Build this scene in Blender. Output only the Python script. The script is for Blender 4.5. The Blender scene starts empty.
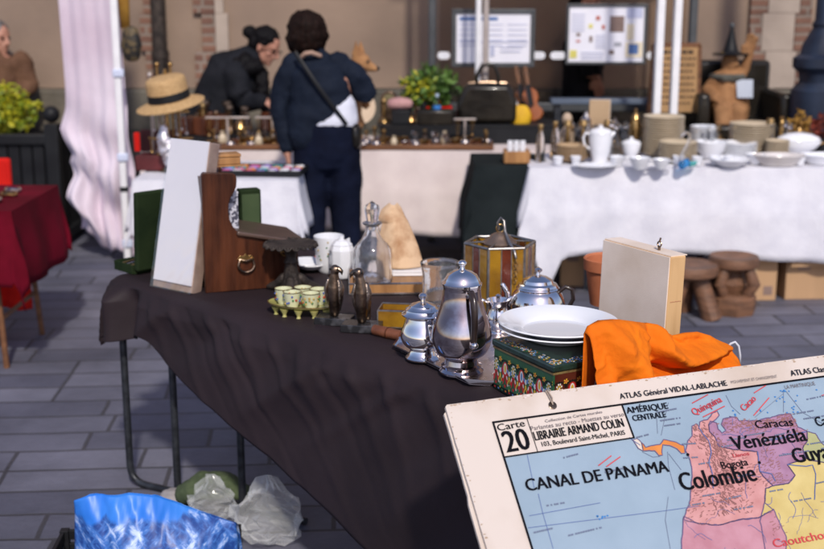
import bpy, math, random
from mathutils import Vector, Matrix, noise
random.seed(7)
R = math.radians
S = bpy.context.scene
COL = S.collection
# ------------------------------------------------------------------ camera, light, exposure
CAM_H, PITCH, FPX = 1.70, R(13.35), 1211.0
cam_data = bpy.data.cameras.new('camera'); cam = bpy.data.objects.new('camera', cam_data); COL.objects.link(cam)
cam.location = (0, 0, CAM_H); cam.rotation_euler = (R(90) - PITCH, 0, 0)
cam_data.sensor_width = 36; cam_data.lens = FPX / 824 * 36; cam_data.clip_start = .05; cam_data.clip_end = 500
cam_data.dof.use_dof = True; cam_data.dof.focus_distance = 2.85; cam_data.dof.aperture_fstop = 3.3
S.camera = cam
SUN_EL, SUN_AZ = R(42), R(170)          # azimuth clockwise from +Y (the view direction)
W = bpy.data.worlds.new('World'); S.world = W; W.use_nodes = True
wn = W.node_tree.nodes; wl = W.node_tree.links
sky = wn.new('ShaderNodeTexSky'); sky.sky_type = 'NISHITA'; sky.sun_disc = False
sky.sun_elevation = SUN_EL; sky.sun_rotation = SUN_AZ; sky.dust_density = 1.0; sky.ozone_density = 1.0
wb = wn.new('ShaderNodeMixRGB'); wb.blend_type = 'MULTIPLY'; wb.inputs[0].default_value = 1; wb.inputs[2].default_value = (1.06, .97, 1.06, 1)   # the camera's white balance
wl.new(sky.outputs[0], wb.inputs[1]); wl.new(wb.outputs[0], wn['Background'].inputs[0]); wn['Background'].inputs[1].default_value = .09
sun_d = bpy.data.lights.new('sun', 'SUN'); sun_d.energy = 2.1; sun_d.angle = R(3); sun_d.color = (1, .93, .84)
sun = bpy.data.objects.new('sun', sun_d); COL.objects.link(sun); sun.location = (3, -2, 6)
sd = Vector((math.sin(SUN_AZ) * math.cos(SUN_EL), math.cos(SUN_AZ) * math.cos(SUN_EL), math.sin(SUN_EL)))
sun.rotation_euler = sd.to_track_quat('Z', 'Y').to_euler()
S.view_settings.view_transform = 'Standard'; S.view_settings.look = 'None'
S.view_settings.gamma = 1; S.view_settings.use_curve_mapping = False; S.view_settings.exposure = .55
S.render.engine = 'CYCLES'; S.cycles.max_bounces = 8; S.cycles.use_denoising = True

# ------------------------------------------------------------------ helpers
def ray(x, y):
    u = (x - 412) / FPX; v = (274.5 - y) / FPX
    return Vector((u, math.cos(PITCH) + v * math.sin(PITCH), -math.sin(PITCH) + v * math.cos(PITCH)))
def P(x, y, z):                                   # photo pixel -> point at height z
    d = ray(x, y); return Vector((0, 0, CAM_H)) + d * ((z - CAM_H) / d.z)
def PY(x, y, Y):                                  # photo pixel -> point at distance Y
    d = ray(x, y); return Vector((0, 0, CAM_H)) + d * (Y / d.y)
def PXM(n, Y, z=.9):                              # n photo pixels in metres at distance Y
    return n * (Y * math.cos(PITCH) + (CAM_H - z) * math.sin(PITCH)) / FPX

class MB:
    def __init__(s): s.v = []; s.f = []; s.m = []; s.mi = 0
    def add(s, vs, fs, M=None):
        o = len(s.v)
        s.v += [tuple(M @ Vector(v)) if M else tuple(v) for v in vs]
        s.f += [[i + o for i in f] for f in fs]; s.m += [s.mi] * len(fs); return s
    def box(s, c, z, rz=0, M=None):
        x, y, h = z[0] / 2, z[1] / 2, z[2] / 2
        vs = [(a * x, b * y, d * h) for d in (-1, 1) for a, b in ((-1, -1), (1, -1), (1, 1), (-1, 1))]
        T = Matrix.Translation(c) @ Matrix.Rotation(rz, 4, 'Z')
        return s.add(vs, [[3, 2, 1, 0], [4, 5, 6, 7], [0, 1, 5, 4], [1, 2, 6, 5], [2, 3, 7, 6], [3, 0, 4, 7]], M @ T if M else T)
    def lathe(s, prof, n=32, c=(0, 0, 0), M=None, sx=1, sy=1, lobes=0, amp=0, closed=False):
        vs, fs, rings = [], [], []
        for r, z in prof:
            if r < 1e-5: rings.append([len(vs)]); vs.append((c[0], c[1], c[2] + z))
            else:
                b = len(vs); rings.append(list(range(b, b + n)))
                for i in range(n):
                    a = 2 * math.pi * i / n; q = r * (1 + amp * math.cos(lobes * a)) if lobes else r
                    vs.append((c[0] + q * sx * math.cos(a), c[1] + q * sy * math.sin(a), c[2] + z))
        prs = list(zip(rings, rings[1:])) + ([(rings[-1], rings[0])] if closed else [])
        for A, B in prs:
            for i in range(n):
                j = (i + 1) % n
                if len(A) == 1 and len(B) == 1: continue
                if len(A) == 1: fs.append([A[0], B[j], B[i]])
                elif len(B) == 1: fs.append([A[i], A[j], B[0]])
                else: fs.append([A[i], A[j], B[j], B[i]])
        return s.add(vs, fs, M)
    def tube(s, pts, r, n=8, side=None, closed=False, dome=False, M=None):
        pts = [Vector(p) for p in pts]; N = len(pts)
        rs = list(r) if isinstance(r, (list, tuple)) and len(r) == N and not (N == 2 and False) else [r] * N
        rs = [(q, q) if not isinstance(q, (tuple, list)) else q for q in rs]
        if dome:
            k = .6
            d0 = (pts[0] - pts[1]).normalized(); d1 = (pts[-1] - pts[-2]).normalized()
            a0 = min(rs[0]); a1 = min(rs[-1])
            pts = [pts[0] + d0 * a0 * .92, pts[0] + d0 * a0 * .6] + pts + [pts[-1] + d1 * a1 * .6, pts[-1] + d1 * a1 * .92]
            rs = [tuple(q * .38 for q in rs[0]), tuple(q * .8 for q in rs[0])] + rs + [tuple(q * .8 for q in rs[-1]), tuple(q * .38 for q in rs[-1])]
            N = len(pts)
        e = None; vs = []; fs = []
        for i in range(N):
            if closed: t = pts[(i + 1) % N] - pts[i - 1]
            else: t = pts[min(i + 1, N - 1)] - pts[max(i - 1, 0)]
            if t.length < 1e-9: t = Vector((0, 0, 1))
            t.normalize()
            ref = Vector(side) if side is not None else e
            if ref is None: ref = Vector((0, 0, 1)) if abs(t.z) < .9 else Vector((1, 0, 0))
            q = ref - t * ref.dot(t)
            if q.length < 1e-6: q = t.orthogonal()
            e = q.normalized(); g = t.cross(e)
            for k in range(n):
                a = 2 * math.pi * k / n
                vs.append(pts[i] + e * (rs[i][0] * math.cos(a)) + g * (rs[i][1] * math.sin(a)))
        for i in range(N if closed else N - 1):
            for k in range(n):
                A, B = i * n, ((i + 1) % N) * n; j = (k + 1) % n
                fs.append([A + k, A + j, B + j, B + k])
        if not closed: fs.append(list(range(n))[::-1]); fs.append([(N - 1) * n + k for k in range(n)])
        return s.add(vs, fs, M)
    def prism(s, poly, z0, z1, M=None):
        n = len(poly)
        vs = [(x, y, z0) for x, y in poly] + [(x, y, z1) for x, y in poly]
        return s.add(vs, [list(range(n))[::-1], list(range(n, 2 * n))] + [[i, (i + 1) % n, n + (i + 1) % n, n + i] for i in range(n)], M)
    def ell(s, c, r, nu=14, nv=9, M=None):
        if not isinstance(r, (tuple, list)): r = (r, r, r)
        prof = [(math.sin(math.pi * i / nv), -math.cos(math.pi * i / nv)) for i in range(nv + 1)]
        prof[0] = (0, -1); prof[-1] = (0, 1)
        T = Matrix.Translation(c) @ Matrix.Diagonal((r[0], r[1], r[2], 1))
        return s.lathe(prof, nu, M=M @ T if M else T)
    def grid(s, fn, nu, nv, M=None):
        vs = [fn(i / nu, j / nv) for j in range(nv + 1) for i in range(nu + 1)]
        return s.add(vs, [[j * (nu + 1) + i, j * (nu + 1) + i + 1, (j + 1) * (nu + 1) + i + 1, (j + 1) * (nu + 1) + i] for j in range(nv) for i in range(nu)], M)
    def build(s, name, mats, parent=None, loc=(0, 0, 0), rz=0, smooth=40, bev=0, solid=0, sub=0, off=0):
        me = bpy.data.meshes.new(name); me.from_pydata(s.v, [], s.f); me.validate(); me.update()
        mats = mats if isinstance(mats, (list, tuple)) else [mats]
        for m in mats: me.materials.append(m)
        if len(mats) > 1 and len(me.polygons) == len(s.m): me.polygons.foreach_set('material_index', s.m)
        if smooth:
            me.polygons.foreach_set('use_smooth', [True] * len(me.polygons)); me.set_sharp_from_angle(angle=R(smooth))
        o = bpy.data.objects.new(name, me); COL.objects.link(o); o.location = loc; o.rotation_euler = (0, 0, rz)
        if parent: o.parent = parent
        if solid: m = o.modifiers.new('solid', 'SOLIDIFY'); m.thickness = solid; m.offset = off
        if sub: m = o.modifiers.new('sub', 'SUBSURF'); m.levels = m.render_levels = sub
        if bev: m = o.modifiers.new('bevel', 'BEVEL'); m.width = bev; m.segments = 2; m.limit_method = 'ANGLE'; m.angle_limit = R(40)
        return o
def tag(o, label, cat, group=None):
    o['label'] = label; o['category'] = cat
    if group: o['group'] = group
    return o
def kind(o, k): o['kind'] = k; return o
def thing(name, label, cat, loc=(0, 0, 0), rz=0, group=None):
    o = bpy.data.objects.new(name, None); COL.objects.link(o); o.location = loc; o.rotation_euler = (0, 0, rz); o.empty_display_size = .05
    return tag(o, label, cat, group)
def dup(o, loc=None, rz=None, label=None, scale=None, parent=None):
    c = o.copy(); COL.objects.link(c)
    if parent is not None: c.parent = parent
    if loc is not None: c.location = loc
    if rz is not None: c.rotation_euler = (0, 0, rz)
    if scale is not None: c.scale = scale if isinstance(scale, tuple) else (scale,) * 3
    if label: c['label'] = label
    for ch in list(o.children): dup(ch, parent=c)
    return c
def TR(loc=(0, 0, 0), rz=0, rx=0, ry=0):
    return Matrix.Translation(loc) @ Matrix.Rotation(rz, 4, 'Z') @ Matrix.Rotation(ry, 4, 'Y') @ Matrix.Rotation(rx, 4, 'X')
def frame(o, x, y, z):
    x, y, z = Vector(x), Vector(y), Vector(z)
    return Matrix(((x.x, y.x, z.x, o[0]), (x.y, y.y, z.y, o[1]), (x.z, y.z, z.z, o[2]), (0, 0, 0, 1)))
def lerp_tab(tab, t):
    for (a, b), (c, d) in zip(tab, tab[1:]):
        if t <= c: return b + (d - b) * max(0, (t - a)) / (c - a)
    return tab[-1][1]
def fuse(mb, name, mats, parent, voxel=.012, smooth=2, disp=0, dscale=.12, loc=(0, 0, 0)):
    """one continuous skin over the overlapping volumes of mb"""
    o = mb.build(name, mats, None, smooth=0)
    m = o.modifiers.new('r', 'REMESH'); m.mode = 'VOXEL'; m.voxel_size = voxel; m.use_smooth_shade = True
    if smooth: k = o.modifiers.new('s', 'SMOOTH'); k.factor = .5; k.iterations = smooth
    if disp:
        t = bpy.data.textures.new('folds', 'CLOUDS'); t.noise_scale = dscale; t.noise_depth = 2
        k = o.modifiers.new('d', 'DISPLACE'); k.texture = t; k.strength = disp; k.mid_level = .5; k.texture_coords = 'LOCAL'
    me = bpy.data.meshes.new_from_object(o.evaluated_get(bpy.context.evaluated_depsgraph_get()))
    bpy.data.objects.remove(o); me.name = name
    me.polygons.foreach_set('use_smooth', [True] * len(me.polygons))
    q = bpy.data.objects.new(name, me); COL.objects.link(q); q.location = loc
    if parent: q.parent = parent
    return q
_cap = [0]
def text_into(mb, s, A, B, h, bold=.0, squeeze=True):
    """lettering from baseline point A to B (2-D), capital height h, as flat faces"""
    def conv(t):
        cu = bpy.data.curves.new('t', 'FONT'); cu.body = t; cu.size = 1; cu.offset = bold; cu.resolution_u = 3
        o = bpy.data.objects.new('t', cu); COL.objects.link(o)
        me = bpy.data.meshes.new_from_object(o.evaluated_get(bpy.context.evaluated_depsgraph_get()))
        bpy.data.objects.remove(o); return me
    if not _cap[0]: m = conv('H'); _cap[0] = max(v.co.y for v in m.vertices)
    me = conv(s); xs = [v.co.x for v in me.vertices]; x0, x1 = min(xs), max(xs)
    L = math.hypot(B[0] - A[0], B[1] - A[1]); c, d = (B[0] - A[0]) / L, (B[1] - A[1]) / L
    ky = h / _cap[0]; kx = L / (x1 - x0)
    vs = [(A[0] + c * (v.co.x - x0) * kx - d * v.co.y * ky, A[1] + d * (v.co.x - x0) * kx + c * v.co.y * ky, 0) for v in me.vertices]
    return vs, [list(p.vertices) for p in me.polygons]

# ------------------------------------------------------------------ materials
MATS = {}
def mat(name, c1, c2=None, scale=8, rough=.6, metal=0, bump=0, bscale=None, detail=4, trans=0, ior=1.45, lo=.35, hi=.65, stretch=(1, 1, 1), coat=0, sheen=0, r2=None, alpha=1, spec=.5):
    if name in MATS: return MATS[name]
    m = bpy.data.materials.new(name); m.use_nodes = True; N = m.node_tree.nodes; Lk = m.node_tree.links; b = N['Principled BSDF']
    b.inputs['Roughness'].default_value = rough; b.inputs['Metallic'].default_value = metal
    b.inputs['Transmission Weight'].default_value = trans; b.inputs['IOR'].default_value = ior
    b.inputs['Coat Weight'].default_value = coat; b.inputs['Sheen Weight'].default_value = sheen; b.inputs['Alpha'].default_value = alpha; b.inputs['Specular IOR Level'].default_value = spec
    tc = N.new('ShaderNodeTexCoord'); mp = N.new('ShaderNodeMapping'); Lk.new(tc.outputs['Object'], mp.inputs[0]); mp.inputs['Scale'].default_value = stretch
    nz = N.new('ShaderNodeTexNoise'); nz.inputs['Scale'].default_value = scale; nz.inputs['Detail'].default_value = detail; Lk.new(mp.outputs[0], nz.inputs['Vector'])
    rp = N.new('ShaderNodeValToRGB'); rp.color_ramp.elements[0].position = lo; rp.color_ramp.elements[1].position = hi
    c2 = c2 or tuple(min(1, q * .82) for q in c1)
    rp.color_ramp.elements[0].color = (*c2, 1); rp.color_ramp.elements[1].color = (*c1, 1)
    Lk.new(nz.outputs['Fac'], rp.inputs[0]); Lk.new(rp.outputs[0], b.inputs['Base Color'])
    if r2 is not None:
        mr = N.new('ShaderNodeMapRange'); mr.inputs[3].default_value = rough; mr.inputs[4].default_value = r2; mr.inputs[1].default_value = .35; mr.inputs[2].default_value = .65
        Lk.new(nz.outputs['Fac'], mr.inputs[0]); Lk.new(mr.outputs[0], b.inputs['Roughness'])
    if bump:
        n2 = N.new('ShaderNodeTexNoise'); n2.inputs['Scale'].default_value = bscale or scale * 3; n2.inputs['Detail'].default_value = 5; Lk.new(mp.outputs[0], n2.inputs['Vector'])
        bp = N.new('ShaderNodeBump'); bp.inputs['Strength'].default_value = bump; bp.inputs['Distance'].default_value = .01
        Lk.new(n2.outputs['Fac'], bp.inputs['Height']); Lk.new(bp.outputs[0], b.inputs['Normal'])
    MATS[name] = m; return m
def brick_mat(name, c1, c2, mortar, w, h, msize, rough=.8, bump=.5, axes='xz', rot=0, patch=.5, off=.5, nscale=1.5, mul=.55):
    m = bpy.data.materials.new(name); m.use_nodes = True; N = m.node_tree.nodes; Lk = m.node_tree.links; b = N['Principled BSDF']
    tc = N.new('ShaderNodeTexCoord'); src = tc.outputs['Object']
    if axes == 'xz':
        sp = N.new('ShaderNodeSeparateXYZ'); cb = N.new('ShaderNodeCombineXYZ'); Lk.new(src, sp.inputs[0]); Lk.new(sp.outputs[0], cb.inputs[0]); Lk.new(sp.outputs[2], cb.inputs[1]); src = cb.outputs[0]
    mp = N.new('ShaderNodeMapping'); mp.inputs['Rotation'].default_value = (0, 0, rot); Lk.new(src, mp.inputs[0])
    wn_ = N.new('ShaderNodeTexNoise'); wn_.inputs['Scale'].default_value = 3; Lk.new(mp.outputs[0], wn_.inputs['Vector'])
    ad = N.new('ShaderNodeMixRGB'); ad.blend_type = 'LINEAR_LIGHT'; ad.inputs[0].default_value = .012; Lk.new(mp.outputs[0], ad.inputs[1]); Lk.new(wn_.outputs['Color'], ad.inputs[2])
    br = N.new('ShaderNodeTexBrick'); Lk.new(ad.outputs[0], br.inputs['Vector'])
    br.inputs['Scale'].default_value = 1; br.inputs['Brick Width'].default_value = w; br.inputs['Row Height'].default_value = h; br.inputs['Mortar Size'].default_value = msize
    br.inputs['Mortar Smooth'].default_value = .3; br.inputs['Bias'].default_value = 0; br.offset = off; br.squash = 1.25; br.squash_frequency = 3
    br.inputs['Color1'].default_value = (*c1, 1); br.inputs['Color2'].default_value = (*c2, 1); br.inputs['Mortar'].default_value = (*mortar, 1)
    nz = N.new('ShaderNodeTexNoise'); nz.inputs['Scale'].default_value = nscale; nz.inputs['Detail'].default_value = 8; nz.inputs['Roughness'].default_value = .65; Lk.new(mp.outputs[0], nz.inputs['Vector'])
    rp = N.new('ShaderNodeValToRGB'); rp.color_ramp.elements[0].position = .3; rp.color_ramp.elements[1].position = .7; rp.color_ramp.elements[0].color = (mul, mul, mul, 1); rp.color_ramp.elements[1].color = (1.15, 1.12, 1.1, 1)
    Lk.new(nz.outputs['Fac'], rp.inputs[0])
    mx = N.new('ShaderNodeMixRGB'); mx.blend_type = 'MULTIPLY'; mx.inputs[0].default_value = 1; Lk.new(br.outputs['Color'], mx.inputs[1]); Lk.new(rp.outputs[0], mx.inputs[2]); Lk.new(mx.outputs[0], b.inputs['Base Color'])
    b.inputs['Roughness'].default_value = rough
    n2 = N.new('ShaderNodeTexNoise'); n2.inputs['Scale'].default_value = 30; n2.inputs['Detail'].default_value = 6; Lk.new(mp.outputs[0], n2.inputs['Vector'])
    ma = N.new('ShaderNodeMath'); ma.operation = 'MULTIPLY_ADD'; ma.inputs[1].default_value = -1.2; Lk.new(br.outputs['Fac'], ma.inputs[0]); Lk.new(n2.outputs['Fac'], ma.inputs[2])
    bp = N.new('ShaderNodeBump'); bp.inputs['Strength'].default_value = bump; bp.inputs['Distance'].default_value = .008; Lk.new(ma.outputs[0], bp.inputs['Height']); Lk.new(bp.outputs[0], b.inputs['Normal'])
    return m
def weave(name, c1, c2, scale=4, rough=.9, bump=.25, fine=350, sheen=0, spec=.12):
    m = mat(name, c1, c2, scale=scale, rough=rough, bump=bump, bscale=fine, sheen=sheen)
    m.node_tree.nodes['Principled BSDF'].inputs['Specular IOR Level'].default_value = spec
    return m
M_slab = brick_mat('slate_paving', (.185, .190, .245), (.100, .105, .148), (.06, .06, .072), .47, .19, .009, rough=.62, bump=.5, axes='xy', rot=R(-4), nscale=1.3, mul=.45)
M_brick = brick_mat('red_brick', (.23, .115, .075), (.17, .085, .06), (.26, .21, .17), .22, .065, .012)
M_render = mat('wall_render', (.34, .245, .18), (.20, .145, .11), scale=1.1, rough=.92, bump=.35, bscale=14, detail=9, lo=.3, hi=.72)
M_plinth = brick_mat('mossy_stone', (.17, .15, .115), (.11, .105, .085), (.07, .065, .05), .7, .33, .018, nscale=2.2, mul=.45)
M_pale = mat('pale_stone', (.42, .345, .285), (.32, .26, .215), scale=3, rough=.9, bump=.4, bscale=20, detail=8)
M_pole = mat('pole_white', (.80, .80, .82), (.72, .72, .74), scale=9, rough=.35, coat=.2)
M_clip = mat('clip_plastic', (.62, .68, .85), rough=.4)
M_dark = mat('dark_metal', (.06, .065, .075), (.03, .032, .037), scale=30, rough=.42, metal=.6)
M_black = mat('black_plastic', (.014, .015, .017), (.008, .008, .010), scale=6, rough=.5, spec=.25)
M_blackcloth = weave('black_cloth', (.016, .021, .022), (.008, .011, .012))
M_brown = weave('dark_brown_cloth', (.028, .0185, .022), (.020, .0135, .016), scale=2.5, rough=.62, bump=.45, fine=9, spec=.22)
M_white = weave('white_cloth', (.70, .695, .74), (.62, .615, .67), scale=11, rough=.9, bump=.3, fine=90)
M_curtain = weave('curtain_cloth', (.70, .62, .70), (.56, .46, .54), scale=2.2, rough=.85, bump=.2, fine=60)
M_red = weave('red_velvet', (.14, .003, .014), (.085, .002, .008), scale=5, rough=.9, sheen=.0)
M_scarlet = weave('scarlet_cloth', (.62, .018, .012), (.45, .01, .008), scale=5)
M_silver = mat('polished_silver', (.95, .92, .90), (.86, .80, .77), scale=7, rough=.03, metal=1, r2=.09, detail=6)
M_silverdull = mat('worn_silver', (.72, .68, .66), (.42, .36, .32), scale=14, rough=.16, metal=1, r2=.34, detail=6)
M_tarnish = mat('tarnished_silver', (.62, .56, .57), (.27, .20, .20), scale=9, lo=.42, hi=.58, rough=.06, metal=1, r2=.14, detail=5)
M_brass = mat('old_brass', (.62, .40, .16), (.30, .18, .07), scale=18, rough=.3, metal=1)
M_bronze = mat('dark_bronze', (.34, .24, .17), (.10, .07, .05), scale=22, rough=.28, metal=1, bump=.2, bscale=60)
M_rust = mat('brown_cast_iron', (.075, .058, .048), (.03, .024, .021), scale=24, rough=.6, metal=.5, bump=.5, bscale=90)
M_marble = mat('veined_marble', (.10, .10, .11), (.018, .018, .02), scale=26, rough=.25, detail=9, lo=.5, hi=.72)
M_wood = mat('dark_walnut', (.095, .029, .012), (.034, .010, .005), scale=4, rough=.34, stretch=(7, 7, 1), spec=.3, detail=7, bump=.15)
M_woodl = mat('honey_wood', (.42, .21, .075), (.28, .13, .045), scale=5, rough=.45, stretch=(7, 1, 1), detail=7)
M_woodm = mat('tray_wood', (.20, .085, .035), (.10, .042, .018), scale=4, rough=.45, stretch=(1, 6, 6), detail=7)
M_stool = mat('carved_wood', (.20, .095, .05), (.10, .05, .028), scale=9, rough=.6, stretch=(1, 1, 4), detail=7, bump=.4, bscale=30)
M_pine = mat('pale_pine', (.66, .42, .20), (.50, .29, .12), scale=3, rough=.55, stretch=(8, 8, 1), detail=7)
M_canvas = mat('aged_canvas', (.90, .77, .66), (.74, .60, .48), scale=6, rough=.85, bump=.08, bscale=260, detail=8)
M_card = mat('cardboard', (.50, .31, .17), (.42, .26, .14), scale=6, rough=.9, stretch=(1, 1, .2))
M_porc = mat('white_porcelain', (.82, .83, .86), (.76, .77, .80), scale=3, rough=.12, coat=.4)
M_ivory = mat('ivory_porcelain', (.60, .50, .36), (.46, .37, .25), scale=60, rough=.3, stretch=(.1, .1, 1))
M_glass = mat('clear_glass', (1, 1, 1), (.98, .99, 1), rough=.02, trans=1, ior=1.48)
M_cut = mat('cut_glass', (.97, .98, 1), (.95, .97, 1), rough=.02, trans=.97, ior=1.48, bump=.10, bscale=30)
M_blueg = mat('blue_glass', (.10, .45, .85), (.06, .35, .8), rough=.03, trans=.9)
M_amber = mat('amber_pane', (.42, .22, .018), (.24, .11, .012), scale=12, rough=.22, trans=.25, bump=.3, bscale=30)
M_redpane = mat('red_brown_pane', (.20, .045, .022), (.11, .022, .012), scale=12, rough=.2, trans=.3, bump=.3, bscale=30)
M_lead = mat('lead_came', (.42, .40, .38), (.26, .24, .22), scale=40, rough=.35, metal=.9)
M_orange = weave('orange_cotton', (.80, .185, .006), (.68, .135, .004), scale=7, rough=.8, bump=.35, fine=38, sheen=.0, spec=.2)
M_strap = mat('white_elastic', (.75, .76, .82), rough=.8)
M_terra = mat('terracotta', (.52, .17, .075), (.42, .13, .055), scale=7, rough=.8, bump=.15)
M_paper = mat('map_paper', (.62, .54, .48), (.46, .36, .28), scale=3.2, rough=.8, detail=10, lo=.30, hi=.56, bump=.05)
M_ink = mat('black_ink', (.008, .008, .011), rough=.9); M_ink.node_tree.nodes['Principled BSDF'].inputs['Specular IOR Level'].default_value = .05
M_navy = weave('navy_jacket', (.012, .0175, .032), (.007, .0105, .020), scale=7, rough=.75, bump=.3, fine=120)
M_jeans = weave('dark_jeans', (.006, .009, .024), (.0035, .005, .014), scale=9, rough=.85)
M_blackcoat = weave('black_coat', (.016, .017, .022), (.009, .010, .013), scale=9, rough=.8, bump=.4, fine=70)
M_skin = mat('skin', (.46, .235, .165), (.40, .19, .13), scale=9, rough=.5)
M_hair = mat('dark_brown_hair', (.016, .007, .005), (.006, .003, .002), scale=10, rough=.6, stretch=(9, 9, 1), bump=.6, bscale=20, spec=.12)
M_blackhair = mat('black_hair', (.008, .007, .008), (.003, .003, .004), scale=14, rough=.55, stretch=(6, 6, 1), bump=.6, bscale=24, spec=.12)
M_grayhair = mat('grey_hair', (.16, .15, .15), (.06, .055, .055), scale=20, rough=.6, bump=.5)
M_leather = mat('black_leather', (.022, .018, .013), (.007, .006, .005), scale=6, rough=.28, coat=.1, spec=.35, bump=.3, bscale=18)
M_straw = mat('straw', (.58, .38, .18), (.44, .27, .115), scale=60, rough=.75, bump=.5, bscale=150, stretch=(1, 1, 3))
M_felt = mat('green_baize', (.018, .030, .012), (.010, .019, .008), scale=9, rough=.9, bump=.2, spec=.1)
M_shirt = weave('white_shirt', (.74, .76, .84), (.62, .64, .74), scale=9)
# ------------------------------------------------------------------ setting: ground, wall
g = MB(); g.box((0, 20, -.05), (160, 120, .1))
kind(g.build('ground', M_slab, smooth=0), 'structure')
WY = 9.0
wx = lambda px, y=60: PY(px, y, WY).x
wz = lambda y: PY(412, y, WY).z
wall = thing('rendered_wall', 'old beige rendered wall with brick quoins and mossy stone base behind the stalls', 'wall', (0, WY, 0))
MB().box((0, .25, 2.9), (15, .5, 3.85)).build('wall_face', M_render, wall, smooth=0)
MB().box((0, .235, .485), (15, .56, .97)).build('plinth', M_plinth, wall, smooth=0, bev=.02)
def toothed(x0, x1, x0b, x1b, phase, name, m, proud, step=.27, zlo=.975):
    q = MB(); z = zlo; k = phase
    while z < 4.2:
        a, b_ = (x0, x1) if k % 2 else (x0b, x1b)
        q.box(((a + b_) / 2, -.02 - proud / 2, z + step / 2), (b_ - a, .04 + proud, step - .002)); z += step; k += 1
    q.build(name, m, wall, smooth=0, bev=.004)
toothed(wx(143), wx(157), wx(147), wx(157), 0, 'brick_quoin', M_brick, .004)
toothed(wx(196), wx(217), wx(204), wx(217), 1, 'brick_quoin', M_brick, .004)
toothed(wx(217.4), wx(230), wx(217.4), wx(226), 0, 'stone_quoin', M_pale, .006)
toothed(wx(746), wx(758), wx(746), wx(763), 0, 'brick_quoin', M_brick, .004)
toothed(wx(791), wx(807), wx(795), wx(807), 0, 'brick_quoin', M_brick, .004)
toothed(wx(758.5), wx(790.5), wx(763.5), wx(794.5), 0, 'stone_panel', M_pale, .002)
sp = MB(); sp.prism([(wx(755), 1.32), (wx(758), 1.40), (wx(768), 1.43), (wx(777), 1.46), (wx(786), 1.43), (wx(795), 1.40), (wx(798), 1.32), (wx(795), 1.27), (wx(758), 1.27)], -.035, .03, TR((0, 0, 0), 0, R(90)))
sp.build('stone_corbel', M_render, wall, smooth=0, bev=.01)
dp = MB(); dp.tube([(wx(163), -.10, 1.0), (wx(163.5), -.10, 4.3)], .055, 12); 
for z in (1.2, 2.2, 3.2): dp.tube([(wx(163.3), -.10, z), (wx(163.3), -.10, z + .05)], .066, 12)
tag(dp.build('drainpipe', M_rust, None, loc=(0, WY, 0)), 'dark vertical drainpipe beside the left brick quoin of the wall', 'pipe')

# ------------------------------------------------------------------ glass shelter with notices
M_shglass = mat('shelter_glass', (.80, .74, .68), (.76, .70, .64), rough=.03, trans=1, ior=1.02)
SY = 8.15
sx = lambda px, y=60: PY(px, y, SY).x
sz = lambda y: PY(412, y, SY).z
sh = thing('glass_shelter', 'glazed shelter panel with white safety dashes behind the handbag', 'shelter', (0, SY, 0))
M_shpost = mat('shelter_steel', (.085, .09, .095), (.06, .065, .07), rough=.5, metal=.4)
for px in (432, 691): MB().box((sx(px), 0, 1.25), (.05, .06, 2.5)).build('post', M_shpost, sh, bev=.008)
MB().box(((sx(434) + sx(690)) / 2, 0, 2.46), (sx(690) - sx(434) + .3, .09, .08)).build('top_rail', M_shpost, sh, bev=.01)
MB().box(((sx(434) + sx(690)) / 2, 0, 1.30), (sx(690) - sx(434) - .072, .010, 2.2)).build('glass_pane', M_shglass, sh, smooth=0)
MB().box(((sx(434) + sx(690)) / 2, 0, sz(107)), (sx(690) - sx(434) - .072, .05, .06)).build('low_rail', M_shpost, sh, bev=.008)
M_vinyl = mat('white_vinyl', (.75, .76, .80), rough=.6)
def dash(x0, x1):
    q = MB(); w, h = sx(x1) - sx(x0), .05
    n = 8; pts = [(w / 2 - h / 2 + h / 2 * math.cos(a), h / 2 * math.sin(a)) for a in [-math.pi / 2 + math.pi * i / n for i in range(n + 1)]]
    pts += [(-x, -y) for x, y in pts]
    q.prism(pts, 0, .002, TR(((sx(x0) + sx(x1)) / 2, -.0056, sz(55.5)), 0, R(90))); q.build('safety_dash', M_vinyl, sh, smooth=0)
for a_, b_ in ((432.5 + 5, 450), (530, 545), (550, 565.5), (646, 660)): dash(a_, b_)
M_notice = mat('notice_white', (.78, .78, .84), (.72, .72, .80), scale=4, rough=.6)
inks = [mat('print_blue', (.10, .19, .42), rough=.6), mat('print_grey', (.36, .37, .42), rough=.6), mat('print_red', (.55, .14, .10), rough=.6), mat('print_yellow', (.72, .66, .16), rough=.6), mat('print_lilac', (.50, .53, .70), rough=.6), mat('print_brown', (.22, .15, .13), rough=.6), mat('print_cream', (.82, .72, .52), rough=.6)]
def notice(name, label, x0, y0, x1, y1, fr, blocks, frm, shift):
    t = thing(name, label, 'notice', ((sx(x0) + sx(x1)) / 2, SY - .012 - shift, 0))
    cx = (sx(x0) + sx(x1)) / 2; X = lambda p: sx(p) - cx
    q = MB(); w, h = sx(x1) - sx(x0), sz(y0) - sz(y1); zc = (sz(y0) + sz(y1)) / 2
    q.box((0, -.006, zc), (w, .010, h)); q.build('sheet', M_notice, t, smooth=0)
    f = MB()
    if fr:
        for c, s_ in (((0, zc + h / 2 + fr / 2), (w + 2 * fr, fr)), ((0, zc - h / 2 - fr / 2), (w + 2 * fr, fr)), ((-w / 2 - fr / 2, zc), (fr, h)), ((w / 2 + fr / 2, zc), (fr, h))):
            f.box((c[0], -.008, c[1]), (s_[0], .03, s_[1]))
        f.build('frame', frm, t, smooth=0, bev=.003)
    p = MB()
    for n_, (a, b_, c, d, k) in enumerate(blocks):
        p.mi = k; p.box(((X(a) + X(c)) / 2, -.0125 - n_ * .00012, (sz(b_) + sz(d)) / 2), (X(c) - X(a), .002, abs(sz(b_) - sz(d))))
    p.build('printed_blocks', inks, t, smooth=0)
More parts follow.
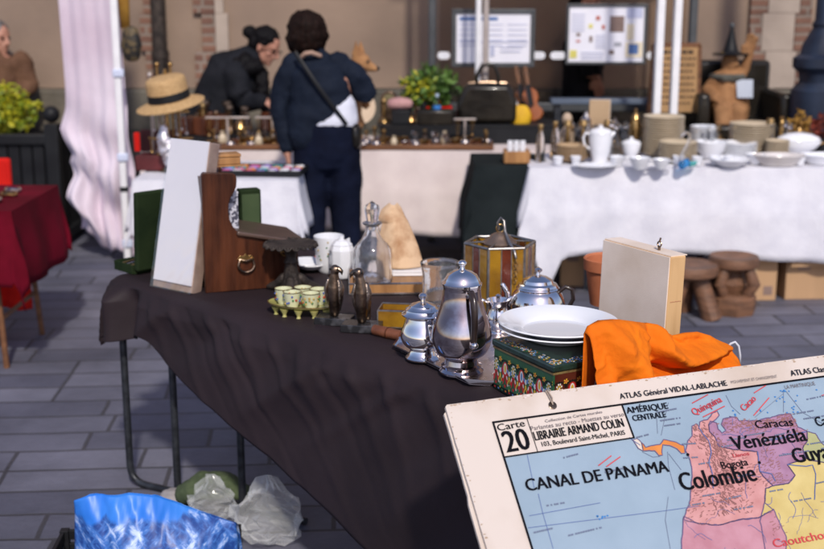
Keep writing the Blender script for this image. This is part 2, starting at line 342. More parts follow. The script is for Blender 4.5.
rows = [(459, 17, 497, 20.5, 0)] + [(459 + 24 * (i % 3), 24 + 5.2 * (i // 3), 478 + 24 * (i % 3), 25 + 5.2 * (i // 3), 4) for i in range(15)] + [(459, 41, 527, 42.2, 4), (490, 46, 494, 56, 4), (500, 47, 522, 48, 4), (500, 51, 520, 52, 4)]
notice('notice_sheet', 'white timetable sheet in a dark frame above the black handbag', 456, 13.5, 529.5, 62.5, .03, rows, M_shpost, 0)
rows = [(608, 16, 622, 32, 5), (624, 8, 640, 18, 4), (625, 24, 632, 40, 6), (624, 42, 641, 57, 6), (627, 44, 637, 54, 0), (569, 50, 576, 58, 3), (575, 33, 579, 36, 5), (588, 36, 591, 42, 5), (594, 16, 598, 20, 2), (587, 24, 591, 28, 3), (600, 25, 603, 29, 2), (575, 40, 579, 42, 2), (613, 42, 620, 46, 1), (608, 50, 613, 54, 5)] + [(570, 14 + 3.2 * i, 583, 14.8 + 3.2 * i, 4) for i in range(6)] + [(594, 35 + 3 * i, 604, 35.8 + 3 * i, 4) for i in range(5)] + [(580, 52 + 3 * i, 602, 52.8 + 3 * i, 4) for i in range(3)]
notice('notice_board', 'large cream notice board with coloured pictures in a thin rounded frame', 567.5, 6.5, 642, 61.5, .018, rows, M_shpost, .004)

# ------------------------------------------------------------------ planter, lamp post, curtain, poles
pl = thing('planter', 'black slatted planter box with yellow green shrub at left edge', 'planter', (-2.83, 8.35, 0))
q = MB()
for i in range(13):
    q.box((-.48 + .08 * i, -.49, .40), (.072, .03, .68)); q.box((.49, -.48 + .08 * i, .40), (.03, .072, .68)); q.box((-.49, -.48 + .08 * i, .40), (.03, .072, .68))
q.box((0, 0, .38), (.93, .93, .62)); q.build('slatted_box', M_black, pl, smooth=0, bev=.006)
q = MB()
for a, b_ in ((-1, -1), (1, -1), (1, 1), (-1, 1)):
    q.box((a * .5, b_ * .5, .42), (.09, .09, .84)); q.ell((a * .5, b_ * .5, .90), (.055, .055, .055))
for z in (.09, .74): q.box((0, -.515, z), (.92, .035, .07)); q.box((.515, 0, z), (.035, .92, .07)); q.box((-.515, 0, z), (.035, .92, .07))
q.build('corner_frame', M_black, pl, smooth=40, bev=.008)
M_leafy = mat('yellow_leaf', (.46, .42, .015), (.16, .22, .012), scale=9, rough=.5, lo=.42, hi=.6)
M_leaf = mat('green_leaf', (.10, .19, .03), (.035, .085, .014), scale=9, rough=.5, lo=.42, hi=.6)
def leaves(n, fn, size, seed, rnd=None):
    r_ = random.Random(seed); q = MB()
    for _ in range(n):
        c = Vector(fn(r_)); d = Vector((r_.gauss(0, 1), r_.gauss(0, 1), r_.gauss(.4, .7))).normalized(); e = d.orthogonal().normalized()
        e = Matrix.Rotation(r_.uniform(0, 6.3), 3, d) @ e; f = d.cross(e); s_ = size * r_.uniform(.6, 1.3)
        q.add([c, c + e * s_ * .5 + f * s_ * .28 + d * s_ * .06, c + e * s_, c + e * s_ * .5 - f * s_ * .28 + d * s_ * .06], [[0, 1, 2], [0, 2, 3]])
    return q
def bushfn(cx, cy, cz, rx, ry, rz):
    def fn(r_):
        while True:
            v = Vector((r_.uniform(-1, 1), r_.uniform(-1, 1), r_.uniform(-1, 1)))
            if v.length < 1 and v.length > .45: break
        k = 1 + .35 * noise.noise(v * 2.3)
        return (cx + v.x * rx * k, cy + v.y * ry * k, cz + v.z * rz * k)
    return fn
leaves(2600, bushfn(-.10, 0, .86, .32, .36, .20), .05, 3).build('foliage', M_leafy, pl, smooth=0)
lp = thing('lamp_post_base', 'dark blue black fluted cast iron lamp post at right edge', 'lamp post', (PY(822, 90, 7.6).x, 7.6, 0))
z_ = lambda y: PY(412, y, 7.6).z
q = MB(); q.lathe([(0, 0), (.24, 0), (.24, .12), (.19, .16), (.19, z_(90)), (.145, z_(85) + .02), (.15, z_(74)), (.155, z_(72)), (.19, z_(67)), (.19, z_(58)), (.15, z_(54)), (.14, z_(45)), (.11, z_(36)), (.085, z_(28)), (.09, z_(24)), (.075, z_(20)), (.06, 3.6), (0, 3.6)], 24, lobes=8, amp=.03)
M_iron = mat('blue_black_iron', (.020, .030, .055), (.012, .017, .032), rough=.45, scale=9)
q.build('post', M_iron, lp, smooth=35)
q = MB(); q.lathe([(.26, .12), (.265, .14), (.265, .17), (.26, .19), (.2, .19)], 24); q.build('base_ring', M_iron, lp)

pole = thing('gazebo_pole', 'white gazebo pole with pale clips beside the hanging curtain', 'pole', (PY(127.5, 250, 7.3).x, 7.3, 0), R(10))
MB().box((0, 0, 1.35), (.042, .042, 2.7)).build('upright', M_pole, pole, bev=.006)
MB().box((0, 0, .01), (.10, .10, .02)).build('foot', M_dark, pole, bev=.004)
for y in (73, 157, 243): q = MB(); q.box((.004, -.004, PY(127, y, 7.3).z), (.066, .06, .045)); q.build('clip', M_clip, pole, bev=.006)
MB().box((0, 0, PY(127, 189, 7.3).z), (.05, .05, .03)).build('clamp', M_black, pole, bev=.004)
for i, (px, Y, lab) in enumerate(((658.5, 7.25, 'white pole left of the pair behind the plate stacks'), (675.5, 7.35, 'white pole right of the pair behind the plate stacks'))):
    q = thing('gazebo_pole', lab, 'pole', (PY(px, 60, Y).x, Y, 0), R(6))
    MB().box((0, 0, 1.35), (.045, .045, 2.7)).build('upright', M_pole, q, bev=.006); MB().box((0, 0, .01), (.10, .10, .02)).build('foot', M_dark, q, bev=.004)
M_pole2 = mat('pole_grey', (.50, .44, .40), (.42, .36, .33), rough=.4, metal=.3)
for px, mm, lab in ((478, M_pole, 'thin white pole behind the black handbag'), (485.5, M_pole2, 'thin brownish grey pole behind the black handbag')):
    q = thing('thin_pole', lab, 'pole', (PY(px, 60, 7.75).x, 7.75, 0))
    MB().tube([(0, 0, 0), (0, 0, 2.6)], .019, 10).build('upright', mm, q); MB().lathe([(0, 0), (.05, 0), (.05, .02), (.02, .03), (0, .03)], 16).build('foot', M_dark, q)
# curtain: hangs from the gazebo rail, gathered and swept to the pole at its foot
def curt(u, v):
    z = 2.55 - v * 2.50; py = 274.5
    tab_l = [(-.2, 66), (.15, 64), (.30, 60), (.45, 66), (.55, 60), (.62, 64), (.80, 57), (.95, 63), (1.1, 65), (1.7, 64), (2.6, 63)]
    tab_r = [(-.2, 131), (2.6, 122)]
    xl = PY(lerp_tab(tab_l, z), 100, 7.5).x; xr = PY(lerp_tab(tab_r, z), 100, 7.5).x
    low = max(0, min(1, (1.1 - z) / 1.0))
    lift = low * .14 * (1 - u) ** 2
    amp = .006 + .028 * low
    dy = amp * math.sin(u * 13 + 1.3 * math.sin(z * 2.1) + low * 2) + .5 * amp * math.sin(u * 31 + z * 2)
    dg = low * .06 * math.sin(z * 15 + u * 5)
    return (xl + (xr - xl) * u + .02 * low * math.sin(z * 13), 7.52 - .06 * u + dy + dg + low * .05, z + lift + low * .03 * math.sin(u * 11))
tag(MB().grid(curt, 90, 110).build('curtain', M_curtain, smooth=180, solid=.004), 'pinkish white gazebo curtain hanging in folds beside the left pole', 'curtain')
# ------------------------------------------------------------------ tables and cloths of the stalls behind
def cloth(name, label, x0, x1, y0, y1, z, drops, m, seed=0, fold=.018, sag=0, group=None):
    """box-shaped draped cloth: drops = (front, right, left, back)"""
    r_ = random.Random(seed); ph = [r_.uniform(0, 6) for _ in range(6)]
    fr, ri, le, ba = drops; w, d = x1 - x0, y1 - y0
    us = [x0 - le * i / 8 for i in range(8, 0, -1)] if le else []
    nx = max(8, int(w / .035)); us = us + [x0 + w * i / nx for i in range(nx + 1)]
    if ri: us += [x1 + ri * i / 8 for i in range(1, 9)]
    vs_ = [y0 - fr * i / 14 for i in range(14, 0, -1)] + [y0 + d * i / 8 for i in range(9)]
    if ba: vs_ += [y1 + ba * i / 6 for i in range(1, 7)]
    pts = []
    for vv in vs_:
        for uu in us:
            ex = max(0, x0 - uu, uu - x1); ey = max(0, y0 - vv, vv - y1)
            sxn = -1 if uu < x0 else 1; syn = -1 if vv < y0 else 1
            X = min(max(uu, x0), x1); Y = min(max(vv, y0), y1)
            k = min(1, ey / .25); kx = min(1, ex / .25)
            Y += syn * (k * (.012 + fold * (1 + math.sin(uu * 17 + ph[0] + 2 * math.sin(uu * 5 + ph[1])) * .8) + ey * .05) if ey else 0)
            X += sxn * (kx * (.012 + fold * (1 + math.sin(vv * 19 + ph[2])) + ex * .05) if ex else 0)
            if seed == 4 and ey and not ex: ey *= 1 + .42 * math.exp(-((uu - x0 - .10) / .05) ** 2) - .10 * math.exp(-((uu - x0) / .05) ** 2)
            zz = z - math.hypot(ex, ey) * (.97 if not (ex and ey) else .9) + .003 * noise.noise(Vector((uu * 4, vv * 4, seed)))
            if ey and sag: zz += -.03 * math.sin(uu * 3 + ph[3]) * min(1, ey * 2)
            pts.append((X, Y, max(.01, zz)))
    n = len(us); q = MB(); q.add(pts, [[j * n + i, j * n + i + 1, (j + 1) * n + i + 1, (j + 1) * n + i] for j in range(len(vs_) - 1) for i in range(n - 1)])
    return tag(q.build(name, m, smooth=60, solid=.003), label, 'tablecloth', group)
def table(label, x0, x1, y0, y1, z, m_leg=M_dark, cross=True, tan=False):
    t = thing('trestle_table', label, 'table', ((x0 + x1) / 2, (y0 + y1) / 2, 0)); w, d = x1 - x0, y1 - y0
    MB().box((0, 0, z - .02), (w - .03, d - .03, .03)).build('tabletop', M_woodl, t, bev=.003)
    for sx_ in (-1, 1):
        for sy_ in (-1, 1):
            MB().tube([(sx_ * (w / 2 - .12), sy_ * (d / 2 - .1), z - .036), (sx_ * (w / 2 - .08), sy_ * (d / 2 - .06), .0)], .014, 8).build('leg', m_leg, t)
        MB().tube([(sx_ * (w / 2 - .1), -(d / 2 - .08), .22), (sx_ * (w / 2 - .1), d / 2 - .08, .22)], .011, 8).build('crossbar', m_leg, t)
    return t
# small left table, long middle table, black table, right table, red table
table('small folding table under a short white cloth left of the woman', -1.40, -.60, 6.12, 6.78, .74)
cloth('tablecloth', 'short white cloth on the small table left of the woman', -1.42, -.585, 6.09, 6.80, .745, (.30, .30, .28, .1), M_white, 1, .014)
table('long stall table under the pinkish white cloth behind the woman', -1.6, .95, 7.26, 7.95, .74)
M_pinkw = weave('pinkish_cloth', (.70, .61, .58), (.62, .53, .51), scale=6, rough=.9, bump=.25, fine=90)
cloth('tablecloth', 'pinkish white cloth of the long stall behind the woman', -1.62, .97, 7.22, 7.97, .745, (.50, .2, .2, .1), M_pinkw, 2, .010, sag=1)
table('small side table under the black cloth', .36, .74, 6.62, 7.10, .74)
cloth('tablecloth', 'plain black cloth hanging nearly to the ground beside the white stall', .345, .755, 6.60, 7.12, .745, (.58, .3, .5, .1), M_blackcloth, 3, .016)
table('long stall table under the white cloth at right', .66, 3.3, 6.56, 7.10, .74)
cloth('tablecloth', 'bright white cloth of the long crockery stall at right', .64, 3.32, 6.52, 7.12, .745, (.50, .2, .34, .1), M_white, 4, .018, sag=1)
t = table('low table with tan legs under the red cloth at left edge', -2.75, -1.78, 5.25, 5.92, .74, M_woodm)
cloth('tablecloth', 'dark red velvet cloth on the table at left edge', -2.77, -1.755, 5.22, 5.94, .745, (.34, .36, .2, .1), M_red, 5, .016)
q = MB(); q.grid(lambda u, v: (-2.55 + .62 * u, 5.95 + .05 * math.sin(u * 19) * (1 - .3 * v), .73 - .62 * v), 40, 12)
tag(q.build('scarlet_drape', M_scarlet, smooth=180, solid=.004), 'bright scarlet cloth hanging beneath the dark red tablecloth', 'drape')
ch = thing('red_chair', 'bright red chair back behind the red covered table', 'chair', (-2.36, 6.25, 0))
MB().box((0, .2, .60), (.42, .04, .42)).build('backrest', M_scarlet, ch, bev=.015); MB().box((0, 0, .45), (.42, .42, .04)).build('seat', M_scarlet, ch, bev=.015)
for a, b_ in ((-1, -1), (1, -1), (1, 1), (-1, 1)): MB().tube([(a * .19, b_ * .19, .43), (a * .2, b_ * .2, 0)], .014).build('leg', M_dark, ch)
# ------------------------------------------------------------------ stools and boxes under the right stall
def stool(label, c, h, r, feet):
    t = thing('carved_stool', label, 'stool', c)
    MB().lathe([(0, h - .07), (r * .7, h - .07), (r * .97, h - .05), (r, h - .02), (r * .93, h), (r * .5, h - .012), (0, h - .018)], 28).build('seat', M_stool, t)
    if feet == 'ring':
        MB().lathe([(0, 0), (r * .95, 0), (r, .03), (r * .98, .09), (r * .8, .11), (0, .11)], 8).build('base', M_stool, t)
        for i in range(4):
            a = math.pi / 4 + i * math.pi / 2; q = MB()
            q.tube([(r * .62 * math.cos(a), r * .62 * math.sin(a), .10), (r * .95 * math.cos(a), r * .95 * math.sin(a), .17), (r * .66 * math.cos(a), r * .66 * math.sin(a), h - .06)], [.03, .034, .03], 10).build('leg', M_stool, t)
        MB().lathe([(0, .10), (.05, .10), (.075, .16), (.06, .2), (.045, h - .06), (0, h - .06)], 8).build('column', M_stool, t)
    else:
        for i in range(3):
            a = -.5 + i * 2.09; q = MB()
            q.tube([(r * .30 * math.cos(a), r * .30 * math.sin(a), h - .06), (r * .52 * math.cos(a), r * .52 * math.sin(a), h * .5), (r * .85 * math.cos(a), r * .85 * math.sin(a), .0)], [(.05, .05), (.05, .055), (.055, .075)], 10).build('leg', M_stool, t)
stool('carved wooden stool with splayed legs, half behind the canvas box', P(692, 322, 0) + Vector((0, .12, 0)), .285, .155, 'legs')
stool('carved wooden stool with a round base right of its twin', P(737, 318, 0) + Vector((0, .13, 0)), .31, .135, 'ring')
def carton(label, c, s_, rz, flap=0):
    t = thing('cardboard_box', label, 'box', c, rz)
    MB().box((0, 0, s_[2] / 2), s_).build('body', M_card, t, bev=.004)
    q = MB(); q.box((0, -s_[1] / 2 - .001, s_[2] * .5), (.045, .002, s_[2])); q.box((0, 0, s_[2] + .001), (.045, s_[1], .002)); q.build('tape', mat('parcel_tape', (.58, .42, .25), rough=.3), t, smooth=0)
    if flap: MB().box((0, -s_[1] / 2 - .05, s_[2] - flap / 2 - .01), (s_[0] * .98, .006, flap), 0).build('flap', M_card, t, smooth=0)
    q = MB(); q.box((s_[0] * .33, -s_[1] / 2 - .001, s_[2] * .16), (.05, .002, .05)); q.box((-s_[0] * .3, -s_[1] / 2 - .001, s_[2] * .55), (.07, .002, .03)); q.build('printed_mark', mat('print_dim', (.25, .17, .14), rough=.8), t, smooth=0)
carton('upright cardboard box behind the carved stools', P(752, 303, 0) + Vector((0, .22, 0)), (.28, .34, .36), R(2))
carton('wide cardboard box with a drooping flap beneath the white stall', P(818, 301, 0) + Vector((.06, .24, 0)), (.50, .40, .34), R(3), .13)
carton('cardboard box standing back in the shade under the white stall', Vector((1.05, 7.0, 0)), (.34, .3, .30), R(-6))
fc = thing('folding_chair', 'grey metal folding chair folded under the white stall', 'chair', (.86, 6.58, 0))
M_grey = mat('grey_tube', (.14, .155, .18), (.09, .10, .12), rough=.4, metal=.5)
MB().tube([(-.20, 0, 0), (-.05, .06, .40), (.0, .06, .46), (.16, .06, .44), (.20, 0, 0)], .012).build('frame', M_grey, fc)
MB().tube([(-.14, .16, 0), (.0, .08, .42), (.12, .08, .40), (.14, .2, 0)], .011).build('rear_legs', M_grey, fc); MB().box((.06, .08, .43), (.30, .05, .03)).build('seat', M_grey, fc, bev=.005)

# ------------------------------------------------------------------ crockery on the right stall
TZ = .752
def lathe_thing(name, label, cat, loc, prof, m, group=None, n=32, **k):
    return tag(MB().lathe(prof, n, **k).build(name, m, None, loc=loc), label, cat, group)
def plate_prof(r, h=.025, t=.006): return [(0, 0), (r * .55, 0), (r * .62, .003), (r, h), (r * .99, h + t * .7), (r * .66, .010), (r * .6, .007), (0, .007)]
def plate_stack(label, c, r, n, step, m, group, zz=TZ):
    me = None
    for i in range(n):
        if me is None: o = MB().lathe(plate_prof(r, .022), 40).build('dinner_plate', m); me = o
        else: o = me.copy(); COL.objects.link(o)
        o.location = (c.x + random.uniform(-.002, .002), c.y + random.uniform(-.002, .002), zz + i * step)
        tag(o, label, 'plate', group)
def on(px, py, back=0):
    v = P(px, py, TZ); Y = min(v.y + .06 + back, 7.04); return Vector((PY(px, py, Y).x, Y, TZ))
sc = lambda px: PXM(px, 6.8)
M_ivrim = M_ivory
plate_stack('ivory dinner plate in the tallest stack, right of the white poles', on(662, 160, .12), sc(21), 17, .0128, M_ivory, 'tall ivory plate stack')
plate_stack('ivory plate in the lower stack before the tallest one', on(677, 164.5, .06), sc(19), 8, .0125, M_ivory, 'low ivory plate stack')
plate_stack('ivory plate in the broad stack at the right of the stall', on(750, 155.5, .16), sc(23), 13, .0130, M_ivory, 'broad ivory plate stack')
M_woodp = mat('gilt_rim_plate', (.50, .36, .22), (.36, .24, .13), scale=60, rough=.35, stretch=(.1, .1, 1))
plate_stack('white rimmed plate in the stack behind the salad bowl', on(703, 158, .22), sc(15), 12, .0125, M_porc, 'white plate stack behind the salad bowl')
plate_stack('small ivory saucer in the stack beside the tureen', on(776, 162, .10), sc(12), 8, .011, M_ivory, 'ivory saucer stack')
plate_stack('brown rimmed side plate stacked left of the white lidded jug', on(571, 165, .08), sc(15.5), 7, .0115, M_woodp, 'brown rimmed side plates')
jg = thing('lidded_jug', 'tall white lidded jug with one loop handle on the crockery stall', 'jug', on(599.5, 165, .05))
k = sc(1)
MB().lathe([(0, 0), (7.5 * k, 0), (8 * k, 1 * k), (7.5 * k, 3 * k), (10 * k, 11 * k), (11.2 * k, 22 * k), (11.6 * k, 29 * k), (11 * k, 29.4 * k), (9, 29 * k) if 0 else (10.4 * k, 28 * k), (0, 27 * k)], 32).build('body', M_porc, jg)
MB().lathe([(11.5 * k, 29.5 * k), (11 * k, 31 * k), (8 * k, 33 * k), (2.5 * k, 34.2 * k), (1.6 * k, 35 * k), (2 * k, 36.5 * k), (0, 37.3 * k)], 32).build('lid', M_porc, jg)
MB().tube([(-10.5 * k, 0, 28 * k), (-15 * k, 0, 29 * k), (-17 * k, 0, 24 * k), (-15.5 * k, 0, 17 * k), (-10.2 * k, 0, 13 * k)], 1.2 * k, 8).build('handle', M_porc, jg)
MB().tube([(10.5 * k, 0, 26 * k), (13.3 * k, 0, 29.3 * k), (14.2 * k, 0, 30.0 * k)], [2.4 * k, 1.5 * k, .8 * k], 10).build('spout', M_porc, jg)
lathe_thing('serving_plate', 'flat white oval serving plate before the lidded jug', 'plate', on(594, 169.5, .02), plate_prof(sc(22), .012), M_porc, sy=.6)
sb = thing('sugar_bowl', 'white lidded sugar bowl behind the cups', 'bowl', on(630.5, 161.5, .08))
MB().lathe([(0, 0), (6 * k, 0), (6.5 * k, 1.2 * k), (5.5 * k, 2.5 * k), (8.5 * k, 7 * k), (10 * k, 14 * k), (10 * k, 15 * k), (0, 14.5 * k)], 28).build('body', M_porc, sb)
MB().lathe([(10.2 * k, 15.2 * k), (8 * k, 17.5 * k), (3 * k, 19 * k), (1.6 * k, 20 * k), (1.9 * k, 21.5 * k), (0, 22.2 * k)], 28).build('lid', M_porc, sb)
def cup(label, c, r, h, handle=True, m=M_porc):
    t = thing('tea_cup', label, 'cup', c)
    MB().lathe([(0, 0), (r * .5, 0), (r * .52, h * .08), (r * .72, h * .35), (r, h), (r * .95, h), (r * .66, h * .35), (r * .45, h * .14), (0, h * .12)], 26).build('bowl', m, t)
    if handle: MB().tube([(r * .9, 0, h * .8), (r * 1.35, 0, h * .75), (r * 1.3, 0, h * .4), (r * .72, 0, h * .3)], r * .09, 8).build('handle', m, t)
cup('white cup nearest the lidded jug', on(617, 167.5), 8 * k, 9.5 * k); cup('wide white cup in the middle of the row of three', on(639.5, 170.5), 10.5 * k, 11 * k); cup('small white cup before the tallest plate stack', on(661, 170.5), 8.5 * k, 9.5 * k)
sw = thing('glass_swan', 'clear and blue glass swan figurine before the plate stacks', 'figurine', on(685, 170.5), R(20))
MB().tube([(5 * k, 0, 3 * k), (2 * k, 0, 6 * k), (-4 * k, 0, 3.5 * k)], [(1.5 * k,) * 2, (4.5 * k, 4 * k), (4.5 * k, 3.5 * k)], 14, dome=True).build('body', M_blueg, sw)
MB().tube([(-4 * k, 0, 5 * k), (-5 * k, 0, 12 * k), (0, 0, 20 * k), (3.5 * k, 0, 27 * k), (3 * k, 0, 33 * k), (-1 * k, 0, 35 * k), (-5 * k, 0, 32 * k), (-7.5 * k, 0, 29.5 * k)], [2.6 * k, 2 * k, 1.6 * k, 1.4 * k, 1.4 * k, 1.5 * k, 1.5 * k, .5 * k], 10).build('neck', M_glass, sw)
M_teal = mat('teal_glass', (.20, .72, .66), (.15, .6, .6), rough=.05, trans=.7)
MB().tube([(5 * k, 0, 4 * k), (10 * k, 0, 4.5 * k), (13 * k, 0, 6.5 * k)], [3 * k, 2.4 * k, .6 * k], 10, dome=True).build('tail', M_teal, sw)
lathe_thing('salad_bowl', 'white salad bowl between the two big plate stacks', 'bowl', on(710, 162, .10), [(0, 0), (8 * k, 0), (9 * k, 2 * k), (14 * k, 8 * k), (16.5 * k, 17 * k), (16 * k, 17.3 * k), (13 * k, 8 * k), (0, 3 * k)], M_porc)
lathe_thing('soup_plate', 'shallow white dish before the salad bowl', 'dish', on(729, 168, .02), plate_prof(20 * k, 7 * k), M_porc)
cup('white cup without saucer beside the long dish', on(755, 166.5, .03), 10 * k, 10 * k)
lathe_thing('oval_dish', 'long oval white dish with a brown rim line', 'dish', on(778, 167.5, .03), [(0, 0), (16 * k, 0), (18 * k, 2 * k), (25.5 * k, 10 * k), (25 * k, 10.6 * k), (17 * k, 4 * k), (0, 3 * k)], mat('cream_porcelain', (.66, .62, .60), (.58, .53, .5), rough=.2), sy=.6)
lathe_thing('oval_dish', 'oval white dish partly out of frame at right', 'dish', on(824, 166.5, .05), [(0, 0), (16 * k, 0), (18 * k, 2 * k), (25.5 * k, 9 * k), (25 * k, 9.6 * k), (17 * k, 4 * k), (0, 3 * k)], M_porc, sy=.6)
tu = thing('soup_tureen', 'white oval soup tureen with gilt lid knob', 'tureen', on(797, 160, .12))
MB().lathe([(0, 0), (12 * k, 0), (12 * k, 2 * k), (10 * k, 3.5 * k), (18 * k, 7 * k), (23 * k, 13 * k), (23.5 * k, 16 * k), (22 * k, 16.3 * k), (0, 16 * k)], 36, sy=.62).build('body', M_porc, tu)
MB().lathe([(22.5 * k, 16.5 * k), (21 * k, 19 * k), (13 * k, 22.5 * k), (4 * k, 24 * k), (0, 24.3 * k)], 36, sy=.62).build('lid', M_porc, tu)
MB().lathe([(1.4 * k, 24 * k), (2.6 * k, 26.5 * k), (1.8 * k, 28.5 * k), (0, 29 * k)], 14).build('knob', M_brass, tu)
for s_ in (-1, 1): MB().tube([(s_ * 21.5 * k, -2.4 * k, 12 * k), (s_ * 26.5 * k, -1.5 * k, 13.5 * k), (s_ * 26.5 * k, 1.5 * k, 13.5 * k), (s_ * 21.5 * k, 2.4 * k, 12 * k)], .9 * k).build('handle', M_brass, tu)
dc = thing('brass_mounted_decanter', 'glass decanter with tall brass neck behind the soup tureen', 'decanter', on(780, 152, .28)); k2 = sc(1.05)
MB().lathe([(0, 0), (8 * k2, 0), (8.5 * k2, 6 * k2), (7.5 * k2, 14 * k2), (3 * k2, 19 * k2), (0, 19 * k2)], 24).build('body', M_glass, dc)
MB().lathe([(3.2 * k2, 18.5 * k2), (2.4 * k2, 22 * k2), (3 * k2, 25 * k2), (1.8 * k2, 27 * k2), (2.6 * k2, 31 * k2), (1.6 * k2, 33 * k2), (2.5 * k2, 36 * k2), (0, 38 * k2)], 18).build('neck', M_brass, dc)
def candle_glass(label, c, h):
    t = thing('brass_topped_bottle', label, 'bottle', c)
    MB().lathe([(0, 0), (4.4 * k, 0), (4.6 * k, 2 * k), (4.4 * k, h * .62), (2 * k, h * .86), (0, h * .86)], 20).build('bottle', M_glass, t)
    MB().lathe([(2.1 * k, h * .82), (2.3 * k, h * .93), (3 * k, h * .95), (2.6 * k, h), (0, h * 1.01)], 16).build('stopper', M_brass, t)
    MB().tube([(-1 * k, -4.6 * k, 0), (-1 * k, -4.6 * k, h * .9)], .8 * k, 8).build('side_rod', M_brass, t)
candle_glass('brass topped glass bottle at the left corner of the white stall', on(540, 163.5, .02), 37 * k)
candle_glass('brass topped glass bottle second from the stall corner', on(554.5, 163.5, .12), 38 * k)
candle_glass('brass topped glass bottle behind the brown side plates', on(571, 158, .28), 30 * k)
q = thing('silver_coffee_pot', 'dull silver coffee pot behind the white lidded jug', 'pot', on(585, 156, .36))
MB().lathe([(0, 0), (7 * k, 0), (7 * k, 2 * k), (5 * k, 4 * k), (9 * k, 14 * k), (8 * k, 26 * k), (5.5 * k, 33 * k), (6 * k, 36 * k), (3 * k, 40 * k), (1.5 * k, 43 * k), (0, 45 * k)], 24).build('body', M_silverdull, q)
MB().tube([(-7 * k, 0, 16 * k), (-12 * k, 0, 24 * k), (-14 * k, 0, 33 * k)], [2.4 * k, 1.6 * k, 1.1 * k]).build('spout', M_silverdull, q)
MB().tube([(6.5 * k, 0, 32 * k), (13 * k, 0, 31 * k), (12.5 * k, 0, 18 * k), (8.5 * k, 0, 13 * k)], 1.1 * k).build('handle', M_black, q)
def brass_urn(label, px, py, back, h, w, m=M_brass):
    t = thing('brass_urn', label, 'urn', on(px, py, back))
    MB().lathe([(0, 0), (w * .8, 0), (w * .8, h * .06), (w * .35, h * .12), (w * .45, h * .2), (w * .9, h * .42), (w, h * .6), (w * .7, h * .72), (w * .72, h * .76), (0, h * .76)], 22).build('body', m, t)
    MB().lathe([(w * .74, h * .765), (w * .5, h * .85), (w * .18, h * .9), (w * .25, h * .95), (0, h)], 22).build('lid', m, t)
    for s_ in (-1, 1): MB().tube([(s_ * w * .9, 0, h * .62), (s_ * w * 1.4, 0, h * .6), (s_ * w * 1.25, 0, h * .4), (s_ * w * .88, 0, h * .42)], w * .1).build('handle', m, t)
brass_urn('silvered samovar urn right of the lidded jug', 614, 157, .36, 38 * k, 7.5 * k, M_silverdull)
brass_urn('tall brass urn behind the white sugar bowl', 634, 157, .38, 48 * k, 6.5 * k)
brass_urn('small brass urn between the plate stacks', 717, 156, .42, 24 * k, 6 * k)
brass_urn('squat brass urn beyond the salad bowl', 703, 156, .50, 20 * k, 7 * k, M_bronze)
bu = thing('stone_bust', 'small pale stone bust behind the brass topped bottles', 'bust', on(566, 156, .52))
q = MB(); q.tube([(0, 0, 10 * k), (0, 0, 22 * k), (0, 0, 28 * k)], [(10 * k, 6 * k), (9 * k, 6 * k), (3 * k, 3 * k)], 14, side=(1, 0, 0), dome=True); q.ell((0, 0, 36 * k), (5.5 * k, 6 * k, 7 * k)); q.ell((0, -5.5 * k, 35 * k), (1.2 * k, 1.4 * k, 2 * k)); q.tube([(0, 0, 26 * k), (0, 0, 34 * k)], 3 * k, dome=True)
fuse(q, 'head_and_shoulders', mat('bust_stone', (.50, .38, .28), (.40, .30, .21), rough=.8), bu, .004, 2)
MB().lathe([(0, 0), (8 * k, 0), (8 * k, 4 * k), (5 * k, 6 * k), (5 * k, 11 * k), (0, 11 * k)], 20).build('socle', M_marble, bu)
q = thing('standing_book', 'beige book standing upright behind the silver pots', 'book', on(598, 152, .56), R(-6))
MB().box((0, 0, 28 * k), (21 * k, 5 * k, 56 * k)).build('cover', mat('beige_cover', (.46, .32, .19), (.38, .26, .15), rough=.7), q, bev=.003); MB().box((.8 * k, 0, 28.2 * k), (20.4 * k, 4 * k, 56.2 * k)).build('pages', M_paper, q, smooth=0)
# board with rows of writing, gilt vase, red flowers, trays of the black table
bd = thing('price_board', 'brown wooden board with rows of dark writing behind the white poles', 'board', Vector((PY(674, 100, 7.75).x, 7.75, 0)))
zb = lambda y: PY(412, y, 7.75).z
bw = PXM(46, 7.75); q = MB(); q.prism([(-bw * .52, zb(112)), (bw * .52, zb(112)), (bw * .47, zb(46)), (-bw * .47, zb(46))], -.01, .01, TR((0, 0, 0), 0, R(90))); q.build('panel', mat('board_tan', (.42, .25, .11), (.33, .19, .08), scale=6, rough=.7), bd, smooth=0)
q = MB()
for s_ in (-1, 1): q.tube([(s_ * bw * .53, 0, zb(113)), (s_ * bw * .485, 0, zb(45))], .016, 6)
q.tube([(-bw * .5, 0, zb(45.5)), (bw * .5, 0, zb(45.5))], .016, 6); q.build('frame', M_woodm, bd)
for s_ in (-1, 1): MB().tube([(s_ * bw * .5, .02, zb(112)), (s_ * bw * .58, .0, 0)], .016, 6).build('leg', M_woodm, bd)
q = MB(); r_ = random.Random(5)
for i in range(9):
    zz = zb(52 + i * 6.4); x = -bw * .40
    while x < bw * .36:
        w_ = r_.uniform(.012, .035); q.box((x + w_ / 2, -.0115, zz), (w_, .002, .010 if i else .022)); x += w_ + .008
q.build('writing_rows', mat('faded_ink', (.06, .035, .02), rough=.8), bd, smooth=0)
gv = thing('dried_flower_vase', 'yellowish dried flowers in a brass pot near the tureen', 'flowers', on(798, 150, .45))
MB().lathe([(0, 0), (.045, 0), (.06, .05), (.05, .1), (.055, .11), (0, .1)], 20).build('pot', M_brass, gv)
leaves(260, bushfn(0, 0, .16, .055, .05, .08), .03, 8).build('flowers', mat('ochre_petal', (.45, .25, .04), (.24, .12, .02), rough=.7), gv, smooth=0)
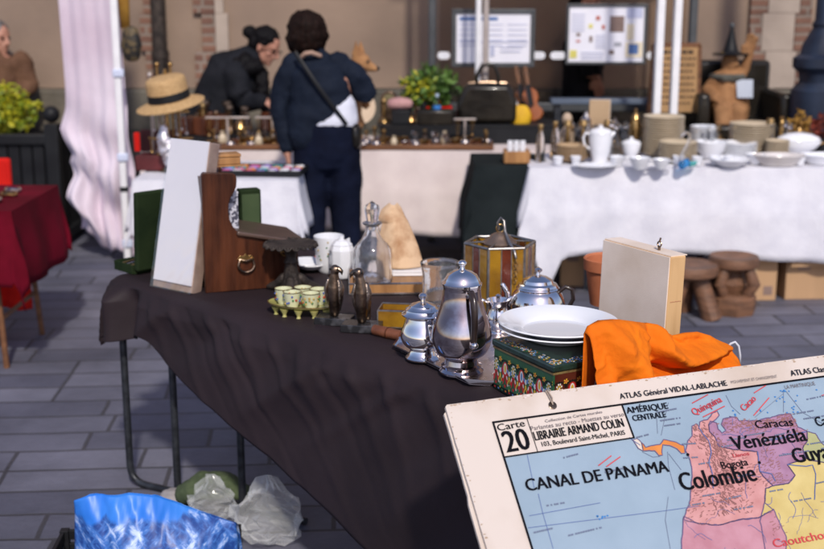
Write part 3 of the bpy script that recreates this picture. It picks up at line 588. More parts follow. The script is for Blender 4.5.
gv = thing('red_flower_bunch', 'red brown flower bunch at the far right of the stall', 'flowers', on(822, 154, .40))
MB().lathe([(0, 0), (.05, 0), (.06, .05), (.05, .09), (0, .09)], 20).build('pot', M_black, gv)
leaves(320, bushfn(0, 0, .15, .08, .07, .08), .03, 9).build('flowers', mat('rust_petal', (.28, .045, .02), (.12, .02, .012), rough=.7), gv, smooth=0)
cr = thing('wooden_card_box', 'wooden box of white cards on the black cloth', 'box', Vector((P(515, 160, .75).x, 6.72, .752)))
q = MB(); w_, d_ = .135, .12
for c, s_ in (((0, -d_ / 2, .033), (w_, .008, .066)), ((0, d_ / 2, .033), (w_, .008, .066)), ((-w_ / 2, 0, .033), (.008, d_ - .01, .066)), ((w_ / 2, 0, .033), (.008, d_ - .01, .066)), ((0, 0, .004), (w_ - .01, d_ - .01, .006))): q.box(c, s_)
q.build('case', M_woodl, cr, smooth=0, bev=.002)
for x in (-.035, .0, .035): MB().box((x, .01, .075), (.028, .006, .085), R(8)).build('card', M_vinyl, cr, smooth=0)
# ------------------------------------------------------------------ the long stall and the small left table: trays, bag, plant, trinkets
k = PXM(1, 7.4)
RZ = {0: .800, 1: .865}
for nm_, i_, x0_, x1_ in (('left', 0, -1.56, -.64), ('right', 1, -.22, .94)):
    t = thing('display_riser', 'low black display riser at the back of the long stall, ' + {'left': 'left of the woman', 'right': 'under the black handbag'}[nm_], 'riser', ((x0_ + x1_) / 2, 7.735, TZ))
    MB().box((0, 0, RZ[i_] - TZ - .008), (x1_ - x0_, .41, .014)).build('top_board', M_black, t, bev=.002)
    for s_ in (-1, 1): MB().box((s_ * ((x1_ - x0_) / 2 - .03), 0, (RZ[i_] - TZ - .016) / 2), (.02, .39, RZ[i_] - TZ - .017)).build('support', M_black, t, smooth=0)
    MB().box((0, -.20, (RZ[i_] - TZ - .016) / 2), (x1_ - x0_ - .1, .01, RZ[i_] - TZ - .018)).build('front_board', M_black, t, smooth=0)
def onm(px, py, back=0):
    if back <= .13 and py > 139: Y = 7.36 + back * .6; z = TZ
    else: Y = min(7.50 + back * .75, 7.87); z = RZ[px > 320]
    return Vector((PY(px, 110, Y).x, Y, z))
def tray(label, c, w, d, h=.03, m=M_woodm, rz=0):
    t = thing('wooden_tray', label, 'tray', c, rz)
    MB().box((0, 0, .004), (w - .02, d - .02, .008)).build('base', m, t, smooth=0)
    q = MB()
    for cc, s_ in (((0, -d / 2, h / 2), (w, .012, h)), ((0, d / 2, h / 2), (w, .012, h)), ((-w / 2 + .006, 0, h / 2), (.012, d - .014, h)), ((w / 2 - .006, 0, h / 2), (.012, d - .014, h))): q.box(cc, s_)
    q.build('rim', m, t, smooth=0, bev=.002); return t
tray('long wooden tray of trinkets on the stall right of the woman', Vector((.09, 7.36, TZ)), .80, .24)
tray('long wooden tray of trinkets on the stall left of the woman', Vector((-.93, 7.36, TZ)), .60, .24)
hb = thing('handbag', 'shiny black leather handbag with two handles on the middle stall', 'handbag', onm(487, 127, .18) + Vector((0, 0, .005)))
q = MB(); q.tube([(-30 * k, 0, 2 * k), (-29 * k, 0, 18 * k), (-22 * k, 0, 33 * k), (0, 0, 36 * k), (22 * k, 0, 34 * k), (28 * k, 0, 18 * k), (29 * k, 0, 2 * k)], 2 * k)
q.v.clear(); q.f.clear(); q.m.clear()
prof = [(-31, 0), (-31, 20), (-25, 35), (-20, 40), (20, 40), (25, 36), (30, 20), (30, 0)]
q.prism([(x * k, z * k) for x, z in prof], -9 * k, 9 * k, TR((0, 0, 0), 0, R(90)))
ho = q.build('body', M_leather, hb, smooth=60, bev=.03)
q = MB(); q.tube([(-19 * k, -1 * k, 40.5 * k), (0, -1.5 * k, 41.5 * k), (20 * k, -1 * k, 40.5 * k)], 1 * k); q.build('clasp_bar', M_bronze, hb)
for y_, h_ in ((-5, 61), (5, 59)):
    MB().tube([(-11 * k, y_ * k, 38 * k), (-11 * k, y_ * k, 48 * k), (-6 * k, y_ * k, 57 * k), (1 * k, y_ * k, h_ * k), (7 * k, y_ * k, 57 * k), (11 * k, y_ * k, 48 * k), (11 * k, y_ * k, 38 * k)], 1.7 * k, 8).build('handle', M_leather, hb)
pt = thing('potted_plant', 'bushy green and yellow plant in a red trough on the middle stall', 'plant', onm(433, 136, .42))
q = MB(); q.prism([(-18 * k, 0), (18 * k, 0), (20 * k, 15 * k), (-20 * k, 15 * k)], -.06, .06, TR((0, 0, 0), 0, R(90))); q.build('trough', M_scarlet, pt, bev=.006)
leaves(520, bushfn(-2 * k, 0, 34 * k, 29 * k, .13, 22 * k), .055, 21).build('foliage', M_leaf, pt, smooth=0)
leaves(240, bushfn(-12 * k, -.03, 33 * k, 21 * k, .11, 17 * k), .04, 22).build('blossom', M_leafy, pt, smooth=0)
wb = thing('water_bottle', 'small water bottle with a blue label before the green plant', 'bottle', onm(437, 134, .22))
MB().lathe([(0, 0), (4 * k, 0), (4 * k, 14 * k), (3.8 * k, 20 * k), (1.6 * k, 25 * k), (1.6 * k, 27 * k), (0, 27 * k)], 18).build('bottle', M_glass, wb)
MB().lathe([(4.1 * k, 8 * k), (4.15 * k, 8 * k), (4.15 * k, 18 * k), (4.1 * k, 18 * k)], 18).build('label', mat('label_blue', (.04, .22, .62), rough=.5), wb); MB().lathe([(0, 27 * k), (1.9 * k, 27 * k), (1.9 * k, 30 * k), (0, 30 * k)], 14).build('cap', mat('cap_pale', (.5, .62, .8), rough=.4), wb)
bk = tag(MB().box((0, 0, 7.5 * k), (37 * k, .16, 15 * k)).build('instrument_case', M_leather, loc=onm(434.5, 141, .14), bev=.012), 'low black leather case before the red plant trough', 'case')
q = thing('radio_box', 'dark box with a dusty pink cushion lying on top', 'box', onm(401, 137, .20)); MB().box((0, 0, 7 * k), (19 * k, .13, 14 * k)).build('case', M_black, q, bev=.006)
tag(MB().tube([(-8 * k, 0, 0), (0, 0, .5 * k), (8 * k, 0, 0)], [(5.5 * k, 6 * k), (6.5 * k, 7 * k), (5.5 * k, 6 * k)], 14, dome=True).build('cushion', mat('dusty_pink', (.48, .27, .26), (.36, .19, .19), scale=12, rough=.9, bump=.4), loc=onm(400, 137, .20) + Vector((0, 0, 20 * k)), smooth=180), 'dusty pink velvet cushion lying on a dark box', 'cushion')
q = thing('statuette', 'dark slim statuette before the red plant trough', 'statuette', onm(423.5, 137, .30)); z0 = 0
MB().lathe([(0, 0), (4 * k, 0), (4 * k, 3 * k), (2 * k, 5 * k), (3.4 * k, 18 * k), (2 * k, 26 * k), (0, 26 * k)], 14).build('robed_body', M_black, q); MB().ell((0, 0, 31 * k), (3 * k, 3 * k, 5 * k)).build('head', M_black, q)
q = thing('mantel_clock', 'dark arched mantel clock between the woman and the plant', 'clock', onm(389, 130, .40))
MB().prism([(9 * k * math.cos(math.pi * i / 12), 22 * k + 9 * k * math.sin(math.pi * i / 12)) for i in range(13)] + [(-9 * k, 0), (9 * k, 0)], -.04, .04, TR((0, 0, 0), 0, R(90))).build('case', M_bronze, q, bev=.003)
MB().lathe([(0, 0), (6.5 * k, 0), (6.5 * k, .004), (0, .004)], 24, M=TR((0, -.041, 22 * k), 0, R(90))).build('dial', mat('dial_olive', (.20, .17, .08), rough=.5), q)
tag(MB().box((0, 0, 16 * k), (11 * k, .1, 32 * k)).build('tin_box', mat('green_tin', (.045, .06, .055), rough=.5), loc=onm(406.5, 130, .46), bev=.004), 'dark green upright tin beside the arched clock', 'tin')
def violin(label, c, tilt, m):
    t = thing('violin', label, 'violin', c, R(-8)); M = TR((0, 0, 0), 0, R(-10), tilt); s_ = .22
    def half(z): return s_ * lerp_tab([(0, .0), (.03, .17), (.18, .29), (.30, .27), (.42, .17), (.52, .17), (.66, .23), (.82, .22), (.95, .12), (1, .0)], z)
    zs = [i / 26 for i in range(27)]; poly = [(half(z), z * s_) for z in zs] + [(-half(z), z * s_) for z in reversed(zs)][1:-1]
    q = MB(); q.prism(poly, -.02, .02, M @ TR((0, 0, 0), 0, R(90))); q.build('sound_box', m, t, bev=.006)
    MB().box((0, -.022, s_ * 1.22), (.026, .02, s_ * .56), M=M).build('neck', M_woodm, t, bev=.004)
    q = MB(); q.tube([(0, -.02, s_ * 1.48), (0, -.01, s_ * 1.56), (0, .012, s_ * 1.58), (0, .016, s_ * 1.54)], .012, 8, M=M); q.build('scroll', M_woodm, t)
    MB().box((0, -.040, s_ * .75), (.03, .008, s_ * .62), M=M).build('fingerboard', M_black, t)
violin('orange brown violin leaning right behind the yellow bag', onm(535, 148, .36), R(-12), mat('violin_orange', (.40, .12, .02), (.24, .06, .012), scale=6, rough=.25, coat=.4))
violin('dark brown violin leaning left beside the orange one', onm(529, 146, .50), R(-16), mat('violin_brown', (.16, .06, .02), (.08, .03, .01), scale=6, rough=.25, coat=.4))
yb = thing('yellow_bag', 'small yellow pouch before the violins', 'pouch', onm(520, 144, .20))
q = MB(); q.tube([(0, 0, 1 * k), (0, 0, 9 * k), (0, 0, 17 * k)], [(11 * k, 6 * k), (12 * k, 6 * k), (8 * k, 2 * k)], 16, side=(1, 0, 0), dome=True); q.build('pouch', mat('yellow_fabric', (.70, .42, .015), (.55, .30, .01), rough=.7, bump=.4, scale=12), yb, smooth=180)
MB().tube([(-6 * k, 0, 17 * k), (-3 * k, 0, 27 * k), (4 * k, 0, 27 * k), (7 * k, 0, 17 * k)], .8 * k).build('strap', M_black, yb)
tag(MB().lathe([(0, 0), (9 * k, 0), (6 * k, 8 * k), (4 * k, 10 * k), (0, 11 * k)], 20).build('paper_hat', M_vinyl, loc=onm(511, 140, .62) + Vector((0, 0, 12 * k))), 'white crumpled cone of paper behind the yellow pouch', 'paper')
bn = thing('low_bench', 'low bluish metal bench beyond the crockery stall', 'bench', (PY(605, 100, 8.0).x, 7.86, 0))
MB().box((0, 0, PY(605, 101, 7.86).z), (.75, .12, .035)).build('seat', mat('blue_steel', (.10, .13, .18), rough=.4), bn, bev=.006)
for s_ in (-1, 1): MB().box((s_ * .33, 0, PY(605, 101, 7.86).z / 2 - .01), (.04, .1, PY(605, 101, 7.86).z - .04)).build('leg', M_dark, bn)

# jewellery display racks
def rack(label, c, w, h, n, m=M_pole2):
    t = thing('jewellery_rack', label, 'rack', c)
    MB().box((0, 0, .008), (w * .5, .07, .016)).build('base', M_black, t, bev=.003); MB().box((0, 0, h / 2), (.012, .012, h)).build('stem', m, t)
    MB().box((0, 0, h), (w, .016, .012)).build('crossbar', m, t, bev=.003); r_ = random.Random(int(c.x * 1000))
    for i in range(n):
        x = -w / 2 + w * (i + .5) / n; l = r_.uniform(.4, .8) * h
        q = MB(); q.tube([(x - .008, -.012, h), (x - .006, -.014, h - l * .6), (x, -.015, h - l), (x + .006, -.014, h - l * .6), (x + .008, -.012, h)], .0025, 5); q.ell((x, -.016, h - l), .010, 8, 6); q.build('necklace', [M_brass, M_silverdull, M_brass][i % 3], t)
rack('jewellery rack with a pale bar before the leaning seller', onm(227, 146, .12), 44 * k, 28 * k, 6)
rack('jewellery rack with a pale bar beside the woman in navy', onm(272, 146, .12), 34 * k, 28 * k, 5)
rack('jewellery rack with a pale bar before the handbag', onm(465, 146, .06), 22 * k, 27 * k, 3)
# trinkets: one of each kind, then copies
r_ = random.Random(11)
protos = [
 tag(MB().lathe([(0, 0), (.020, 0), (.012, .012), (.030, .035), (.032, .05), (.027, .05), (0, .02)], 16).build('brass_bowl', M_brass), 'small brass bowl among the trinkets in the long wooden trays', 'bowl', 'brass bowls in the trays'),
 tag(MB().lathe([(0, 0), (.022, 0), (.020, .008), (.006, .02), (.006, .075), (.014, .085), (.013, .095), (0, .095)], 14).build('candlestick', M_brass), 'slim brass candlestick among the trinkets in the long wooden trays', 'candlestick', 'brass candlesticks in the trays'),
 tag(MB().lathe([(0, 0), (.016, 0), (.026, .03), (.022, .055), (.010, .07), (.014, .085), (0, .085)], 14).build('small_vase', M_ivory), 'small ivory vase among the trinkets in the long wooden trays', 'vase', 'ivory vases in the trays'),
 tag(MB().box((0, 0, .015), (.055, .04, .03)).build('trinket_box', M_wood, bev=.004), 'dark little wooden box in the long wooden trays', 'box', 'little wooden boxes in the trays'),
 tag(MB().lathe([(0, 0), (.018, 0), (.004, .01), (.004, .04), (.020, .06), (.022, .085), (.020, .085), (.0, .06)], 14).build('liqueur_glass', M_glass), 'tiny stemmed glass among the trinkets in the long wooden trays', 'glass', 'tiny stemmed glasses in the trays'),
 tag(MB().lathe([(0, 0), (.03, 0), (.034, .02), (.026, .034), (0, .036)], 16).build('silver_pillbox', M_silverdull), 'round silver pillbox among the trinkets in the long wooden trays', 'box', 'silver pillboxes in the trays'),
 tag(MB().lathe([(0, 0), (.018, 0), (.012, .01), (.017, .045), (.006, .058), (.012, .07), (.009, .082), (0, .086)], 14).build('dark_figurine', M_bronze), 'little dark bronze figurine among the trinkets in the long wooden trays', 'figurine', 'bronze figurines in the trays'),
]
spots = []
for i in range(30): spots.append((-1.21 + .56 * (i % 10) / 9.5 + r_.uniform(-.01, .01), 7.285 + .07 * (i // 10) + r_.uniform(-.012, .012)))
for i in range(39): spots.append((-.285 + .75 * (i % 13) / 12.2 + r_.uniform(-.01, .01), 7.285 + .07 * (i // 13) + r_.uniform(-.012, .012)))
used = set()
for i, (x, y) in enumerate(spots):
    j = r_.choice([0, 1, 2, 3, 4, 5, 6, 0, 5]); o = protos[j]
    s_ = r_.uniform(.8, 1.15)
    if j in used: o = dup(o)
    used.add(j); o.location = (x, y, TZ + .008); o.scale = (s_, s_, s_); o.rotation_euler = (0, 0, r_.uniform(0, 3))
# a second, taller row behind the trays and a crowd of glass and brass on the crockery stall
def mini(proto, items, grp_first=[None]):
    for i, (x, y, z, s_) in enumerate(items):
        o = proto if i == 0 else dup(proto)
        o.location = (x, y, z); o.scale = (s_, s_, s_); o.rotation_euler = (0, 0, r_.uniform(0, 6))
def scat(n, x0, x1, y0, y1, z, s0, s1): return [(r_.uniform(x0, x1), r_.uniform(y0, y1), z, r_.uniform(s0, s1)) for _ in range(n)]
zl, zr = RZ[0], RZ[1]
back_l = lambda n: scat(n, -1.5, -.68, 7.56, 7.88, zl, .9, 1.5)
back_r = lambda n: scat(n, -.15, .20, 7.56, 7.64, zr, .55, .85)
mini(tag(MB().lathe([(0, 0), (.03, 0), (.028, .01), (.01, .03), (.01, .10), (.024, .115), (.022, .13), (0, .13)], 14).build('dark_candlestick', M_bronze), 'dark candlestick standing on the black risers of the long stall', 'candlestick', 'dark candlesticks on the risers'), back_l(7) + back_r(2))
mini(tag(MB().lathe([(0, 0), (.03, 0), (.045, .03), (.03, .07), (.015, .085), (.02, .1), (0, .1)], 16).build('brass_vase', M_brass), 'bulbous brass vase standing on the black risers of the long stall', 'vase', 'brass vases on the risers'), back_l(6) + back_r(2))
mini(tag(MB().box((0, 0, .04), (.10, .07, .08)).build('dark_casket', M_wood, bev=.006), 'dark wooden casket standing on the black risers of the long stall', 'casket', 'wooden caskets on the risers'), back_l(5) + back_r(1))
mini(tag(MB().lathe([(0, 0), (.025, 0), (.03, .02), (.024, .09), (.010, .12), (.012, .14), (0, .14)], 16).build('glass_flask', M_glass), 'small clear flask standing on the black risers of the long stall', 'flask', 'clear flasks on the risers'), back_l(5) + back_r(2))
mini(tag(MB().lathe([(0, 0), (.028, 0), (.024, .008), (.004, .02), (.004, .07), (.028, .10), (.034, .16), (.032, .16), (.026, .10), (0, .075)], 18).build('wine_glass', M_glass), 'stemmed wine glass among the glassware at the back of the white stall', 'glass', 'wine glasses on the white stall'), scat(12, .74, 1.30, 6.86, 7.06, TZ, .95, 1.15) + scat(6, 1.62, 1.82, 6.9, 7.05, TZ, .9, 1.1))
mini(tag(MB().lathe([(0, 0), (.026, 0), (.03, .01), (.03, .10), (.012, .14), (.012, .17), (.018, .175), (.014, .2), (0, .205)], 18).build('stoppered_bottle', M_glass), 'stoppered clear bottle at the back of the white crockery stall', 'bottle', 'stoppered bottles on the white stall'), scat(6, .74, 1.25, 6.82, 7.04, TZ, .85, 1.1) + scat(3, 2.0, 2.25, 6.95, 7.06, TZ, .9, 1.1))
mini(tag(MB().lathe([(0, 0), (.032, 0), (.03, .01), (.009, .03), (.012, .08), (.008, .14), (.022, .15), (.016, .175), (0, .175)], 16).build('gilt_candlestick', M_brass), 'gilt candlestick at the back of the white crockery stall', 'candlestick', 'gilt candlesticks on the white stall'), scat(5, .78, 1.25, 6.85, 7.04, TZ, .9, 1.2) + scat(4, 1.62, 2.2, 6.95, 7.06, TZ, .8, 1.2))
mini(tag(MB().lathe([(0, 0), (.02, 0), (.022, .004), (.034, .05), (.032, .05), (.02, .01), (0, .008)], 22).build('coffee_cup', M_porc), 'small white coffee cup in the row along the front of the white stall', 'cup', 'coffee cups on the white stall'), [(.80 + .0, 6.60, TZ, .9), (.90, 6.62, TZ, .9), (1.46, 6.60, TZ, 1.0), (1.56, 6.585, TZ, .95), (1.66, 6.60, TZ, .95), (1.74, 6.60, TZ, 1.0), (2.02, 6.60, TZ, .9), (2.12, 6.585, TZ, .95)])
mini(tag(MB().lathe([(0, 0), (.06, 0), (.066, .003), (.105, .02), (.104, .024), (.07, .008), (0, .006)], 30).build('soup_plate', M_porc), 'white soup plate in the low pile right of the salad bowl', 'plate', 'low pile of white plates'), [(1.86, 6.88, TZ + .011 * i, 1) for i in range(7)])
# taller pieces behind the left tray
for px, h, m, lab in ((203, 30, M_brass, 'tall brass candlestick at the left end of the long stall'), (216, 22, M_bronze, 'dark bronze candlestick beside the tall brass one'), (246, 26, M_silverdull, 'silvery candlestick between the two left jewellery racks'), (384, 24, M_brass, 'brass candlestick right of the woman in navy'), (506, 24, M_silverdull, 'silvery candlestick right of the black handbag')):
    t = thing('tall_candlestick', lab, 'candlestick', onm(px, 143, .30))
    MB().lathe([(0, 0), (6 * k, 0), (5 * k, 2 * k), (1.4 * k, 5 * k), (2.2 * k, h * k * .5), (1.2 * k, h * k * .6), (1.4 * k, h * k * .86), (0, h * k * .86)], 16).build('stem', m, t); MB().lathe([(1.5 * k, h * k * .865), (3.4 * k, h * k * .9), (2.8 * k, h * k), (0, h * k)], 16).build('drip_pan', m, t)
# small left table: jewellery tray, maroon case, hat stand, hanging bag
jt = tray('dark tray of coloured beads beside the hand of the woman', Vector((P(256, 176, .78).x, 6.32, .752)), .44, .26, .028, M_black, R(-4))
cols = [mat('bead_pink', (.6, .12, .25), rough=.3), mat('bead_lilac', (.35, .25, .6), rough=.3), mat('bead_white', (.75, .75, .78), rough=.3), mat('bead_orange', (.7, .25, .05), rough=.3), mat('bead_teal', (.05, .3, .32), rough=.3)]
bp = []
for j, cm in enumerate(cols): bp.append(tag(MB().tube([(.024 * math.cos(a * .7), .018 * math.sin(a * .7), .008 + .004 * math.sin(a * 3)) for a in range(9)], .0075, 6, closed=True).build('bead_bracelet', cm), f"{['pink', 'lilac', 'white', 'orange', 'teal'][j]} bead bracelet lying in the dark tray", 'bracelet', f"{['pink', 'lilac', 'white', 'orange', 'teal'][j]} bracelets in the tray"))
first = set()
for i in range(28):
    j = r_.randrange(5); o = bp[j] if j not in first else dup(bp[j]); first.add(j)
    p = TR((jt.location.x, jt.location.y, .762), R(-4)) @ Vector((-.18 + .36 * (i % 7) / 6, -.09 + .18 * (i // 7) / 3, 0)); o.location = p + Vector((0, 0, 0)); o.rotation_euler = (0, 0, r_.uniform(0, 3))
ch = thing('hinged_case', 'open dark red case lying between the pole and the hat stand', 'case', Vector((P(148, 172, .77).x, 6.45, .752)))
MB().box((0, 0, .04), (.20, .16, .08)).build('body', mat('maroon_leather', (.10, .012, .014), (.06, .008, .009), rough=.5), ch, bev=.005); MB().box((0, .085, .14), (.20, .015, .12)).build('lid', mat('maroon_leather', (.1, .01, .01)), ch, bev=.004)
zh = lambda y, Y=6.35: PY(412, y, Y).z
hx = PY(169, 95, 6.35).x; kh = PXM(1, 6.35)
st = thing('jewellery_tree', 'brass jewellery stand hung with chains beneath the straw hat', 'stand', (hx, 6.42, .752))
H0 = zh(70) - .752
MB().lathe([(0, 0), (.09, 0), (.08, .015), (.012, .03), (0, .03)], 20).build('base', M_brass, st)
MB().tube([(-.03, 0, .02), (-.03, 0, H0)], .010, 8).build('stem', M_brass, st); MB().tube([(.03, .02, .02), (.03, .02, H0 - .08)], .008, 8).build('second_stem', M_brass, st)
for i, hh in enumerate((.16, .30, .42)):
    w_ = .13 - .02 * i; MB().tube([(-.03 - w_ * .8, 0, hh + .01), (-.03, 0, hh), (w_ * .8, 0, hh + .01)], .006, 6).build('arm', M_brass, st)
    for x in (-.12, -.085, -.055, .02, .05, .08):
        l = r_.uniform(.05, .11); q = MB(); q.tube([(x * (1 - .15 * i), -.008, hh), (x * (1 - .15 * i) + .004, -.009, hh - l)], .004, 5); q.ell((x * (1 - .15 * i) + .004, -.009, hh - l - .006), .010, 8, 5); q.build('pendant', [M_brass, M_silverdull, M_brass][i], st)
for x, h_ in ((-.115, H0 - .04), (-.075, H0 + .015), (-.005, H0 + .015)):
    q = MB(); q.tube([(x, .02, .02), (x, .02, h_)], .006, 6); q.ell((x, .02, h_ + .008), .014, 10, 6); q.build('knobbed_rod', M_pole2 if x < -.1 else M_brass, st)
ha = thing('straw_hat', 'straw boater hat with a black ribbon on the jewellery stand', 'hat', (hx, 6.36, zh(100)))
Mh = TR((0, 0, 0), 0, R(8), R(-9))
MB().lathe([(0, 23 * kh), (16 * kh, 23 * kh), (19 * kh, 21.5 * kh), (20 * kh, 18 * kh), (20.5 * kh, 0), (27 * kh, -2.2 * kh), (34 * kh, -4.6 * kh), (34 * kh, -5.2 * kh), (26 * kh, -3 * kh), (19.8 * kh, -1 * kh), (19 * kh, 17 * kh), (0, 22 * kh)], 48, M=Mh, sy=1.12).build('straw_body', M_straw, ha, smooth=50)
MB().lathe([(20.7 * kh, 1 * kh), (20.9 * kh, 1 * kh), (20.6 * kh, 8.6 * kh), (20.3 * kh, 8.6 * kh)], 48, M=Mh, sy=1.12).build('ribbon', M_black, ha)
gl = thing('silver_mesh_purse', 'crumpled silvery purse hanging below the straw hat', 'purse', (PY(166, 140, 6.3).x, 6.3, zh(163, 6.3)))
q = MB(); q.tube([(.01, 0, 0), (0, 0, .07), (-.012, 0, .14), (-.01, 0, .19)], [(.025, .02), (.045, .03), (.034, .022), (.018, .012)], 16, dome=True); fuse(q, 'pouch', mat('silver_foil', (.75, .73, .78), (.5, .46, .46), scale=30, rough=.25, metal=.8, bump=.8, bscale=50), gl, .006, 1, .02, .03)
MB().tube([(-.01, 0, .19), (0, .03, .26), (.01, .05, .30)], .003, 6).build('cord', M_silverdull, gl)
hg = thing('hanging_bag', 'mustard and black patterned bag hanging behind the gazebo pole', 'bag', (PY(131, 40, 7.45).x, 7.45, PY(131, 62, 7.45).z))
q = MB(); q.tube([(0, 0, .03), (.0, 0, .10), (0, 0, .19)], [(.05, .03), (.066, .04), (.045, .025)], 16, side=(1, 0, 0), dome=True); q.build('pouch', mat('leopard', (.10, .07, .03), (.012, .011, .010), scale=30, rough=.6, lo=.48, hi=.55), hg, smooth=180)
q = MB(); q.tube([(-.03, 0, .2), (-.035, 0, .5), (.0, 0, .75), (.02, 0, .95)], [(.012, .03), (.02, .04), (.03, .04), (.02, .03)], 10, side=(0, 1, 0)); q.build('scarf', mat('mustard_silk', (.46, .25, .04), (.3, .14, .02), scale=12, rough=.6), hg, smooth=180)
tag(MB().box((0, 0, .05), (.03, .02, .10)).build('red_lighter', M_scarlet, loc=(PY(139, 152, 6.45).x, 6.42, .85), bev=.004), 'small red packet standing on the dark red case', 'packet')
# trinkets on red table
rp = tag(MB().lathe(plate_prof(.07, .012), 28).build('trinket_dish', M_silverdull, loc=(-1.93, 5.42, TZ)), 'silver dish lying on the dark red tablecloth', 'dish')
for i, (x, y) in enumerate(((-2.05, 5.5), (-1.98, 5.62), (-1.88, 5.58), (-2.1, 5.7), (-2.02, 5.36), (-1.9, 5.7))):
    b_ = tag(MB().tube([(.035 * math.cos(a * .7), .028 * math.sin(a * .7), .008 + .004 * math.sin(a * 2)) for a in range(9)], .008, 6, closed=True).build('chain_necklace', [M_brass, M_silverdull][i % 2], loc=(x, y, TZ + .002)), ['brass', 'silver'][i % 2] + ' coloured chain coiled on the dark red tablecloth', 'necklace', ['brass', 'silver'][i % 2] + ' chains on red cloth')
# ------------------------------------------------------------------ people and animals
def V(*a): return Vector(a)
def hand(mb, w, d, n, th, curl=.5, s=1.0):
    """palm from wrist w along d; n = back of hand normal; th = side of the thumb (+1/-1)"""
    d = d.normalized(); n = (n - d * n.dot(d)).normalized(); sd_ = d.cross(n) * th
    mb.tube([w - d * .02, w + d * .02 * s, w + d * .085 * s], [(.024 * s, .018 * s), (.034 * s, .016 * s), (.040 * s, .014 * s)], 12, side=sd_, dome=True)
    for i, (off, L) in enumerate(((.030, .072), (.010, .080), (-.010, .075), (-.030, .060))):
        b_ = w + d * .085 * s + sd_ * off * s; p = [b_ - d * .02]; dirv = d.copy(); q = b_.copy()
        for j, f in enumerate((.45, .32, .23)):
            a = curl * (.35 + .45 * j) + .06 * i
            dirv = (d * math.cos(a) - n * math.sin(a)).normalized(); q = q + dirv * L * f * s; p.append(q.copy())
        mb.tube(p, [.0095 * s, .009 * s, .0082 * s, .007 * s], 8, dome=True)
    b_ = w + d * .025 * s + sd_ * .026 * s
    mb.tube([b_ - sd_ * .015, b_ + (sd_ * .8 + d * .6) * .028 * s, b_ + (sd_ * .8 + d * 1.6 - n * .4) * .036 * s], [.013 * s, .011 * s, .0085 * s], 8, dome=True)
def head(mb, c, f, u, s=1.0):
    """face looking along f, up u"""
    f = f.normalized(); u = (u - f * u.dot(f)).normalized(); r = f.cross(u)
    M = frame(c, r, f, u) @ Matrix.Scale(s, 4)
    mb.ell((0, -.008, .03), (.074, .092, .088), 18, 12, M); mb.ell((0, .018, -.045), (.056, .066, .070), 16, 10, M)
    mb.ell((0, .062, -.092), (.022, .020, .018), 10, 8, M)
    mb.tube([(0, .080, .02), (0, .098, -.018), (0, .104, -.030)], [.010, .013, .013], 8, dome=True, M=M); mb.ell((.012, .090, -.034), .009, 8, 6, M); mb.ell((-.012, .090, -.034), .009, 8, 6, M)
    mb.ell((0, .076, -.058), (.024, .010, .006), 10, 6, M); mb.ell((0, .074, -.068), (.020, .010, .007), 10, 6, M)
    for k_ in (-1, 1):
        mb.ell((k_ * .030, .072, .026), (.020, .012, .007), 10, 6, M); mb.ell((k_ * .042, .052, -.022), (.02, .02, .02), 10, 6, M)
        mb.ell((k_ * .076, -.010, -.012), (.008, .018, .030), 10, 8, M)
    return M
def eyes(M, parent):
    for k_ in (-1, 1): MB().ell((k_ * .030, .078, .006), (.013, .009, .007), 10, 6, M).build('eye', M_blackhair, parent, smooth=180)
def person(label, loc): return thing('person', label, 'person', loc)

# woman in navy, seen from behind, holding the dog
wo = person('woman in navy jacket and dark jeans seen from behind holding a dog', (0, 0, 0)); Y = 6.52
pz = lambda px, py, y=Y: PY(px, py, y)
hd = pz(307, 34); neck = pz(310, 52); sh_l = pz(291, 63); sh_r = pz(341, 62); hip = pz(327, 130); kneeL = V(-.555, Y - .01, .46); kneeR = V(-.365, Y + .05, .46)
b = MB(); head(b, hd + V(0, .02, -.01), V(.25, 1, -.25), V(0, .1, 1))
b.tube([neck + V(0, 0, -.04), hd + V(0, 0, -.05)], .050, 12, dome=True)
ch = pz(322, 85); waist = pz(326, 113)
b.tube([hip + V(0, 0, -.05), waist, ch, neck + V(0, 0, -.06)], [(.15, .11), (.135, .10), (.165, .11), (.08, .06)], 18, side=(1, 0, 0), dome=True)
el_l = pz(280, 110, Y); wr_l = pz(287, 152, Y - .02)
b.tube([sh_l, el_l, wr_l], [.048, .04, .028], 12, dome=True); hand(b, wr_l, V(.12, .1, -1), V(-1, -.2, 0), 1, .6, 1.0)
el_r = pz(366, 92, Y + .02); wr_r = pz(345, 88, Y + .26)
b.tube([sh_r, el_r, wr_r], [.048, .04, .028], 12, dome=True); hand(b, wr_r, V(-1, .1, .05), V(0, 1, 0), -1, .7)
fl, fr = V(-.575, Y - .03, .07), V(-.355, Y + .06, .07)
for hx_, kn, ft in ((-.08, kneeL, fl), (.08, kneeR, fr)):
    b.tube([hip + V(hx_, 0, -.03), kn, ft + V(0, -.02, 0)], [.085, .055, .04], 12, dome=True); b.tube([ft + V(0, -.06, -.035), ft + V(0, .10, -.05)], [.035, .03], 10, dome=True)
fuse(b, 'body', M_skin, wo, .0075, 3)
j = MB()
def mid(a, c, t): return a + (c - a) * t
j.tube([pz(322, 117), pz(322, 106), pz(319, 90), pz(316, 68), pz(313, 56)], [(.172, .132), (.168, .128), (.172, .132), (.155, .112), (.075, .065)], 22, side=(1, 0, 0), dome=True)
j.tube([pz(309, 112), pz(307, 134)], [(.125, .13), (.115, .125)], 18, side=(1, 0, 0), dome=True)
fuse(j, 'jacket', M_navy, wo, .011, 4, .016, .07)
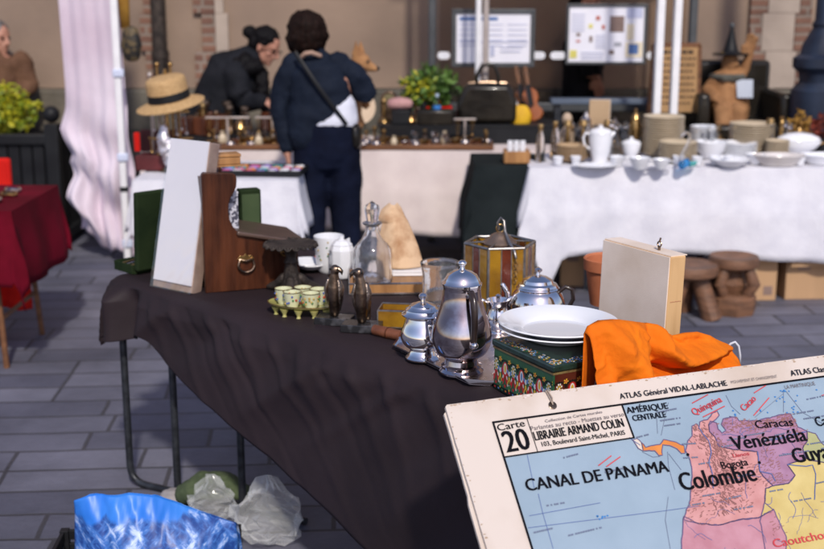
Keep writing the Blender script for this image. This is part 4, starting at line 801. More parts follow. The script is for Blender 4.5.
j = MB(); j.tube([sh_l + V(.02, 0, -.01), mid(sh_l, el_l, .5) + V(-.012, 0, 0), el_l, wr_l + V(0, 0, .03)], [.075, .066, .057, .047], 14, dome=True); fuse(j, 'sleeve', M_navy, wo, .010, 3, .022, .06)
j = MB(); j.tube([sh_r + V(-.02, 0, -.01), mid(sh_r, el_r, .5) + V(.01, 0, 0), el_r, wr_r + V(.03, 0, 0)], [.070, .068, .062, .05], 14, dome=True); fuse(j, 'sleeve', M_navy, wo, .010, 3, .022, .06)
MB().tube([pz(301, 58) + V(0, -.07, 0), pz(307, 52.5) + V(0, -.10, 0), pz(313, 51.5) + V(0, -.11, 0), pz(321, 55) + V(0, -.08, 0)], .012, 8, dome=True).build('collar', mat('tan_collar', (.42, .27, .2), rough=.8), wo, smooth=180)
s_ = MB(); s_.tube([pz(327, 130), pz(327, 120), pz(325, 106)], [(.160, .120), (.170, .128), (.166, .124)], 22, side=(1, 0, 0), dome=True); fuse(s_, 'shirt', M_shirt, wo, .011, 3, .006, .06)
t_ = MB(); t_.tube([hip + V(-.005, 0, -.12), hip + V(-.005, 0, .02)], [(.168, .128), (.172, .130)], 20, side=(1, 0, 0), dome=True)
for hx_, kn, ft in ((-.08, kneeL, fl), (.08, kneeR, fr)): t_.tube([hip + V(hx_, 0, -.06), mid(hip + V(hx_ * 1.1, 0, 0), kn, .5), kn, ft + V(0, 0, .02)], [.102, .094, .084, .088], 16, dome=True)
fuse(t_, 'trousers', M_jeans, wo, .012, 3, .015, .1)
h_ = MB(); h_.ell(hd + V(0, -.005, .035), (.103, .112, .092), 20, 14); h_.ell(hd + V(-.003, -.03, -.005), (.102, .086, .088), 20, 14); h_.tube([hd + V(-.075, -.02, -.02), hd + V(-.082, -.015, -.075)], [.040, .020], 10, dome=True); h_.tube([hd + V(.08, -.02, -.0), hd + V(.076, .0, -.072)], [.040, .020], 10, dome=True); h_.tube([hd + V(0, -.065, -.05), hd + V(0, -.055, -.085)], [(.075, .04), (.06, .022)], 12, side=(1, 0, 0), dome=True)
fuse(h_, 'hair', M_hair, wo, .008, 2, .022, .035)
sp = MB(); pts = []
for i in range(13):
    t = i / 12; q = pz(297 + 51 * t, 51 + 72 * t); pts.append(q + V(0, -.115 - .045 * math.sin(math.pi * min(1, t * 1.1)), 0))
sp.tube(pts, [(.011, .004)] * 13, 8, side=(.55, 0, .45)); sp.build('bag_strap', M_black, wo, smooth=60)
bg = MB(); bg.tube([pz(352, 128) + V(.02, -.02, 0), pz(353, 143) + V(.02, -.02, 0)], [(.03, .07), (.03, .075)], 14, side=(1, 0, 0), dome=True); bg.build('shoulder_bag', M_leather, wo, smooth=180)
for ft in (fl, fr): q = MB(); q.tube([ft + V(0, -.07, -.03), ft + V(0, .02, -.025), ft + V(0, .13, -.045)], [(.042, .042), (.044, .04), (.036, .024)], 12, side=(1, 0, 0), dome=True); q.build('shoe', M_black, wo, smooth=180)

# dog in her arms
M_fur = mat('tan_fur', (.40, .205, .085), (.22, .10, .04), scale=9, rough=.9, bump=.6, bscale=70, lo=.3, hi=.6)
dg = thing('dog', 'small tan dog with pointed ears held in the arm of the woman', 'dog', (0, 0, 0)); Yd = Y + .17
dz = lambda px, py, dy=0: PY(px, py, Yd + dy)
q = MB(); f_ = V(1, .1, -.12).normalized()
hc = dz(361, 63)
q.ell(hc, (.057, .050, .054)); q.tube([hc + f_ * .02 + V(0, 0, -.008), hc + f_ * .055 + V(0, 0, -.018), hc + f_ * .080 + V(0, 0, -.024)], [.040, .026, .017], 12, dome=True)
for s_, dy in ((-.018, -.025), (.004, .028)): q.tube([hc + V(s_ - .002, dy, .025), hc + V(s_ - .006, dy * 1.2, .06), hc + V(s_ - .008, dy * 1.5, .118)], [(.030, .016), (.023, .010), (.003, .003)], 10, side=(1, 0, 0), dome=True)
q.tube([hc + V(-.012, 0, -.01), dz(352, 76), dz(348, 92)], [.034, .045, .06], 12, dome=True)
q.tube([dz(349, 88), dz(351, 106), dz(352, 122)], [(.062, .07), (.06, .068), (.05, .06)], 14, dome=True)
q.tube([dz(354, 90), dz(362, 100, .04), dz(368, 105, .05)], [.026, .017, .015], 10, dome=True); q.tube([dz(350, 92, .08), dz(360, 103, .11), dz(366, 107, .11)], [.026, .017, .015], 10, dome=True)
q.tube([dz(354, 114), dz(361, 124), dz(357, 132), dz(361, 137)], [.036, .024, .014, .013], 10, dome=True); q.tube([dz(352, 116, .07), dz(359, 125, .08), dz(355, 133, .08), dz(359, 138, .08)], [.036, .024, .014, .013], 10, dome=True)
q.tube([dz(350, 124), dz(346, 134), dz(350, 142)], [.016, .013, .007], 8, dome=True)
fuse(q, 'body', M_fur, dg, .006, 2, .008, .02)
MB().ell(hc + f_ * .088 + V(0, 0, -.020), (.015, .014, .012), 10, 8).build('nose', M_black, dg, smooth=180)
for dy in (-.028, .028): MB().ell(hc + f_ * .036 + V(0, dy * 1.25, .012), .010, 8, 6).build('eye', M_black, dg, smooth=180)
tag(MB().lathe([(0, 0), (15 * k, 0), (18 * k, .01), (18 * k, .016), (14 * k, .012), (0, .012)], 36, M=TR((0, 0, 18 * k), R(20), R(78))).build('leaning_plate', mat('cream_plate', (.62, .48, .33), (.5, .37, .25), rough=.3), loc=onm(358, 130, .10)), 'round cream plate standing on the stall beside the dog', 'plate')

# seller leaning over the stall, in black
se = person('dark haired seller in a black coat leaning over the long stall', (0, 0, 0)); Y2 = 8.12
sz_ = lambda px, py, dy=0: PY(px, py, Y2 + dy)
hc = sz_(266, 47); b = MB(); Mhd = head(b, hc, V(.85, -.30, -.45), V(.45, -.1, .85))
b.tube([hc + V(-.05, .01, -.07), sz_(246, 62)], .052, 12, dome=True)
pel = sz_(213, 122); chs = sz_(235, 72)
b.tube([pel, sz_(222, 98), chs, sz_(247, 60)], [(.15, .12), (.14, .11), (.16, .12), (.07, .06)], 16, side=(0, 1, 0), dome=True)
hand_r = sz_(265, 101, -.25); el = sz_(246, 104, -.15)
b.tube([sz_(240, 76, -.15), el, hand_r], [.046, .04, .027], 12, dome=True); hand(b, hand_r, V(.8, -.2, -.55), V(.3, -.3, .9), -1, .7)
hand_l = sz_(272, 112, .05); b.tube([sz_(248, 74, .12), sz_(262, 98, .12), hand_l], [.046, .04, .027], 12, dome=True); hand(b, hand_l, V(.6, -.5, -.6), V(.2, -.2, .9), 1, .7)
for s_ in (-.1, .1): b.tube([pel + V(0, s_, -.02), V(pel.x - .02, Y2 + s_, .46), V(pel.x - .03, Y2 + s_, .06)], [.085, .055, .04], 12, dome=True); b.tube([V(pel.x - .05, Y2 + s_, .035), V(pel.x + .12, Y2 + s_, .03)], [.035, .03], 10, dome=True)
fuse(b, 'body', M_skin, se, .0075, 3); eyes(Mhd, se)
j = MB(); j.tube([pel + V(0, 0, -.25), pel, sz_(222, 98), chs, sz_(249, 60)], [(.24, .23), (.20, .22), (.185, .18), (.19, .17), (.10, .10)], 20, side=(1, 0, 0), dome=True)
j.tube([sz_(236, 74, -.14), sz_(240, 94, -.18), el, hand_r + V(-.03, 0, .0)], [.085, .078, .07, .052], 14, dome=True); j.tube([sz_(246, 72, .12), sz_(262, 98, .12), hand_l + V(-.03, 0, .03)], [.08, .065, .05], 14, dome=True)
fuse(j, 'coat', M_blackcoat, se, .012, 3, .018, .09)
j = MB(); j.tube([sz_(236, 64, -.09), sz_(246, 70, -.12), sz_(256, 66, -.09), sz_(262, 74, -.06), sz_(263, 92, -.10)], [.05, .06, .055, .05, .045], 12, dome=True); j.tube([sz_(236, 62, .08), sz_(248, 58, .0), sz_(246, 60, -.09)], [.05, .05, .05], 12, dome=True); fuse(j, 'scarf', M_blackhair, se, .010, 2, .03, .04)
for s_ in (-.1, .1): MB().tube([V(pel.x - .02, Y2 + s_, .62), V(pel.x - .02, Y2 + s_, .4), V(pel.x - .03, Y2 + s_, .05)], [.10, .08, .07], 14).build('trouser_leg', M_black, se, smooth=180)
for s_ in (-.1, .1): MB().tube([V(pel.x - .06, Y2 + s_, .04), V(pel.x + .15, Y2 + s_, .035)], [(.045, .04), (.035, .03)], 12, dome=True).build('shoe', M_black, se, smooth=180)
h_ = MB(); h_.ell((0, -.024, .052), (.088, .094, .082), 18, 12, Mhd); h_.ell((0, -.062, .0), (.082, .064, .09), 16, 10, Mhd); h_.ell((0, -.150, .03), (.046, .05, .046), 14, 10, Mhd)
fuse(h_, 'hair', M_blackhair, se, .008, 2, .02, .03)
gl_ = MB()
for s_ in (-1, 1): gl_.tube([(s_ * .033 + .022 * math.cos(a * .6), .096, .004 + .018 * math.sin(a * .6)) for a in range(11)], .0022, 5, closed=True, M=Mhd); gl_.tube([(s_ * .056, .094, .008), (s_ * .08, .0, .0)], .0022, 5, M=Mhd)
gl_.build('glasses', M_black, se)

# man at the left edge
mn = person('grey haired man in a brown jacket behind the planter at left edge', (0, 0, 0)); Y3 = 8.72
mz = lambda px, py, dy=0: PY(px, py, Y3 + dy)
hc = mz(-2, 38); b = MB(); Mhd = head(b, hc, V(.9, -.5, -.1), V(0, 0, 1)); b.tube([hc + V(-.02, 0, -.06), mz(-5, 54)], .052, 12, dome=True)
b.tube([mz(-4, 112), mz(-4, 85), mz(-4, 62), mz(-5, 52)], [(.15, .10), (.14, .10), (.16, .10), (.06, .055)], 16, side=(1, 0, 0), dome=True)
for s_ in (-1, 1):
    a0 = mz(-4, 60) + V(s_ * .19, 0, 0); a1 = mz(-4, 86) + V(s_ * .25, -.03, 0); a2 = mz(-4, 104) + V(s_ * .16, -.24, 0)
    b.tube([a0, a1, a2], [.05, .042, .03], 12, dome=True); hand(b, a2, V(-s_ * .5, -.8, -.1), V(0, -.2, 1), s_, .6)
    b.tube([mz(-4, 112) + V(s_ * .09, 0, 0), V(mz(-4, 112).x + s_ * .1, Y3 - .02, .42), V(mz(-4, 112).x + s_ * .1, Y3, .06)], [.09, .06, .045], 12, dome=True); b.tube([V(mz(-4, 112).x + s_ * .1, Y3 + .04, .035), V(mz(-4, 112).x + s_ * .1, Y3 - .14, .03)], [.036, .03], 10, dome=True)
fuse(b, 'body', M_skin, mn, .009, 3); eyes(Mhd, mn)
j = MB(); j.tube([mz(-4, 116), mz(-4, 86), mz(-4, 64), mz(-5, 55)], [(.20, .15), (.19, .15), (.215, .145), (.09, .08)], 18, side=(1, 0, 0), dome=True)
for s_ in (-1, 1):
    a0 = mz(-4, 62) + V(s_ * .18, 0, 0); a1 = mz(-4, 86) + V(s_ * .25, -.03, 0); a2 = mz(-4, 103) + V(s_ * .17, -.21, 0); j.tube([a0, a1, a2], [.08, .066, .05], 14, dome=True)
fuse(j, 'jacket', weave('brown_wool', (.15, .08, .048), (.10, .052, .032), scale=9, bump=.4, fine=90), mn, .012, 3, .03, .09)
for s_ in (-1, 1): MB().tube([V(mz(-4, 112).x + s_ * .09, Y3, .74), V(mz(-4, 112).x + s_ * .1, Y3 - .02, .42), V(mz(-4, 112).x + s_ * .1, Y3, .05)], [.11, .085, .07], 14, dome=True).build('trouser_leg', M_jeans, mn, smooth=180)
h_ = MB(); h_.ell((0, -.022, .050), (.084, .094, .080), 18, 12, Mhd); h_.ell((0, -.055, -.005), (.080, .062, .08), 16, 10, Mhd); fuse(h_, 'hair', M_grayhair, mn, .008, 2, .015, .03)

# passer-by half hidden behind the notice board
pb = person('passer-by in black half hidden behind the large notice board', (0, 0, 0)); Y4 = 8.62
qz = lambda px, py, dy=0: PY(px, py, Y4 + dy); X0 = qz(583, 70).x
b = MB(); Mhd = head(b, V(X0, Y4, 1.60), V(1, -.1, 0), V(0, 0, 1)); b.tube([V(X0, Y4, 1.40), V(X0, Y4, 1.56)], .05, 12, dome=True)
b.tube([V(X0, Y4, .86), V(X0, Y4, 1.08), V(X0, Y4, 1.30), V(X0, Y4, 1.42)], [(.12, .16), (.10, .14), (.12, .18), (.06, .07)], 16, side=(1, 0, 0), dome=True)
ha_ = qz(596, 76, -.2); b.tube([V(X0, Y4 - .19, 1.36), V(X0 + .03, Y4 - .24, 1.10), ha_], [.05, .042, .028], 12, dome=True); hand(b, ha_, V(.25, 0, -1), V(0, -1, 0), 1, .5); hb_ = V(X0 - .06, Y4 + .24, .88); b.tube([V(X0, Y4 + .19, 1.36), V(X0 - .03, Y4 + .24, 1.10), hb_], [.05, .042, .028], 12, dome=True); hand(b, hb_, V(-.1, 0, -1), V(0, 1, 0), -1, .5)
for s_, fx in ((-.09, .12), (.09, -.14)): b.tube([V(X0, Y4 + s_, .84), V(X0 + fx * .6, Y4 + s_, .46), V(X0 + fx, Y4 + s_, .07)], [.085, .058, .042], 12, dome=True); b.tube([V(X0 + fx - .05, Y4 + s_, .035), V(X0 + fx + .12, Y4 + s_, .03)], [.036, .03], 10, dome=True)
fuse(b, 'body', M_skin, pb, .009, 3); eyes(Mhd, pb)
j = MB(); j.tube([V(X0, Y4, .84), V(X0, Y4, 1.05), V(X0, Y4, 1.30), V(X0, Y4, 1.43)], [(.15, .19), (.14, .175), (.15, .21), (.08, .08)], 18, side=(1, 0, 0), dome=True); j.tube([V(X0, Y4 - .18, 1.36), V(X0 + .03, Y4 - .24, 1.10), ha_ + V(-.01, 0, .04)], [.075, .065, .05], 14, dome=True); j.tube([V(X0, Y4 + .18, 1.36), V(X0 - .03, Y4 + .24, 1.10), hb_ + V(0, 0, .04)], [.075, .065, .05], 14, dome=True); fuse(j, 'coat', M_blackcoat, pb, .013, 3, .03, .09)
for s_, fx in ((-.09, .12), (.09, -.14)): MB().tube([V(X0, Y4 + s_, .86), V(X0 + fx * .6, Y4 + s_, .46), V(X0 + fx, Y4 + s_, .05)], [.115, .085, .07], 14, dome=True).build('trouser_leg', M_black, pb, smooth=180)
h_ = MB(); h_.ell((0, -.022, .050), (.084, .094, .080), 18, 12, Mhd); h_.ell((0, -.055, -.02), (.082, .062, .10), 16, 10, Mhd); fuse(h_, 'hair', M_blackhair, pb, .008, 2, .015, .03)

# life-size seated clown dummy at the right
du = thing('clown_dummy', 'seated brown clown dummy with a pointed hat raising one arm', 'dummy', (0, 0, 0)); Y5 = 7.95
cz = lambda px, py, dy=0: PY(px, py, Y5 + dy)
M_tanc = weave('tan_sackcloth', (.36, .19, .09), (.24, .12, .055), scale=10, bump=.4, fine=90)
b = MB(); hc = cz(730, 63)
b.ell(hc, (.055, .06, .07)); b.ell(hc + V(.03, -.045, -.005), (.02, .02, .02)); b.tube([hc, cz(728, 76)], .035, 10, dome=True)
b.tube([cz(730, 112), cz(728, 95), cz(728, 80)], [(.13, .12), (.12, .10), (.10, .08)], 16, side=(1, 0, 0), dome=True)
b.tube([cz(737, 80), cz(744, 70), cz(748, 60)], [.045, .036, .028], 12, dome=True); hand(b, cz(748, 59), V(.1, 0, 1), V(0, 1, 0), 1, .4, 1.0)
b.tube([cz(718, 80), cz(708, 92), cz(714, 98, -.15)], [.055, .05, .032], 12, dome=True); hand(b, cz(714, 98, -.15), V(.6, -.5, -.3), V(0, -.3, 1), -1, .5)
for px, kx in ((722, 722), (736, 738)): b.tube([cz(px, 112), cz(kx, 111, -.26), cz(kx, 152, -.30)], [.065, .055, .04], 12, dome=True); b.tube([cz(kx, 154, -.28), cz(kx, 157, -.44)], [.04, .035], 10, dome=True)
fuse(b, 'figure', M_tanc, du, .008, 3, .012, .05)
MB().lathe([(.04, 0), (.10, .01), (.115, -.01), (.10, -.035), (.045, -.02)], 22, c=tuple(cz(728, 75)), lobes=9, amp=.1, closed=True).build('ruff', mat('grey_ruff', (.10, .10, .085), rough=.9), du, smooth=60)
q = MB(); q.lathe([(.115, -.004), (.118, .004), (.06, .012), (.045, .03), (.026, .10), (.012, .165), (0, .17)], 24, c=tuple(hc + V(0, 0, .055))); q.build('pointed_hat', M_black, du, smooth=50)
MB().ell(hc + V(0, 0, .235), (.018, .018, .022)).build('pompom', M_shpost, du, smooth=180)
MB().lathe([(.045, .0), (.075, .008), (.045, .02)], 20, c=tuple(hc + V(-.01, 0, .05)), closed=True).build('hat_band', mat('ochre_band', (.5, .3, .05), rough=.7), du)
cc = thing('dark_armchair', 'dark armchair under the seated clown dummy', 'chair', cz(732, 118) * 1); cc.location.z = 0
zs = cz(732, 119).z
MB().box((0, -.10, zs - .08), (.52, .52, .16)).build('seat', M_leather, cc, bev=.03); MB().box((.02, .20, zs + .12), (.52, .10, .50)).build('backrest', M_leather, cc, bev=.03)
for s_ in (-1, 1): MB().box((s_ * .26, -.08, zs + .06), (.08, .48, .26)).build('armrest', M_leather, cc, bev=.025)
for a, b_ in ((-1, -1), (1, -1), (1, 1), (-1, 1)): MB().tube([(a * .22, b_ * .2 - .08, zs - .15), (a * .23, b_ * .22 - .08, 0)], .02).build('leg', M_wood, cc)
tag(MB().prism([(-.05, 0), (.05, 0), (.055, .12), (-.055, .12)], -.004, .004, TR((0, 0, 0), 0, R(70))).build('blue_tablet', mat('pale_blue_slate', (.25, .30, .40), rough=.3), loc=cz(745, 98, -.12)), 'pale blue slate leaning beside the clown dummy', 'slate')
# ------------------------------------------------------------------ the near table
FR = V(.327, 2.615); TA = V(.327 + 1.006, 2.615 - 3.97).normalized(); TB = V(-TA.y, TA.x); TL_, TD = 1.90, .74; FL = FR - TA * TL_
ANG = math.atan2(TA.y, TA.x)
H = .75
def T3(t, s, z): q = FL + TA * t + TB * s; return V(q.x, q.y, z)
nt = thing('folding_table', 'folding table with thin dark steel legs under the dark brown cloth', 'table', (FL.x, FL.y, 0), ANG)
MB().box((TL_ / 2, TD / 2, H - .038), (TL_ - .03, TD - .03, .026)).build('tabletop', M_woodl, nt, bev=.004)
def arc(p, c, q, n=6): return [p * (1 - t) ** 2 + c * 2 * t * (1 - t) + q * t * t for t in [i / n for i in range(n + 1)]]
def leg_l(px, py, top=.715): # local coords of a leg whose foot shows at (px,py)
    w = P(px, py, .012); d = V(w.x, w.y) - FL; return V(d.dot(TA), d.dot(TB), 0)
l1 = leg_l(131, 482); l3 = leg_l(243, 512); l2 = leg_l(178, 492)
f1 = [V(l1.x, l1.y, .72), V(l1.x, l1.y, .10)] + arc(V(l1.x, l1.y, .08), V(l1.x, l1.y, .014), l1 + (leg_l(300, 520) - l1).normalized() * .07 + V(0, 0, .014)) + [leg_l(306, 522) + V(0, 0, .014)]
MB().tube(f1, .0125, 12).build('leg_frame', M_dark, nt)
MB().tube([V(l2.x, l2.y, .72), V(l2.x, l2.y, .006)], .0125, 12).build('leg', M_dark, nt)
MB().tube([V(l3.x, l3.y, .72), V(l3.x, l3.y, .006)], .0125, 12).build('leg', M_dark, nt)
for s_ in (.08, TD - .08): MB().tube([V(TL_ - .16, s_, .72), V(TL_ - .16, s_, 0)], .0125, 12).build('leg', M_dark, nt)
# its cloth
CREASES = [(.26, .55, .022, .026, .12), (.36, .8, .020, .020, .20), (.43, 1.0, .014, -.014, .16), (.55, .9, .024, .028, .16), (.62, 1.1, .016, -.018, .22), (.74, .7, .022, .024, .14), (.86, .95, .018, .018, .22), (1.0, .6, .024, .026, .15), (1.08, .8, .015, -.016, .2), (1.2, .7, .022, .022, .18), (1.34, .5, .02, .022, .15), (1.5, .6, .022, .02, .2), (1.66, .4, .02, .02, .15)]
DROP = [(-.25, .19), (.02, .19), (.10, .185), (.17, .17), (.21, .14), (.25, .15), (.33, .185), (.40, .22), (.57, .275), (.75, .325), (.92, .37), (1.06, .41), (1.2, .45), (1.4, .52), (1.6, .60), (2.2, .70)]
us = [-.20 + .20 * i / 10 for i in range(10)] + [TL_ * i / 150 for i in range(151)] + [TL_ + .30 * i / 12 for i in range(1, 13)]
nv_top, nv_dr = 40, 44; pts = []
for j in range(nv_top + nv_dr + 9):
    for u_ in us:
        if j < 8: sv = TD + .22 * (8 - j) / 8
        elif j <= 8 + nv_top: sv = TD * (1 - (j - 8) / nv_top)
        else: sv = -lerp_tab(DROP, u_) * (j - 8 - nv_top) / nv_dr
        ex = max(0, -u_, u_ - TL_); ey = max(0, -sv, sv - TD); t = min(max(u_, 0), TL_); s_ = min(max(sv, 0), TD)
        sx_ = -1 if u_ < 0 else 1; sy_ = -1 if sv < 0 else 1
        n1 = noise.noise(V(u_ * 2.2, sv * 2.2, 3.1)); n2 = noise.noise(V(u_ * 6, sv * 5, 9.1))
        z = H + .0015 + .0022 * n2 + .003 * max(0, 1 - 7 * abs(noise.noise(V(u_ * 1.8 + sv * 1.2, sv * 1.5, 6)))) * (1 if sv < .14 or u_ < .5 else 0)
        # lengthwise soft ridges on the top and at the edge
        edge = max(0, 1 - s_ / .05) if sv >= 0 else 1
        z -= .012 * edge ** 3 if not ey else .012
        if ey or ex:
            h = max(ex, ey) + (.15 * min(ex, ey)); z -= h * .985
            k_ = min(1, ey / .05)
            diag = u_ * .8 + ey * 1.1                     # folds run down and to the right
            fo = .018 * math.sin(diag * 9 + 1.5 * n1) + .010 * math.sin(diag * 21 + 2 * n1) + .012 * n2
            lf = math.exp(-((u_ - .10) / .09) ** 2) * .05 * math.sin((u_ - .02) * 36)
            crease = .62 * sum(a_ * math.exp(-((u_ - t0 - sl * ey) / w_) ** 2) * math.exp(-ey / ln) for t0, sl, w_, a_, ln in CREASES) * min(1, ey / .035) if sv < 0 else 0
            if ey: s_ += sy_ * (.010 + k_ * (.014 + fo * min(1, ey / .1) * max(.12, 1 - ey / max(.2, lerp_tab(DROP, u_))) + ey * (.11 if sy_ < 0 else .02)) + crease + (lf * k_ if sy_ < 0 else 0) + k_ * .020 * max(0, 1 - ey / .34) * max(0, 1 - 5 * abs(noise.noise(V(diag * 3.4, ey * 1.3 + u_ * .6, 4)))))
            if ex: t += sx_ * (.008 + min(1, ex / .1) * (.018 + .014 * math.sin(sv * 17)))
        p = T3(t, s_, z); pts.append((p.x, p.y, p.z))
n = len(us); q = MB(); q.add(pts, [[j * n + i, j * n + i + 1, (j + 1) * n + i + 1, (j + 1) * n + i] for j in range(nv_top + nv_dr + 8) for i in range(n - 1)])
tag(q.build('tablecloth', M_brown, smooth=180, solid=.0025), 'dark brown cloth draped slantwise over the near table', 'tablecloth')
H = .7535
# ---------------- green baize case, left end
pa, pb_ = P(113, 269, H), P(136, 276, H)
gc = thing('cutlery_case', 'open green lined case with metal cutlery at the left table end', 'case', P(130, 273, H) + V(.03, .07, 0), math.atan2(pb_.y - pa.y, pb_.x - pa.x))
w_, d_ = .115, .15
q = MB()
q.box((0, 0, .006), (w_, d_, .012))
for c, s_ in (((0, -d_ / 2, .016), (w_, .008, .032)), ((0, d_ / 2, .016), (w_, .008, .032)), ((-w_ / 2, 0, .016), (.008, d_ - .008, .032)), ((w_ / 2, 0, .016), (.008, d_ - .008, .032))): q.box(c, s_)
q.build('tray', M_felt, gc, smooth=0, bev=.002)
MB().box((.012, .0, .15), (.024, .17, .27), M=TR((.06, .01, 0), 0, 0, R(4))).build('lid', M_felt, gc, smooth=0, bev=.006)
MB().box((-.0015, .0, .15), (.003, .145, .24), M=TR((.06, .01, 0), 0, 0, R(4))).build('lid_lining', mat('baize_light', (.055, .085, .035), (.035, .06, .024), rough=.95), gc, smooth=0)
for i in range(4):
    q = MB(); q.tube([(-.045 + i * .028, -.07, .020), (-.045 + i * .028, .0, .026), (-.043 + i * .028, .05, .024)], [(.005, .003), (.0035, .003), (.010, .004)], 8, side=(1, 0, 0), dome=True); q.build('cutlery', M_silverdull if i % 2 else M_brass, gc, smooth=180)
# ---------------- white wrapped panel leaning on the cabinet
a_, b_ = P(151, 286, H), P(192, 294.5, H); d_ = (b_ - a_); W_ = .185; rz = math.atan2(d_.y, d_.x)
wp = thing('wrapped_panel', 'white panel in clear film leaning against the walnut box', 'panel', a_ + d_ / 2, rz)
M_ = TR((0, 0, 0), 0, R(-13)); ph_ = .485
q = MB(); q.box((0, .024, ph_ / 2), (W_ - .004, .042, ph_ - .004), M=M_); q.build('card_backing', mat('tan_edge', (.40, .29, .23), (.28, .19, .15), scale=20, rough=.8), wp, smooth=0, bev=.002)
M_wp = mat('panel_white', (.82, .79, .82), (.78, .75, .78), scale=2, rough=.6)
MB().box((0, .0005, ph_ / 2 + .012), (W_ - .012, .005, ph_ - .026), M=M_).build('face_sheet', M_wp, wp, smooth=0)
M_film = bpy.data.materials.new('clear_film'); M_film.use_nodes = True
n_ = M_film.node_tree.nodes; lk = M_film.node_tree.links; n_.remove(n_['Principled BSDF']); tr = n_.new('ShaderNodeBsdfTransparent'); gs = n_.new('ShaderNodeBsdfGlossy'); gs.inputs['Roughness'].default_value = .12; mx = n_.new('ShaderNodeMixShader'); mx.inputs[0].default_value = .16
lk.new(tr.outputs[0], mx.inputs[1]); lk.new(gs.outputs[0], mx.inputs[2]); lk.new(mx.outputs[0], n_['Material Output'].inputs[0])
def film(u, v):
    x = (u - .5) * (W_ + .004); z = v * ph_; y = -.0042 - .0040 * abs(noise.noise(V(x * 26 - z * 14, z * 8, 2))) * (.5 + 3 * max(0, .45 - v)); return (x, y, z)
MB().grid(film, 30, 60, M=M_).build('film', M_film, wp, smooth=180)
def film2(u, v):
    y = u * .052 - .003; z = v * ph_; x = W_ / 2 + .0015 + .002 * abs(noise.noise(V(y * 60, z * 25, 7))); return (x, y, z)
MB().grid(film2, 14, 60, M=M_).build('side_film', M_film, wp, smooth=180)
# ---------------- walnut stepped box with ring handle
a_, b_ = P(206, 293.5, H), P(301, 285, H); d_ = b_ - a_; rz = math.atan2(d_.y, d_.x); Lc = d_.length
wb = thing('walnut_box', 'dark walnut box with a scrolled side and brass ring handle', 'box', a_, rz)
kk = Lc / 94                       # metres per photo pixel along the side
def px2(x, y): return ((x - 206) * kk, max(0, 293 - 8 * (x - 206) / 94 - y) * kk * 1.02)
prof = [(206, 293), (206, 182), (208, 179), (234, 179)]
prof += [(236 + 3.6 * math.sin(t), 184.5 - 5.5 * math.cos(t)) for t in [i * math.pi / 10 for i in range(1, 6)]]
prof += [(239, 191), (236.5, 196.5), (233, 202), (231, 208), (230.5, 215), (231.5, 222), (234.5, 229), (239, 234.5), (241, 237), (297, 245), (300, 285), (300, 293)]
poly = [px2(*p) for p in prof]
Dc = .24
MB().prism(poly, -.020, 0, TR((0, .0, 0), 0, R(90))).build('scrolled_side', M_wood, wb, smooth=30, bev=.0025)
MB().prism(poly, -.020, 0, TR((0, Dc - .02, 0), 0, R(90))).build('scrolled_side', M_wood, wb, smooth=30, bev=.0025)
q = MB(); q.box((.012, Dc / 2, px2(206, 240)[1] + .06), (.016, Dc - .042, px2(206, 182)[1] - .125)); q.box((.012, Dc / 2, px2(206, 265)[1] + .012), (.016, Dc - .042, px2(206, 240)[1] - .03)); q.box((Lc / 2, Dc / 2, .012), (Lc - .02, Dc - .042, .02)); q.box((Lc - .012, Dc / 2, px2(300, 247)[1] / 2), (.016, Dc - .042, px2(300, 247)[1] - .016)); q.build('carcass', M_wood, wb, smooth=0, bev=.002)
MB().box(((px2(302, 0)[0] - px2(237, 0)[0]) / 2 + .012, Dc / 2 + .004, .0075), (px2(302, 0)[0] - px2(237, 0)[0] + .024, Dc + .036, .013), M=TR((px2(237, 0)[0], 0, px2(241, 237)[1] + .002), 0, 0, R(12.5))).build('shelf_board', mat('worn_board', (.10, .062, .048), (.06, .035, .027), scale=5, rough=.35, stretch=(1, 6, 6), detail=7), wb, smooth=0, bev=.004)
q = MB(); cx, cz_ = px2(245.5, 263)
q.prism([(-.028, 0), (-.018, .012), (-.008, .010), (0, .018), (.008, .010), (.018, .012), (.028, 0), (.014, -.010), (-.014, -.010)], 0, .004, TR((cx, -.0035 + .004, cz_ + .012), 0, R(90))); q.build('handle_plate', M_brass, wb, smooth=0, bev=.001)
MB().tube([(cx + .026 * math.cos(a), -.010, cz_ - .006 + .026 * math.sin(a) * .9) for a in [math.pi * (1.0 + i / 16) for i in range(17)]] + [(cx + .020, -.008, cz_ + .012), (cx, -.009, cz_ + .006), (cx - .020, -.008, cz_ + .012)], .0042, 8, closed=True).build('ring_handle', M_bronze, wb)
cx, cz_ = px2(284, 253); q = MB(); q.tube([(cx + .012 * math.cos(a), -.006, cz_ + .010 * math.sin(a)) for a in [i * .6 for i in range(10)]], .0028, 6, closed=True); q.ell((cx, -.004, cz_ + .006), (.008, .004, .008)); q.build('escutcheon', M_brass, wb)
cz2 = P(232, 235, .0)
q = thing('green_box', 'green covered case behind the walnut box', 'case', a_ + V(.035, .30, 0), rz); MB().box((.075, .02, .140), (.075, .05, .28)).build('body', M_felt, q, bev=.005); MB().box((.075, -.007, .140), (.06, .003, .25)).build('panel_inlay', mat('baize_light', (.05, .08, .03)), q, smooth=0)
pb2 = thing('patterned_box', 'small black and white patterned box standing on the walnut shelf', 'box', a_ + V(math.cos(rz) * .098 - math.sin(rz) * .10, math.sin(rz) * .098 + math.cos(rz) * .10, .190), rz)
MB().box((.012, 0, .058), (.032, .09, .116)).build('body', mat('speckled_paper', (.55, .55, .62), (.06, .06, .09), scale=120, rough=.6, lo=.46, hi=.54), pb2, bev=.002); MB().box((.012, 0, .118), (.034, .092, .006)).build('lid_edge', M_white, pb2, smooth=0)
